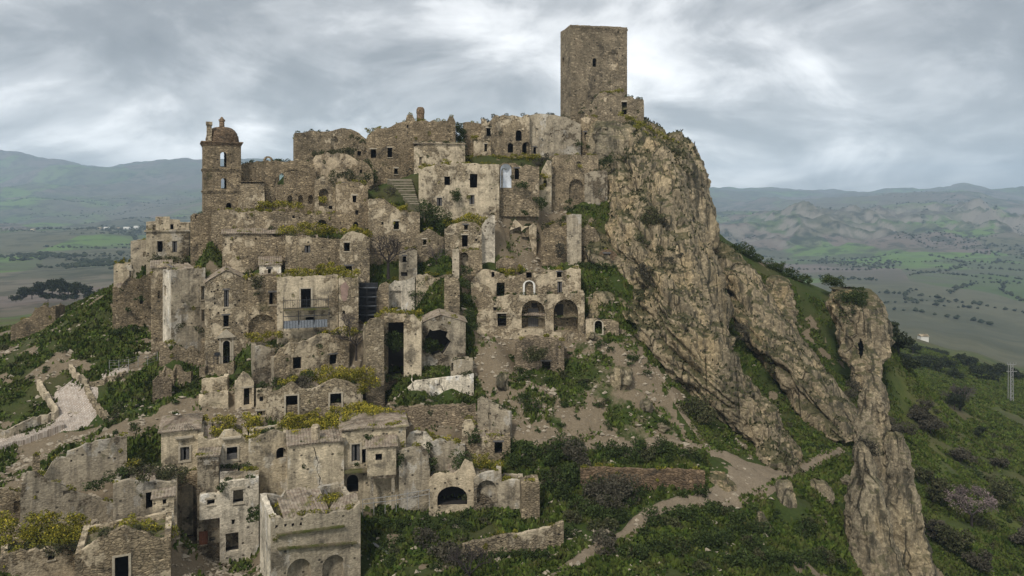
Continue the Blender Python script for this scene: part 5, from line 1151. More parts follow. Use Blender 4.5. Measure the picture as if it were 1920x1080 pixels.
# ------------------------------------------------------------------ bell tower
def bell_tower():
    D, base = 107, 412; xm = 416.5; O = P(xm, base, D); yaw = -math.atan2(O.x, O.y) + math.radians(3)
    u = Vector((math.cos(yaw), math.sin(yaw), 0)); b = Vector((-math.sin(yaw), math.cos(yaw), 0))
    loc = lambda px, py, y0=0.0: to_plane(O + b * y0, u, b, px, py)
    root = tag(empty('bell_tower', O, yaw), 'tall brown bell tower with brick dome and see-through arched windows', 'tower')
    wm = M['sb']; X, Y = (1, 0, 0), (0, 1, 0); mb = MB(); x0, _ = loc(381, 300); x1, _ = loc(452, 300); z0 = -4; _, z1 = loc(416, 268); dep = x1 - x0; T = .7
    def hp(px0, py0, px1, py1, y0=0.0):
        a, za = loc(px0, py1, y0); c, zc = loc(px1, py0, y0); return arch_poly(a, c, za, zc)
    fr = [hp(413, 285, 425, 313), hp(414.5, 334, 425, 354)]; dk = hp(424, 380, 434, 391)
    slab(mb, (0, 0, 0), X, Y, [(x0, z1), (x1, z1)], z0, fr + [dk], T, thru=True)
    bk = [hp(409, 283, 420, 312, dep), hp(409, 333, 420.5, 353, dep)]
    slab(mb, (0, dep - T, 0), X, Y, [(x0, z1), (x1, z1)], z0, bk, T, thru=True)
    for xs in (x0, x1 - T): slab(mb, (xs, T, 0), Y, X, [(0, z1), (dep - 2 * T, z1)], z0, [], T)
    for py in (318, 359):
        _, z = loc(416, py); _, zd = loc(416, 380); mb.box(x0 + T, x1 - T, T, dep - T, zd, zd + .2) if py == 359 else None
        for e, za, zb in ((.08, -.2, .0), (.16, .0, .14)):
            mb.box(x0 - e, x1 + e, -e, -.002, z + za, z + zb); mb.box(x0 - e, x0 - .002, -.002, dep + e, z + za, z + zb); mb.box(x1 + .002, x1 + e, -.002, dep + e, z + za, z + zb)
    mb.build('wall', wm, root)
    for q in fr: opening(root, 't', q, (0, 0, 0), X, Y, wm, dep)
    opening(root, 'a', dk, (0, 0, 0), X, Y, wm, dep)
    cb = MB()
    for e, za, zb in ((.08, -.35, -.15), (.18, -.15, .05), (.30, .05, .2)): cb.box(x0 - e, x1 + e, -e, dep + e, z1 + za, z1 + zb)
    cb.build('cornice', M['br'], root)
    cx, cy = (x0 + x1) / 2 + .15, dep / 2; _, zt = loc(416, 235); h = zt - z1 - .2; r = dep * .455; n, k = 40, 18; vs = []
    for j in range(k + 1):
        a = j / k * math.pi / 2
        for i in range(n):
            t = 2 * math.pi * i / n; rr = r * math.cos(a) ** .62 * (1 + .02 * math.sin(8 * t)) + random.uniform(-.035, .035)
            vs.append((cx + rr * math.cos(t), cy + rr * math.sin(t), z1 + .2 + h * math.sin(a)))
    db = MB(); db.add(vs, [(j * n + i, j * n + (i + 1) % n, (j + 1) * n + (i + 1) % n, (j + 1) * n + i) for j in range(k) for i in range(n)])
    dome = db.build('dome', M['br'], root); lb = MB()
    lx, lz = loc(416, 221, cy); lb.tube((lx, cy, z1 + h * .8), (lx, cy, lz - .3), .38, .36, 10); lb.tube((lx, cy, lz - .5), (lx, cy, lz - .25), .46, .46, 10); lb.tube((lx, cy, lz - .25), (lx, cy, lz + .15), .36, .08, 10); lb.build('lantern', M['br'], dome)
    px_, pz = loc(392, 229, 1.2); kb = MB(); kb.box(px_ - .33, px_ + .33, .6, 1.3, z1 + .2, pz - .5); kb.box(px_ - .42, px_ + .42, .5, 1.4, pz - .5, pz); kb.build('corner_pinnacle', M['st'], root)
bell_tower()
def custom():
    # bell gable arch on the nave roof
    O = P(502, 303, 113); root = tag(empty('bell_arch', O), 'tiny stone bell arch standing on the nave roofline against the sky', 'arch'); mb = MB(); n = 12
    for k in range(n):
        a0, a1 = math.pi * k / n, math.pi * (k + 1) / n; q = [(r * math.cos(a), r * math.sin(a) + .15) for r, a in ((.42, a0), (.42, a1), (.68, a1), (.68, a0))]
        mb.add([(x, y, z) for y in (0, .4) for x, z in q], [(0, 1, 2, 3), (4, 5, 6, 7), (0, 1, 5, 4), (2, 3, 7, 6)])
    for s_ in (-1, 1): mb.box(s_ * .55 - .14, s_ * .55 + .14, 0, .4, -1.2, .15)
    mb.build('arch_ring', M['st'], root)
    # sloped buttress between bell tower and nave
    O = P(470, 402, 108); root = tag(empty('buttress', O, -math.atan2(O.x, O.y)), 'sloping stone buttress with tiled cap between bell tower and nave', 'buttress'); mb = MB(); s_ = O.y / F
    mb.add([(-28 * s_, -.5, -3), (27 * s_, -.5, -3), (27 * s_, 3, -3), (-28 * s_, 3, -3), (-19 * s_, .6, 59 * s_), (24 * s_, .6, 59 * s_), (24 * s_, 3, 61 * s_), (-19 * s_, 3, 61 * s_)], [(0, 1, 5, 4), (1, 2, 6, 5), (3, 0, 4, 7), (4, 5, 6, 7)]); mb.build('body', M['st'], root)
    cb = MB(); cb.box(-21 * s_, 26 * s_, .4, 3, 61 * s_, 63 * s_); cb.build('cap', M['sb'], root)
    # street stairs
    a, c = P(742, 338, 116), P(775, 384, 108); root = tag(empty('staircase', P(775, 386, 108)), 'mossy street stairs climbing between the stone houses', 'stairs'); O = root.location; n = 11; mb = MB(); eb = MB()
    m_, t_, b_ = newmat('mossy_steps'); nn_ = noise(t_, pos(t_), 1.5, 6, .7); t_.links.new(mixc(t_, ramp(t_, nn_, [(.4, 0), (.6, 1)]), (.16, .14, .10), (.07, .075, .035)), b_.inputs['Base Color'])
    for k in range(n):
        f = k / n; xa, xb = P(768 + (722 - 768) * f, 0, 108 + 8 * f).x, P(786 + (770 - 786) * f, 0, 108 + 8 * f).x; y = 108 + 8 * f; z = c.z + (a.z - c.z) * f
        z = max(z, ghz(xa, y) + .1, ghz((xa + xb) / 2, y + .3) + .12, ghz(xb, y) + .1)
        mb.box(xa - O.x, xb - O.x, y - O.y, y + .78 - O.y, z - 1.2 - O.z, z + .14 - O.z); eb.box(xa - O.x, xb - O.x, y - .03 - O.y, y + .2 - O.y, z + .142 - O.z, z + .21 - O.z)
    mb.build('steps', m_, root); eb.build('step_edges', M['trim'], root)
    sb = MB(); p = [P(706, 372, 107.6), P(768, 388, 107.6), P(768, 378, 107.6), P(722, 342, 113)]
    # scaffold
    O = P(688, 600, 97.5); root = tag(empty('scaffold', O), 'dark metal scaffolding filling the gap beside the balcony house', 'scaffold'); s_ = O.y / F; W, Hh = 34 * s_, 68 * s_; fb = MB()
    for x in (-W / 2, 0, W / 2):
        for y in (0, 1.2): fb.tube((x, y, -2), (x, y, Hh), .05, n=5)
    for k in range(9):
        z = Hh * k / 8
        for y in (0, 1.2): fb.tube((-W / 2, y, z), (W / 2, y, z), .04, n=4)
        if k < 8: fb.tube((-W / 2, 0, z), (W / 2 * (1 if k % 2 else 0), 0, z + Hh / 8), .03, n=4)
    fb.build('poles', M['iron'], root)
    for k in range(4):
        db = MB(); db.box(-W / 2, W / 2, .08, 1.12, Hh * k / 4 + .55, Hh * k / 4 + .62); db.build('deck', M['zinc'], root)
    nb = MB(); nb.box(-W / 2, W / 2, 1.4, 1.44, -2, Hh); nb.build('mesh_screen', M['iron'], root)
    # far white farmhouse on the right
    p = hit(1735, 640, 200, 600); root = tag(empty('farmhouse', p), 'small white farmhouse among the dark trees on the far right slope', 'house'); wb = MB(); wb.box(-2.4, 2.0, 0, 4, -1, 2.8); wb.build('wall', M['whit'], root)
    rb = MB(); rb.add([(-2.7, -.3, 2.7), (2.3, -.3, 2.7), (2.3, 4.3, 2.7), (-2.7, 4.3, 2.7), (-2.7, 2, 3.9), (2.3, 2, 3.9)], [(0, 1, 5, 4), (2, 3, 4, 5), (0, 4, 3), (1, 2, 5)]); rb.build('roof', M['st'], root)
    # lattice pylon
    p = hit(1897, 756, 100, 400); s_ = p.y / F; Hh = 70 * s_; root = tag(empty('power_pylon', p), 'pale lattice power pylon at the right edge of the green hillside', 'pylon'); mb = MB(); w_ = 3.0 * s_
    for x, y in ((-w_, 0), (w_, 0), (w_, 1), (-w_, 1)): mb.tube((x, y * w_ * 2, -1), (x * .8, y * w_ * 2, Hh), .10, .08, 4)
    for k in range(8): mb.tube((-w_, 0, Hh * k / 8), (w_, 0, Hh * k / 8), .07, n=4); mb.tube((-w_, 0, Hh * k / 8), (w_, 0, Hh * (k + 1) / 8), .05, n=4)
    mb.build('mast', M['galv'], root); cb = MB()
    for z, l in ((Hh, 8), (Hh * .82, 10)): cb.tube((-l * s_, 0, z), (l * s_, 0, z), .09, n=4)
    for x in (-8, -3, 3, 8): cb.tube((x * s_, 0, Hh), (x * s_, 0, Hh + .6), .07, n=4)
    cb.build('cross_arm', M['galv'], root)
    # leaning beam on the grass
    p, q = hit(697, 1028), hit(727, 1048); mb = MB()
    for k in range(3): mb.tube(p + Vector((.12 * k, 0, .3)) , q + Vector((.12 * k, 0, .25)), .06, n=4)
    tag(mb.build('fallen_rail', M['galv']), 'pale metal rail lying on the grass beside the foreground house', 'rail')
    # handrail over the grassy terrace
    mb = MB(); pts = [P(680, 945, 75), P(740, 938, 75.5), P(805, 926, 76)]
    for dz in (0, .45):
        for a_, c_ in zip(pts[:-1], pts[1:]): mb.tube(a_ + Vector((0, 0, dz)), c_ + Vector((0, 0, dz)), .035, n=4)
    for k in range(7):
        q = pts[0].lerp(pts[2], k / 6); mb.tube(q - Vector((0, 0, 1.3)), q + Vector((0, 0, .5)), .035, n=4)
    tag(mb.build('handrail', M['galv']), 'thin pale handrail running along the terrace below the lower row', 'railing')
    # wire fence under the tall white-sided house
    mb = MB(); ga = [hit(205 + 18 * k, 702 - 3.4 * k) for k in range(6)]
    for q in ga: mb.tube(q, q + Vector((0, 0, 1.5)), .035, n=4)
    for dz in (.4, .8, 1.2, 1.45):
        for a_, c_ in zip(ga[:-1], ga[1:]): mb.tube(a_ + Vector((0, 0, dz)), c_ + Vector((0, 0, dz)), .018, n=3)
    tag(mb.build('wire_fence', M['galv']), 'thin wire fence on the slope below the tall white-sided house', 'fence')
    # white bag on the rubble
    boulder('small white sack on the rubble above the hipped tile roof', 335, 784, 9, 8, mat='whit')
    # chapel forecourt railing
    mb = MB(); ga = [P(388 + 13 * k, 682, 94.2) for k in range(6)]
    for q in ga: mb.tube(q - Vector((0, 0, .6)), q + Vector((0, 0, 1.3)), .03, n=4)
    for a_, c_ in zip(ga[:-1], ga[1:]): mb.tube(a_ + Vector((0, 0, .9)), c_ + Vector((0, 0, .9)), .02, n=3)
    tag(mb.build('forecourt_railing', M['iron']), 'low iron railing on the terrace in front of the chapel door', 'railing')
custom()
# caves in the cliff: domed recesses whose near-black lining paints in the unlit depth
def cave(label, px0, py0, px1, py1, D, depth=4):
    c = P((px0 + px1) / 2, py1, D); root_mb = MB(); s_ = D / F; w_, hh = (px1 - px0) * s_ / 2, (py1 - py0) * s_; n = 14; prev = None
    vs = []; K = 6
    for k in range(K + 1):
        f = k / K; sc = math.sqrt(max(0.02, 1 - f * f))
        for i in range(n + 1):
            a = math.pi * i / n; j = 1 + .08 * math.sin(i * 2.3 + k)
            vs.append((w_ * sc * j * math.cos(a), -0.6 + f * depth, hh * sc * j * math.sin(a)))
    root_mb.add(vs, [(k * (n + 1) + i, k * (n + 1) + i + 1, (k + 1) * (n + 1) + i + 1, (k + 1) * (n + 1) + i) for k in range(K) for i in range(n)])
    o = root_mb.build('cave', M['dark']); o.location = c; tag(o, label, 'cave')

def cut(obj, px, py, rx, ry, D):
    import bmesh
    bm = bmesh.new(); bm.from_mesh(obj.data)
    kill = []
    for f in bm.faces:
        c = f.calc_center_median()
        if c.y < D + 4 and ((CX + c.x / c.y * F - px) / rx) ** 2 + ((HY - c.z / c.y * F - py) / ry) ** 2 < 1 + .25 * math.sin(c.x * 5) * math.sin(c.z * 4): kill.append(f)
    bmesh.ops.delete(bm, geom=kill, context='FACES'); bm.to_mesh(obj.data); bm.free()
_cl = bpy.data.objects['cliff']; _rt = bpy.data.objects['rock_tower']
cut(_cl, 1179, 616, 17, 15, 106); cave('wide black cave mouth in the cliff foot beside the cave cottage', 1156, 592, 1202, 640, 104.5, 5)
cut(_rt, 1614, 652, 5, 17, 130); cave('narrow dark cave slit high in the rock tower', 1601, 626, 1628, 682, 128, 5)
# ------------------------------------------------------------------ paths
def ribbon(name, pts, mat, lift, label=None, cat=None, kind=None, sub=14, steps=0):
    """pts = (px, py, half width in metres) on the ground; a sheet draped over it"""
    W3 = [(hit(px, py), w_) for px, py, w_ in pts]
    c = catmull(np.array([[p.x, p.y, w_] for p, w_ in W3]), sub * len(pts)); tg = np.gradient(c[:, :2], axis=0); tg /= np.linalg.norm(tg, axis=1, keepdims=True); nr_ = np.stack([-tg[:, 1], tg[:, 0]], 1)
    K = 9; V = []
    for k in range(K):
        f = (k / (K - 1) - .5) * 2; jit = (0.25 * fbm(np.stack([c[:, 0] * .8, c[:, 1] * .8, 0 * c[:, 0] + k], 1), 3)) if abs(f) == 1 else 0
        xy = c[:, :2] + nr_ * ((c[:, 2] + jit) * f)[:, None]; z = ground_h(xy[:, 0], xy[:, 1]) + lift - (0.25 if abs(f) == 1 else 0)
        V.append(np.stack([xy[:, 0], xy[:, 1], z], 1))
    V = np.stack(V, 1)
    if steps: V[:, :, 2] = (np.floor((np.arange(len(c)) / len(c) * steps))[:, None] / steps) * 0 + V[:, :, 2]
    n = len(c); i = (np.arange(n - 1)[:, None] * K + np.arange(K - 1)).ravel()
    o = np_obj(name, V.reshape(-1, 3), np.stack([i, i + 1, i + K + 1, i + K], 1), mat, smooth=True)
    return tag(o, label, cat, kind=kind)
ribbon('path', [(1330, 846, .7), (1370, 862, 1.4), (1410, 890, 3.2), (1400, 915, 2.6), (1340, 938, 1.4), (1270, 948, 1.1), (1215, 968, 1.0), (1165, 1010, 1.0), (1110, 1040, .9), (1060, 1070, .8), (1020, 1110, .8)], M['path'], .10, kind='structure')
ribbon('path', [(1420, 890, 2.6), (1470, 888, 1.7), (1510, 874, .9), (1545, 858, .8), (1578, 845, .6)], M['path'], .13, kind='structure')
ribbon('path', [(1000, 838, .7), (1100, 838, .8), (1200, 836, .8), (1290, 838, .8), (1340, 850, .9)], M['path'], .08, kind='structure')
ribbon('path', [(1230, 690, .35), (1258, 740, .4), (1290, 790, .4), (1330, 845, .5)], M['path'], .08, kind='structure')
ribbon('paved_path', [(-60, 852, 1.0), (0, 836, 1.05), (60, 818, 1.1), (110, 800, 1.6), (140, 785, 2.5), (142, 765, 2.6), (135, 745, 2.1), (128, 725, 1.5)], M['pave'], .14, kind='structure')
def paved_steps():
    mb = MB(); a, c = hit(118, 797), hit(-20, 845); n = 34; t = (c - a); t.z = 0; L = t.length; t.normalize(); nn_ = Vector((-t.y, t.x, 0))
    for k in range(n):
        p = a.lerp(c, k / n); q = a.lerp(c, (k + .96) / n); z = (.05 if k % 2 else 0) + max(ghz(p.x, p.y), ghz(q.x, q.y)) + .26
        vs = [b_ + nn_ * s_ for b_ in (p, q) for s_ in (-1.4, 1.4)]; vs = [(v.x, v.y, zz) for zz in (z - 1, z) for v in (vs[0], vs[1], vs[3], vs[2])]
        mb.add(vs, [(4, 5, 6, 7), (0, 1, 5, 4), (1, 2, 6, 5), (2, 3, 7, 6), (3, 0, 4, 7)])
    tag(mb.build('stepped_ramp', M['pave']), 'pale stepped stone ramp leading down to the left edge', 'steps')
paved_steps()
ribbon('paved_path', [(190, 706, 1.0), (215, 702, 1.0), (240, 692, .8)], M['pave'], .12, kind='structure')
def parapet(label, pts, hgt, thick, mat):
    mb = MB(); W3 = []
    for (a, b2) in zip(pts[:-1], pts[1:]):
        for k in range(6): W3.append(hit(a[0] + (b2[0] - a[0]) * k / 6, a[1] + (b2[1] - a[1]) * k / 6))
    W3.append(hit(*pts[-1])); vs = []
    for i, p in enumerate(W3):
        t = (W3[min(i + 1, len(W3) - 1)] - W3[max(i - 1, 0)]); t.z = 0; t.normalize(); nn_ = Vector((-t.y, t.x, 0)) * thick / 2; j = random.uniform(-.06, .06)
        vs += [p - nn_ - Vector((0, 0, 1)), p - nn_ + Vector((0, 0, hgt + j)), p + nn_ + Vector((0, 0, hgt + j)), p + nn_ - Vector((0, 0, 1))]
    n = len(W3); mb.add(vs, [(4 * i + k, 4 * i + k + 1, 4 * i + 5 + k, 4 * i + 4 + k) for i in range(n - 1) for k in range(3)] + [(0, 1, 2, 3), (4 * n - 4, 4 * n - 3, 4 * n - 2, 4 * n - 1)])
    tag(mb.build('parapet_wall', M[mat]), label, 'wall')
parapet('long grey parapet wall left of the pale paved path', [(-40, 838), (20, 820), (70, 800), (108, 788)], 1.0, .35, 'pg')
parapet('tall parapet climbing up the slope from the corner of the paved path', [(108, 788), (95, 765), (80, 742), (72, 728)], 1.0, .4, 'sp')
parapet('kerb wall curving along the right side of the paved path', [(210, 795), (188, 780), (172, 755), (162, 735)], .6, .5, 'sp')
parapet('short wall above the paved path on the slope', [(165, 728), (140, 712), (130, 692)], .8, .4, 'st')
parapet('low pale wall crossing the slope beside the chapel', [(168, 730), (200, 718), (235, 706)], .5, .4, 'sp')
parapet('crumbled stone wall on the slope left of the chapel', [(300, 720), (330, 716), (360, 722)], 1.4, .6, 'st')
parapet('terrace wall under the chapel forecourt', [(375, 708), (400, 704), (440, 702)], 1.3, .5, 'st')
parapet('short retaining wall right of the green slope below the chapel', [(380, 738), (410, 736), (425, 730)], 1.6, .6, 'sp')

# ------------------------------------------------------------------ vegetation
def clumps(blobs, k=9):
    out = []
    for (x, y, z, r, fz) in blobs:
        out.append((x, y, z, r * .6, r * .6, r * .6 * fz))
        for _ in range(k):
            d = rng.normal(size=3); d /= np.linalg.norm(d); q = r * rng.uniform(.25, .45); e = r * rng.uniform(.5, .9)
            out.append((x + d[0] * e, y + d[1] * e * .8, z + d[2] * e * fz, q, q, q * fz))
    return out
from mathutils.bvhtree import BVHTree
def world_tree():
    vs, fs = [], []
    for o in list(COL.objects):
        if o.type != 'MESH': continue
        mw = o.matrix_world if o.parent is None else (o.parent.matrix_basis @ o.matrix_basis if o.parent.parent is None else o.parent.parent.matrix_basis @ o.parent.matrix_basis @ o.matrix_basis)
        k = len(vs); vs += [mw @ v.co for v in o.data.vertices]; fs += [tuple(i + k for i in p.vertices) for p in o.data.polygons]
    return BVHTree.FromPolygons(vs, fs)
TREE = world_tree()
def surf(px, py, D, r):
    d = Vector(((px - CX) / F, 1.0, -(py - HY) / F)); h_ = TREE.ray_cast(Vector((0, 0, 0)), d.normalized())[0]
    if h_ is None or (D and abs(h_.y - D) > 9): return P(px, py, D)
    return d * (h_.y - .3 * r) + Vector((0, 0, .3 * r))
def shrub(name, label, cat, pts, kind='y', fz=.75, dens=1.9, size=.17, group=None, k=9, flowers=.22):
    """pts = (px, py, D, r metres): a mass of growth as one thing"""
    blobs = []
    for px, py, D, r in pts:
        p = surf(px, py, D, r) if D else hit(px, py) + Vector((0, 0, r * .45)); blobs.append((p.x, p.y, p.z, r, fz))
    cs = clumps(blobs, k); n = int(dens * sum(150 * b_[3] ** 2 * (.2 / size) ** 1.6 for b_ in blobs)) + 40; mat = {'y': 'leafy', 'g': 'leafg', 'o': 'leafo', 's': 'scrub', 'f': 'fartree', 'p': 'pink'}[kind]
    V, Q, pt = leaves(cs, n, size, up=.3 if kind in 'y' else 0)
    c0 = Vector((blobs[0][0], blobs[0][1], min(b_[2] - b_[3] * fz for b_ in blobs)))
    if kind == 'y' and flowers > 0:
        root = tag(empty(name, c0), label, cat, group); np_obj('foliage', V - np.array(c0), Q, M[mat], root)
        top = [(x, y, z + r * fz * .45, r * .85, r * .85, r * fz * .6) for x, y, z, r, _, rz in [(c[0], c[1], c[2], c[3], c[4], c[5]) for c in cs]]
        V, Q, _ = leaves(top, int(n * flowers * 1.2) + 10, size * .8, up=.5); np_obj('flowers', V - np.array(c0), Q, M['flow'], root)
    else:
        o = np_obj(name, V - np.array(c0), Q, M[mat]); o.location = c0; tag(o, label, cat, group)
def strip(a, b2, D, r, n=None):
    L = abs(b2[0] - a[0]) / F * D; n = n or max(2, int(L / (r * .9)))
    return [(a[0] + (b2[0] - a[0]) * i / (n - 1), a[1] + (b2[1] - a[1]) * i / (n - 1) + random.uniform(-2, 2), D + random.uniform(.2, 1.6), r * random.uniform(.65, 1.2)) for i in range(n)]
Y = lambda lab, pts, **k: shrub('flowering_shrub', lab, 'shrub', pts, 'y', **k)
G = lambda lab, pts, **k: shrub('green_shrub', lab, 'shrub', pts, 'g', **k)
O_ = lambda lab, pts, **k: shrub('olive_shrub', lab, 'shrub', pts, 'o', **k)
S_ = lambda lab, pts, **k: shrub('dry_scrub', lab, 'scrub', pts, 's', **k)
# roofs of the lower town
Y('bright yellow shrubs over the roofs right of the hipped tile roof', strip((382, 792), (470, 786), 82, 1.7) + [(405, 812, 79.5, 1.0), (478, 815, 79, 1.1), (483, 826, 78.5, .7)], flowers=.3)
Y('bright yellow shrubs behind the small gable of the lower row', strip((475, 794), (545, 788), 82, 1.6), flowers=.3)
Y('large yellow shrub mass above the cracked house', strip((548, 804), (700, 776), 81, 1.9) + strip((560, 790), (690, 772), 83, 1.6) + [(555, 815, 79, .9), (640, 795, 80, 1.3), (600, 798, 80, 1.2)], flowers=.32)
Y('yellow shrubs at the right end of the lower row', strip((700, 776), (752, 780), 82, 1.2), flowers=.3)
Y('yellow shrubs on the roof of the long two-gabled house', strip((580, 706), (686, 702), 88.5, 1.8) + [(682, 728, 87, .9)], flowers=.28)
G('dark green growth over the left gable of the two-gabled house', strip((492, 724), (575, 706), 88, 1.3))
S_('grey dry scrub between the two small gables', [(575, 720, 87, 1.3), (560, 712, 88, 1.0)])
Y('yellow patch beside the left gable of the two-gabled house', [(545, 712, 87.2, .8), (530, 718, 87, .7)])
Y('yellow growth on the roof behind the fan of tiles', strip((470, 632), (520, 628), 93, .9) + strip((610, 622), (655, 622), 93, .9))
O_('hanging dark growth beside the fan of tiles', [(524, 650, 90.6, .7), (522, 662, 90.3, .6), (545, 645, 91, .7), (570, 642, 91.5, .6), (600, 650, 90.5, .5), (602, 662, 90.2, .35)])
O_('brown green growth covering the overgrown roof house', strip((225, 890), (335, 888), 73.5, 1.6) + [(250, 876, 74, 1.1), (268, 898, 71.5, .7)])
G('green growth running down left of the overgrown roof house', strip((175, 910), (225, 892), 73, .9))
Y('yellow tuft at the top left of the overgrown roof house', [(255, 866, 74.5, .8), (245, 872, 74, .7)])
Y('yellow green roof garden left of the front gable house', strip((15, 985), (150, 980), 66.5, 1.7) + strip((10, 1015), (140, 1010), 65, 1.3) + strip((100, 1000), (170, 1000), 66, 1.2), flowers=.14)
O_('dark weeds hanging over the bottom left wall', strip((8, 1032), (150, 1026), 64.2, .9))
Y('yellow green shrubs right of the front gable', strip((240, 985), (318, 1000), 66, 1.2), flowers=.14)
Y('yellow shrubs inside the roofless foreground house', strip((520, 952), (612, 940), 69, 1.1) + [(556, 960, 68.5, .9), (585, 957, 68.3, 1.0), (540, 962, 68, .7), (600, 950, 69, .9)], flowers=.2)
G('dark shrub by the left corner of the foreground house', [(478, 958, 71, .9), (474, 970, 70.6, .8)])
G('weeds along the grassy ledge of the lower row', strip((418, 874), (478, 872), 77.2, .5))
G('weeds on the ledge beside the bay room', strip((648, 873), (680, 872), 77, .45))
G('ivy tuft on the upper wall by the bay room', [(691, 818, 77.6, .45), (688, 826, 77.5, .4)])
G('dark ivy at the right side of the end row house', [(752, 855, 77.3, .6), (745, 870, 77.2, .6)])
G('small bush growing above the white box room', [(415, 915, 74.6, .55), (420, 908, 75, .4)])
# middle town roofs
Y('yellow grass roof on the square balcony house', strip((540, 512), (632, 508), 97, .85), flowers=.12)
Y('yellow grass on the narrow house beside the scaffolding', strip((600, 504), (668, 512), 97, 1.0), flowers=.15)
Y('yellow shrubs above the terrace house', strip((542, 432), (602, 430), 103, 1.5), flowers=.25)
Y('yellow shrubs on the rounded gable house', strip((622, 430), (690, 440), 102, 1.25), flowers=.3)
Y('yellow growth on the rounded roof of the small tall-door house', strip((838, 416), (900, 412), 105.5, 1.2), flowers=.25)
O_('hanging ivy on the wall right of the chapel gable', [(484, 524, 95.2, .9), (482, 536, 95, .8), (483, 550, 94.8, .5), (470, 518, 95.6, .6)])
Y('yellow tuft at the right slope of the chapel gable', [(472, 520, 95.8, .7), (462, 519, 96.3, .4)])
O_('growth on the tile roof strip of the long rubble house', strip((420, 432), (515, 430), 104.5, .6))
Y('yellow growth on the terrace wall below the church', strip((490, 386), (560, 384), 107, .9) + strip((440, 400), (490, 396), 106, .6))
O_('weeds along the terrace below the bell tower', strip((410, 408), (480, 412), 105.2, .6))
Y('yellow tuft in the broken side chapel', [(608, 374, 108.5, .7), (600, 372, 108.6, .4)])
O_('overgrown top of the broken chapel', strip((590, 290), (655, 286), 116, 1.1))
O_('dark growth in the gap above the stair side house', strip((628, 330), (682, 332), 108.5, 1.2))
Y('yellow green growth at the left of the convent hall roof', strip((556, 256), (590, 254), 120.8, .7), flowers=.08)
O_('grass fringe on the convent hall right roof', strip((660, 256), (690, 268), 120, .7))
Y('tufts on the convent skyline', strip((690, 244), (712, 240), 122, .6), flowers=.1)
G('dark bush between convent and ridge wall', [(861, 240, 126, 1.2), (861, 250, 125.5, 1.3), (863, 262, 125, 1.2), (862, 274, 125, 1.1)], dens=3.5)
Y('green growth on the ridge terrace below the ruined palace', strip((878, 296), (1010, 294), 124, 1.0), flowers=.12)
Y('yellow green tuft on the low building beside the ridge wall', strip((890, 258), (920, 260), 125.5, 1.0), flowers=.12)
S_('grey bare bush at the end of the ridge terrace', [(1012, 304, 122, 1.3), (1020, 296, 122.5, 1.0)])
Y('green tufts on the roof of the large pale house', strip((838, 304), (856, 318), 110.2, .6) + strip((788, 312), (815, 308), 111, .5), flowers=.15)
G('dark bush growing out of the facade of the large pale house', [(855, 362, 109.3, 1.0), (855, 372, 109.2, .8)])
G('dark bush under the black window of the apse ruin', [(977, 347, 111, .9), (984, 348, 111, .7)])
G('dense dark bush below the street stairs', strip((795, 392), (832, 415), 106.5, 1.9) + [(810, 398, 107, 1.8)])
Y('yellow tuft on the wall of the street stairs', [(752, 390, 104.4, .7), (758, 388, 104.4, .6)])
S_('pale grey shrub beside the street stairs', strip((702, 354), (732, 358), 109.5, 1.3))
G('dark shrub left of the convent arch', [(685, 310, 117.5, 1.5), (690, 322, 117, 1.6), (695, 335, 116, 1.2)])
S_('leafless dark shrub against the convent wall', [(770, 312, 118.8, 1.2), (772, 326, 118.4, 1.5), (768, 338, 118, 1.2)], dens=.6)
G('green growth under the walled-up arch', strip((1065, 392), (1098, 392), 116, 1.0) + [(1066, 378, 116.5, .7)])
G('green shrubs above the grey plastered fragment', strip((1092, 318), (1142, 300), 118, .9))
Y('yellow green patch left of the arched niche house', [(1022, 330, 116, .9), (1018, 352, 115.5, .8), (1088, 312, 117.5, .4)])
G('dark shrub on the slope under the apse', [(1010, 375, 111.5, 1.1), (1016, 384, 111, 1.0), (985, 398, 110.5, .7)])
O_('olive scrub on the rubble beside the tall plaster pier', strip((1020, 425), (1062, 410), 109, .9))
S_('grey scrub left of the tall plaster pier', [(1052, 462, 108.3, 1.0), (1050, 474, 108, .9)])
G('green shrubs at the foot of the tall plaster pier', strip((1080, 496), (1150, 500), 105.5, .8))
Y('grass on top of the arcade house', strip((895, 512), (975, 505), 104, .8), flowers=.08)
G('dark ivy column left of the arcade house', [(872, 505, 102, 1.0), (870, 530, 101.5, 1.2), (875, 560, 100.5, 1.2), (880, 590, 98.5, 1.3), (885, 612, 97, 1.2)])
G('dense dark green bank on the terrace by the slab wall', strip((785, 530), (828, 540), 100.8, 1.3) + strip((785, 560), (832, 575), 99.6, 1.4))
G('green garden bed above the stone terrace wall', strip((792, 496), (845, 500), 103.4, 1.1))
Y('yellow shrubs above the ruined halls', strip((722, 582), (785, 586), 95, .8))
G('dark shrubs at the mouth of the open hall', [(732, 640, 91.6, 1.3), (748, 650, 91.4, 1.2), (742, 630, 92, 1.0)])
G('green weeds under the open hall', strip((725, 708), (850, 702), 90.4, .8))
G('dark shrub in the broken hole of the grey gabled house', [(806, 640, 92.4, 1.0), (800, 654, 92, .8)])
G('dark shrubs along the foot of the whitish retaining wall', strip((755, 748), (825, 750), 87.6, .9) + [(873, 748, 88, .6)])
G('ivy clumps on the edge bastion', [(228, 545, 106.5, .6), (262, 560, 106.3, .7), (240, 580, 106, .5)], size=.22)
O_('dark scrub under the cream palazzo', strip((292, 486), (352, 488), 108, 1.1))
Y('grass roof of the small cream edge house', strip((220, 492), (244, 490), 111, .6), flowers=.08)
Y('growth on the broken masonry below the bell tower', [(395, 472, 103, .9), (400, 482, 102.8, .8)], flowers=.1)
O_('shrub on the broken front of the tall white-sided house', strip((332, 612), (380, 618), 96, .8))
Y('grass on the vaulted annex beside the keep', strip((1130, 172), (1165, 170), 135, .5), flowers=.05)
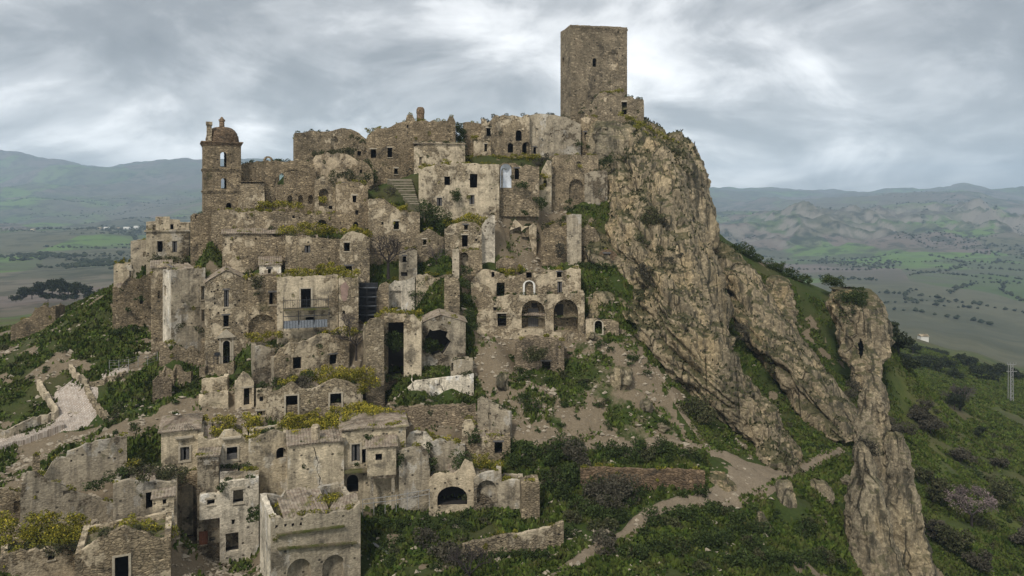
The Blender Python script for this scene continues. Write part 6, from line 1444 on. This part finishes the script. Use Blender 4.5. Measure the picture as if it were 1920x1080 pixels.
G('green growth between plastered hall and castle rock', strip((1086, 268), (1120, 288), 125, .9))
O_('weeds at the foot of the keep', strip((1090, 212), (1108, 206), 132, .7))
# ruins on the right of the lower row
G('green mound above the tunnel arch', strip((808, 872), (866, 868), 78, 1.4))
Y('yellow green shrub right of the tunnel arch', strip((900, 862), (930, 872), 77.5, 1.3), flowers=.15)
Y('yellow flowers on the wall above the tunnel', strip((808, 822), (870, 832), 81, .7), flowers=.3)
G('dark ivy by the white arch stub', [(806, 836, 79, .6), (800, 848, 78.8, .5)])
G('dark bush in front of the slanting wall', [(884, 812, 81, .9), (886, 822, 80.8, .8)])
# shrub belt between the two paths
for i, (lab, a, b2, r) in enumerate([('dense dark green thicket right of the small black door', (955, 858), (1040, 856), 1.5), ('dark green thicket above the red-brown retaining wall, left part', (1050, 850), (1150, 856), 1.4), ('dark green thicket above the red-brown retaining wall, right part', (1165, 860), (1310, 864), 1.2),
        ('dark bushes below the roofless grey room', (1020, 915), (1080, 960), 1.5), ('dark bushes under the red-brown retaining wall', (1090, 905), (1200, 940), 1.3), ('row of green shrubs above the lower footpath', (1210, 925), (1310, 930), .9),
        ('dark thicket right of the lower footpath', (1230, 985), (1330, 965), 1.3), ('green bushes at the bottom between footpath and rock ledge', (1170, 1045), (1340, 1030), 1.4), ('dark bushes beside the broken rock ledge', (1370, 990), (1440, 1000), 1.2), ('bushes at the bottom edge under the rock ledge', (1360, 1060), (1500, 1065), 1.2)]):
    n = max(3, int(abs(b2[0] - a[0]) / 22)); G(lab, [(a[0] + (b2[0] - a[0]) * k / (n - 1), a[1] + (b2[1] - a[1]) * k / (n - 1) + random.uniform(-6, 6), None, r * random.uniform(.6, 1.2)) for k in range(n)], size=.22)
S_('large grey leafless bush in the hollow between the paths', [(1130, 925, None, 2.2), (1160, 940, None, 2.4), (1110, 945, None, 1.8), (1150, 965, None, 1.6)], size=.22)
S_('grey bush above the thicket near the slanting wall', [(1050, 858, None, 1.6), (1075, 868, None, 1.8), (1095, 880, None, 1.3)], size=.22)
S_('dark bare bush at the bottom beside the front retaining wall', [(1130, 1020, None, 1.4), (1140, 1040, None, 1.2)], size=.22)
S_('dry bush in front of the grassy terrace at the bottom', [(800, 1030, None, 1.5), (830, 1045, None, 1.3), (860, 1060, None, 1.6)], size=.22)
G('dark weeds over the grassy terrace by the foreground house', [(700 + 22 * k, 985 + 7 * (k % 3), None, random.uniform(.6, 1.0)) for k in range(9)])
G('green weeds on the terrace above the front retaining wall', [(850 + 22 * k, 985 - 2 * k, None, random.uniform(.4, .7)) for k in range(8)])
G('dark weeds at the foot of the front retaining wall', [(880 + 20 * k, 1052, None, random.uniform(.5, .8)) for k in range(8)])
O_('big round bush at the foot of the cliff', [(1308, 760, 90.5, 2.2), (1320, 778, 90, 2.0), (1296, 775, 90, 1.7)], size=.24)
O_('round bush on the rubble bastion', [(1003, 658, 92.5, 1.5), (1010, 666, 92.3, 1.2), (995, 668, 92.3, 1.1)])
G('weeds on the bare slope under the bastion', [(975, 700, None, .9), (990, 712, None, 1.0), (1030, 722, None, .8), (1046, 700, None, .6), (985, 760, None, 1.2), (1000, 775, None, 1.0)])
G('weeds below the cave cottage', [(1130, 648, None, .8), (1145, 660, None, .7), (1120, 656, None, .6), (1190, 680, None, .8), (1210, 705, None, .7), (1180, 690, None, .6)])
# growth on the crags: each clump a thing of its own
for i, (lab, pts, kd) in enumerate([('dark shrub hanging in the middle of the cliff face', [(1222, 398, 107.5, 1.4), (1215, 412, 107, 1.5), (1230, 406, 107.2, 1.2)], 'o'), ('grey scrub on the cliff right of the hanging shrub', [(1242, 412, 107.3, 1.0), (1250, 420, 107.2, .7)], 's'),
        ('scrub tuft low on the cliff left side', [(1178, 430, 109, .8), (1172, 438, 109, .6)], 'o'), ('shrub in the cliff fold above the fins', [(1200, 448, 105, .8), (1212, 455, 104.6, .6)], 'o'), ('grey scrub in the notch of the cliff fins', [(1208, 508, 101.6, 1.2), (1202, 500, 102, .9), (1212, 520, 101, .7)], 's'),
        ('dark shrub in the cleft above the big fin', [(1198, 548, 101, .8), (1200, 560, 100.6, .7)], 'o'), ('dark shrub on the right fin of the cliff', [(1284, 622, 95.3, .8), (1290, 634, 95, .7)], 'o'), ('scrub on the lower fins of the cliff', [(1320, 655, 93.8, .9), (1300, 662, 94, .7)], 's'),
        ('grass tuft on the upper cliff shelf', [(1240, 470, 104.4, .9), (1262, 466, 104.4, .8)], 'o'), ('scrub along the rock shelf above the fins', [(1255, 488, 103, .9), (1275, 480, 103.4, .7)], 's'), ('dark scrub in the gully behind the cliff', [(1385, 615, 117, 1.3), (1395, 630, 116, 1.2)], 's'),
        ('dark shrub at the foot of the ridge rocks', [(1445, 690, 113, 1.0), (1440, 675, 114, .8)], 'o'), ('shrub on the lower ridge rocks', [(1490, 655, 116, 1.1), (1500, 668, 115.5, 1.0)], 'o'), ('thick dark tree clinging to the rock tower', [(1592, 565, 126, 2.4), (1604, 556, 126, 2.0), (1598, 584, 126, 2.2), (1590, 590, 126, 1.8), (1610, 545, 127, 1.5), (1592, 605, 126, 1.6)], 'g'),
        ('round dark bush on the skyline left of the rock tower', [(1560, 526, 141, 2.0), (1572, 530, 141, 1.6), (1550, 522, 141.5, 1.3)], 'g'), ('dark shrub on the right edge of the rock tower', [(1631, 575, 127, 1.1), (1634, 586, 126.5, 1.0)], 'g'), ('grey shrub at the foot of the rock tower', [(1604, 722, 118, 1.4), (1598, 738, 117, 1.2)], 's'),
        ('grey shrub at the top left of the pale rock fin', [(1618, 828, 83.5, .8), (1612, 842, 83, .7)], 's'), ('violet grey shrub between pinnacle and fins', [(1632, 836, 83.3, .9), (1640, 850, 83, .8)], 's'), ('grey bush on top of the pale rock fin', [(1632, 880, 82.6, .8), (1624, 870, 82.8, .6)], 's'), ('grey bush at the bottom left of the pale rock fin', [(1596, 1050, 79.2, 1.1), (1590, 1065, 79, .9)], 's'),
        ('dark grey thicket behind the pinnacle', [(1680, 795, 112, 2.0), (1700, 800, 112, 1.8), (1672, 808, 110, 1.5)], 's')]):
    shrub('cliff_shrub', lab, 'shrub', pts, kd, size=.22)
Y('grass cap over the shoulder of the castle rock', strip((1165, 212), (1270, 268), 127.5, .9) + strip((1195, 240), (1250, 280), 125, 1.0), flowers=.03)
O_('grass running down the top edge of the cliff', strip((1210, 262), (1282, 290), 122.5, .9) + strip((1160, 300), (1215, 286), 119.5, .7) + strip((1268, 300), (1300, 330), 121, .6))
def thicket(label, group, poly, n, r0, r1, kinds, size=.2):
    k = 0; xs = [p[0] for p in poly]; ys = [p[1] for p in poly]
    while k < n:
        px, py = random.uniform(min(xs), max(xs)), random.uniform(min(ys), max(ys))
        if not inpoly(np.array([px]), np.array([py]), poly)[0]: continue
        r = random.uniform(r0, r1) * (1.35 if random.random() < .2 else 1); kd = random.choice(kinds)
        shrub('bush', label, 'bush', [(px, py, None, r), (px + random.uniform(-9, 9), py + random.uniform(-4, 4), None, r * .75)], kd, size=size, group=group, k=6, dens=1.5); k += 1
thicket('low dark green bush in the thicket on the slope below the dirt path', 'bushes on the slope below the dirt path', [(1120, 1075), (1180, 1005), (1260, 965), (1400, 945), (1470, 960), (1560, 960), (1585, 1075)], 46, .5, 1.1, 'ggo')
thicket('low dark bush on the green slope above the red-brown retaining wall', 'bushes above the retaining wall', [(965, 845), (1080, 838), (1320, 850), (1320, 872), (1080, 872), (960, 880)], 26, .6, 1.2, 'gggo')
thicket('dark bush in the hollow between the roofless grey room and the footpath', 'bushes in the hollow by the footpath', [(1020, 900), (1085, 890), (1100, 930), (1210, 945), (1150, 1000), (1060, 1040), (1060, 960)], 26, .7, 1.3, 'ggo')
thicket('low weedy bush on the grassy terrace below the tunnel arch', 'weedy bushes on the grassy terrace', [(690, 975), (830, 955), (960, 975), (870, 1010), (860, 1075), (690, 1070)], 26, .35, .8, 'ggo', .17)
thicket('low green tuft of shrub on the left slope below the town', 'shrub tufts on the left slope', [(0, 650), (120, 600), (260, 610), (290, 690), (200, 700), (130, 690), (60, 740), (0, 780)], 16, .35, .8, 'ggo', .18)
thicket('green shrub tuft on the slope right of the paved path', 'shrub tufts right of the paved path', [(205, 730), (300, 710), (380, 720), (330, 790), (200, 840), (60, 890), (150, 830), (215, 790)], 16, .35, .8, 'ggo', .18)
thicket('scattered bush on the green hillside right of the rock fins', 'bushes on the right hillside', [(1690, 760), (1780, 760), (1915, 830), (1915, 1070), (1790, 1070), (1740, 900)], 16, .4, .9, 'goo', .22)
thicket('small bush in the green gully between cliff and ridge', 'bushes in the ridge gully', [(1430, 770), (1470, 770), (1560, 850), (1480, 850)], 8, .4, .8, 'go', .2)
thicket('small shrub on the bare slope below the cliff', 'shrubs on the bare slope', [(960, 700), (1100, 650), (1200, 660), (1300, 810), (1000, 830)], 18, .3, .75, 'ggo', .17)
# ------------------------------------------------------------------ trees
def branches(mb, p, d, L, r, lev, spread, tips):
    q = p + d * L; mb.tube(p, q, r, r * .68, 5 if lev > 2 else 4)
    if lev == 0: tips.append(q); return
    for k in range(3 if lev > 1 else 4):
        a = Vector((random.gauss(0, 1), random.gauss(0, 1), random.gauss(0, 1))).normalized()
        nd_ = (d + a * spread + Vector((0, 0, .12))).normalized(); branches(mb, q if k else p.lerp(q, .8), nd_, L * random.uniform(.62, .85), r * .62, lev - 1, spread, tips)
def bare_tree(label, px, py, D, h_m, lev=5, mat='bark', blossom=None, spread=.75):
    p = P(px, py, D) if D else hit(px, py); root = tag(empty('bare_tree', p), label, 'tree'); mb = MB(); tips = []; tb = MB()
    L = h_m * .24; tb.tube((0, 0, -.8), (0, 0, L), h_m * .035, h_m * .026, 7); tb.build('trunk', M['bark'], root)
    for k in range(5):
        a = 2 * math.pi * k / 5 + random.uniform(-.3, .3); branches(mb, Vector((0, 0, L * .92)), Vector((math.cos(a) * .75, math.sin(a) * .75, .75)).normalized(), L * .95, h_m * .017, lev, spread, tips)
    mb.build('crown', M[mat], root)
    if blossom:
        n = len(tips) * 5; pts = np.array([tuple(t) for t in tips]); V, Q, _ = leaves(np.concatenate([pts, np.full((len(pts), 3), .28)], 1), n, .16); np_obj('blossom', V, Q, M[blossom], root)
bare_tree('large dark leafless tree in the middle of the town', 728, 512, 100, 6.4, 5, 'bark')
bare_tree('smaller leafless tree left of the green garden bed', 818, 498, 103, 3.6, 4, 'twig')
bare_tree('leafless tree in the gap right of the house with the fan of tiles', 668, 664, 92.5, 4.6, 4, 'bark')
bare_tree('dark leafless bush under the scaffolding', 652, 622, 94.5, 2.8, 4, 'twig')
bare_tree('pale pinkish blossoming tree on the right hillside', 1822, 988, None, 6.0, 4, 'twig', 'pink')
bare_tree('bare tree at the bottom in front of the foreground retaining wall', 880, 1098, 63, 4.2, 4, 'bark')
bare_tree('bare grey tree on the green hillside near the right edge', 1800, 770, None, 7, 4, 'twig')
def leafy_tree(label, px, py, h_m, w_m, kind='f', D=None, hi=900, size=.4, dens=1.0, group=None, trunk=True):
    p = P(px, py, D) if D else hit(px, py, 60, hi); root = tag(empty('tree', p), label, 'tree', group); n0 = 5; bl = []
    for k in range(n0): bl.append((random.uniform(-.28, .28) * w_m, random.uniform(-.25, .25) * w_m, h_m * random.uniform(.30, .66), w_m * random.uniform(.24, .34), .85 * min(1.3, h_m / w_m)))
    cs = clumps(bl, 7); V, Q, _ = leaves(cs, int(dens * 520 * w_m * h_m / 12 * (.4 / size) ** 1.6) + 60, size); np_obj('crown', V, Q, M[{'f': 'fartree', 'g': 'leafg', 'o': 'leafo', 's': 'scrub'}[kind]], root)
    tb = MB(); tb.tube((0, 0, -.6), (random.uniform(-.2, .2), 0, h_m * .5), .05 * h_m * .7, .03 * h_m * .6, 6)
    for k in range(3): a = random.uniform(0, 6.28); tb.tube((0, 0, h_m * .3), (math.cos(a) * w_m * .25, math.sin(a) * w_m * .25, h_m * .6), .022 * h_m, .012 * h_m, 5)
    tb.build('trunk', M['bark'], root)
gr = 'dark trees scattered down the far right hillside'
k = 0
for px, py, h_m, w_m in [(1662, 640, 6, 7), (1672, 650, 5, 6), (1685, 655, 6, 7), (1696, 648, 6, 5), (1712, 665, 7, 8), (1685, 668, 7, 9), (1705, 680, 6, 8), (1745, 655, 8, 9), (1768, 656, 8, 9), (1803, 650, 7, 7), (1792, 668, 6, 8), (1800, 680, 6, 7), (1818, 672, 7, 8), (1745, 685, 6, 9), (1760, 700, 6, 8), (1735, 690, 5, 8),
        (1720, 690, 5, 7), (1775, 690, 6, 8), (1815, 690, 6, 8), (1832, 702, 6, 8), (1852, 700, 6, 7), (1868, 705, 6, 9), (1880, 700, 6, 8), (1910, 715, 7, 9), (1840, 712, 6, 8), (1860, 716, 5, 7), (1788, 712, 5, 7), (1700, 695, 4, 6), (1900, 690, 6, 8), (1660, 655, 5, 6)]:
    leafy_tree('dark round tree among the scattered trees on the far right hillside', px, py, h_m * .75, w_m * .8, 'f', hi=380, size=.5, dens=.8, group=gr)
hl = [('olive tree with dark crown on the hillside right of the rock fins', 1748, 945, 4.0, 4.6, 'o'), ('dark olive tree near the right edge of the hillside', 1870, 950, 4.2, 5.0, 'o'), ('dark olive tree low on the hillside right of the fins', 1790, 1040, 4.2, 4.2, 'o'), ('grey green tree at the right edge, low on the hillside', 1925, 1030, 4.0, 4.5, 's'),
      ('dark bush on the hillside crest above the fins', 1790, 770, 4.5, 5.0, 'f'), ('dark bush beside the bare hillside tree', 1805, 755, 4.0, 4.5, 'f'), ('grey thicket on the hillside right of the slender pinnacle', 1722, 790, 4.0, 7.0, 's'), ('grey bush higher on the hillside right of the slender pinnacle', 1745, 815, 3.6, 6.5, 's'),
      ('dark green bush right of the tallest fin', 1728, 905, 2.6, 3.4, 'o'), ('brown grey bush beside the tallest fin', 1762, 1020, 3.4, 4.2, 's'), ('shadowy bush in the middle of the right hillside', 1800, 870, 3.0, 5.0, 's'), ('small dark bush in the middle of the right hillside', 1835, 820, 2.4, 3.0, 'f'), ('dark shrub near the right edge below the pylon', 1880, 880, 2.2, 3.2, 's'), ('grey bush in the bottom right corner', 1840, 1075, 2.6, 3.6, 's')]
for lab, px, py, h_m, w_m, kd in hl: leafy_tree(lab, px, py, h_m, w_m, kd, size=.28, dens=1.3)
gl = 'wood of round trees in the valley left of the town'
for px, py, h_m, w_m in [(40, 556, 12, 14), (60, 556, 13, 16), (80, 552, 16, 18), (98, 548, 17, 16), (112, 548, 15, 14), (128, 550, 15, 16), (145, 552, 15, 17), (160, 552, 13, 15), (105, 538, 14, 14), (90, 560, 9, 14), (120, 562, 8, 14), (140, 560, 9, 12), (170, 556, 8, 12), (30, 562, 7, 10), (196, 548, 6, 10)]:
    leafy_tree('dark round tree of the wood in the valley left of the town', px, py + 3, h_m * .62, w_m * .75, 'f', D=440, size=1.0, dens=.9, group=gl)
for lab, px, py, r in [('dark hedge bush on the ridge skyline right behind the cliff', 1390, 476, 2.0), ('low dark bush on the ridge skyline behind the castle rock', 1410, 480, 1.7), ('brown bush on the descending ridge skyline', 1448, 490, 1.8), ('dark bush where the ridge skyline drops', 1470, 497, 1.7), ('last dark bush on the ridge skyline before the rock tower', 1500, 507, 1.7)]:
    q = P(px, py, 145); z = ghz(q.x, 145); shrub('skyline_bush', lab, 'bush', [(px + dx, HY - (z + r * .35) / 145 * F + dy, None if False else 145, r * f) for dx, dy, f in ((0, 0, 1), (-14, 1, .75), (13, 2, .8))], 'g', size=.24)
leafy_tree('pointed dark shrub at the notch behind the cliff', 1332, 452, 3.0, 2.6, 'f', D=139, size=.3)
# far farm buildings, pale specks
for i, (px, py, D) in enumerate([(188, 432, 1900), (200, 433, 1930), (224, 425, 2000), (238, 427, 1980), (62, 433, 1900), (256, 424, 2020)]):
    x = (px - CX) / F * D; z = ghz(x, D); mb = MB(); w_ = random.uniform(4, 8); mb.box(-w_, w_, -5, 5, -3, 4); mb.add([(-w_ - .5, -5.5, 3.9), (w_ + .5, -5.5, 3.9), (w_ + .5, 5.5, 3.9), (-w_ - .5, 5.5, 3.9), (-w_ - .5, 0, 6), (w_ + .5, 0, 6)], [(0, 1, 5, 4), (2, 3, 4, 5), (0, 4, 3), (1, 2, 5)])
    o = mb.build('farm_building', M['whit'] if i % 2 else M['sp']); o.location = (x, D, z); tag(o, 'pale farm building far away in the valley left of the town', 'building', 'distant farm buildings in the left valley')
# ------------------------------------------------------------------ ground cover: grass tufts and rubble
def cover():
    n = 800000; px = rng.uniform(-60, 1980, n); D = 56 + 85 * rng.random(n) ** 1.0
    x = (px - CX) / F * D; z = ground_h(x, D); py = HY - z / D * F; m = (py > 380) & (py < 1120); x, D, z, px, py = x[m], D[m], z[m], px[m], py[m]
    bm = bare_mask(x, D, z); n3 = fbm(np.stack([x, D, z], 1) * 0.35, 3); keep = (rng.random(len(x)) > bm * 1.25) & (n3 > -.55 + .5 * rng.random(len(x)))
    kill = np.zeros(len(x), bool)
    for q in ([(0, 838), (60, 820), (100, 800), (110, 725), (150, 725), (200, 795), (110, 815), (0, 850)], [(1330, 846), (1440, 862), (1480, 885), (1575, 840), (1580, 848), (1490, 896), (1440, 905), (1390, 932), (1230, 968), (1090, 1065), (1050, 1065), (1200, 955), (1330, 925)]): kill |= inpoly(px, py, q)
    e_ = .3; g_ = np.hypot((ground_h(x + e_, D) - z) / e_, (ground_h(x, D + e_) - z) / e_); keep &= (~kill) & (rng.random(len(x)) < np.sqrt(1 + g_ ** 2) / 1.7); x, D, z = x[keep], D[keep], z[keep]; n = len(x); base = np.stack([x, D, z], 1)
    hgt = (0.12 + .42 * rng.random(n) ** 2) * (1 + .5 * np.clip(fbm(base * .25 + 40, 3), -.8, 1)); a = rng.uniform(0, 6.283, n); wv = (0.10 + .14 * rng.random(n)); dx, dy = np.cos(a) * wv, np.sin(a) * wv; lean = rng.normal(size=(n, 2)) * .14
    V = np.stack([base + np.stack([-dx, -dy, 0 * dx - .05], 1), base + np.stack([dx, dy, 0 * dx - .05], 1), base + np.stack([dx * .6 + lean[:, 0], dy * .6 + lean[:, 1], hgt], 1), base + np.stack([-dx * .6 + lean[:, 0], -dy * .6 + lean[:, 1], hgt * .8], 1)], 1).reshape(-1, 3)
    tag(np_obj('grass', V, np.arange(4 * n).reshape(-1, 4), M['grass']), kind='stuff'); print('GRASS', n)
    n = 150000; px = rng.uniform(1600, 1990, n); D = 138 * (2.6 ** rng.random(n)); x = (px - CX) / F * D; z = ground_h(x, D); py = HY - z / D * F; m = (py < 1100) & (fbm(np.stack([x, D, z], 1) * .12, 3) > -.45); x, D, z = x[m], D[m], z[m]; n = len(x); base = np.stack([x, D, z], 1)
    k_ = D / 140; hgt = (.15 + .35 * rng.random(n) ** 2) * k_; a = rng.uniform(0, 6.283, n); wv = (.14 + .16 * rng.random(n)) * k_; dx, dy = np.cos(a) * wv, np.sin(a) * wv; lean = rng.normal(size=(n, 2)) * .2
    V = np.stack([base + np.stack([-dx, -dy, 0 * dx - .05], 1), base + np.stack([dx, dy, 0 * dx - .05], 1), base + np.stack([dx * .6 + lean[:, 0], dy * .6 + lean[:, 1], hgt], 1), base + np.stack([-dx * .6 + lean[:, 0], -dy * .6 + lean[:, 1], hgt * .8], 1)], 1).reshape(-1, 3)
    tag(np_obj('hillside_grass', V, np.arange(4 * n).reshape(-1, 4), M['grass']), kind='stuff')
    n = 60000; px = rng.uniform(-40, 1560, n); D = 58 + 62 * rng.random(n); x = (px - CX) / F * D; z = ground_h(x, D); py = HY - z / D * F; m = (py > 380) & (py < 1110) & (px + (py - 400) * .2 < 1560); x, D, z = x[m], D[m], z[m]
    p = np.stack([x, D, z], 1); bm = bare_mask(x, D, z); c = fbm(p * .4 + 77, 4); keep = rng.random(len(x)) < np.clip(.08 + .75 * bm * (c > -.1) + .35 * (c > .45), 0, 1) * .6; p = p[keep]; n = len(p)
    sz = .07 + .30 * rng.random(n) ** 4; oc = np.array([[1, 0, 0], [-1, 0, 0], [0, 1, 0], [0, -1, 0], [0, 0, 1], [0, 0, -1]], float)
    V = (oc[None] + rng.normal(size=(n, 6, 3)) * .28) * sz[:, None, None] * np.array([1.2, 1, .8]) + p[:, None, :] + np.array([0, 0, .03])
    f = np.array([[0, 2, 4], [2, 1, 4], [1, 3, 4], [3, 0, 4], [2, 0, 5], [1, 2, 5], [3, 1, 5], [0, 3, 5]]); Q = (f[None] + 6 * np.arange(n)[:, None, None]).reshape(-1, 3)
    tag(np_obj('rubble', V.reshape(-1, 3), Q, M['stone']), kind='stuff'); print('RUBBLE', n)
cover()
def crag_growth():
    Vs, Qs = [], []; k = 0
    for V, crk, nz in CREV:
        n = len(V); c = fbm(V * .22 + 13, 4); pr = np.clip((.75 - crk) * .9, 0, 1) * .30 * (c > -.15) + np.clip((nz - .42) * 2, 0, .8) * (.35 + .4 * (c > .1))
        i = np.nonzero(rng.random(n) < pr * .22)[0]; p = V[i] + rng.normal(size=(len(i), 3)) * .1; m = len(p)
        hgt = .15 + .4 * rng.random(m) ** 2; a = rng.uniform(0, 6.283, m); wv = .09 + .12 * rng.random(m); dx, dy = np.cos(a) * wv, np.sin(a) * wv; ln_ = rng.normal(size=(m, 2)) * .14; ln_[:, 1] -= .15
        Vs.append(np.stack([p + np.stack([-dx, -dy, 0 * dx - .05], 1), p + np.stack([dx, dy, 0 * dx - .05], 1), p + np.stack([dx * .6 + ln_[:, 0], dy * .6 + ln_[:, 1], hgt], 1), p + np.stack([-dx * .6 + ln_[:, 0], -dy * .6 + ln_[:, 1], hgt * .8], 1)], 1).reshape(-1, 3)); k += m
    tag(np_obj('cliff_grass', np.concatenate(Vs), np.arange(4 * k).reshape(-1, 4), M['leafo']), kind='stuff'); print('CLIFFGRASS', k)
crag_growth()
def far_woods():
    pts = []
    for k in range(26000):
        y = 950 * (4.8 ** rng.random()); x = rng.uniform(-.78, .78) * y; pts.append((x, y))
    p = np.array(pts); c = fbm(np.stack([p[:, 0] / 260, p[:, 1] / 420, 0 * p[:, 0] + 3], 1), 4); p = p[c > .52 + .25 * (p[:, 0] < 0) * (p[:, 1] < 1500)]
    for k in range(190):
        y = 850 * (4.6 ** rng.random()); x = rng.uniform(-.75, .75) * y; a = rng.normal() * .5 + (0 if rng.random() < .6 else 1.4); L = rng.uniform(90, 420) * (y / 1200) ** .5; n = int(L / 9)
        t = np.linspace(0, L, n); p = np.concatenate([p, np.stack([x + np.cos(a) * t + rng.normal(size=n) * 2.5, y + np.sin(a) * t + 14 * np.sin(t / 60) + rng.normal(size=n) * 2.5], 1)])
    n = len(p); z = ground_h(p[:, 0], p[:, 1]); sz = (1.7 + 2.8 * rng.random(n) ** 2)
    oc = np.array([[1, 0, 0], [-1, 0, 0], [0, 1, 0], [0, -1, 0], [0, 0, 1], [0, 0, -1], [.7, .5, .6], [-.6, -.6, .55]], float)
    V = (oc[None] + rng.normal(size=(n, 8, 3)) * .22) * sz[:, None, None] * np.array([1.15, 1.1, .8]) + np.stack([p[:, 0], p[:, 1], z + sz * .5], 1)[:, None, :]
    f = np.array([[0, 2, 6], [2, 4, 6], [4, 0, 6], [2, 1, 4], [1, 3, 7], [3, 4, 7], [4, 1, 7], [3, 0, 4], [2, 0, 5], [1, 2, 5], [3, 1, 5], [0, 3, 5]])
    tag(np_obj('far_woods', V.reshape(-1, 3), (f[None] + 8 * np.arange(n)[:, None, None]).reshape(-1, 3), M['fartree']), kind='stuff'); print('FARWOODS', n)
far_woods()
# ------------------------------------------------------------------ air
def haze():
    mb = MB(); mb.box(-9000, 9000, -40, 9900, -420, 520); m = bpy.data.materials.new('pale_air'); m.use_nodes = True; t = m.node_tree; t.nodes.clear()
    v = t.nodes.new('ShaderNodeVolumePrincipled'); v.inputs['Density'].default_value = 1.35e-4; v.inputs['Color'].default_value = (.62, .80, 1.0, 1); v.inputs['Anisotropy'].default_value = 0.0
    o_ = t.nodes.new('ShaderNodeOutputMaterial'); t.links.new(v.outputs[0], o_.inputs['Volume']); o = mb.build('haze', m); tag(o, kind='stuff')
haze()
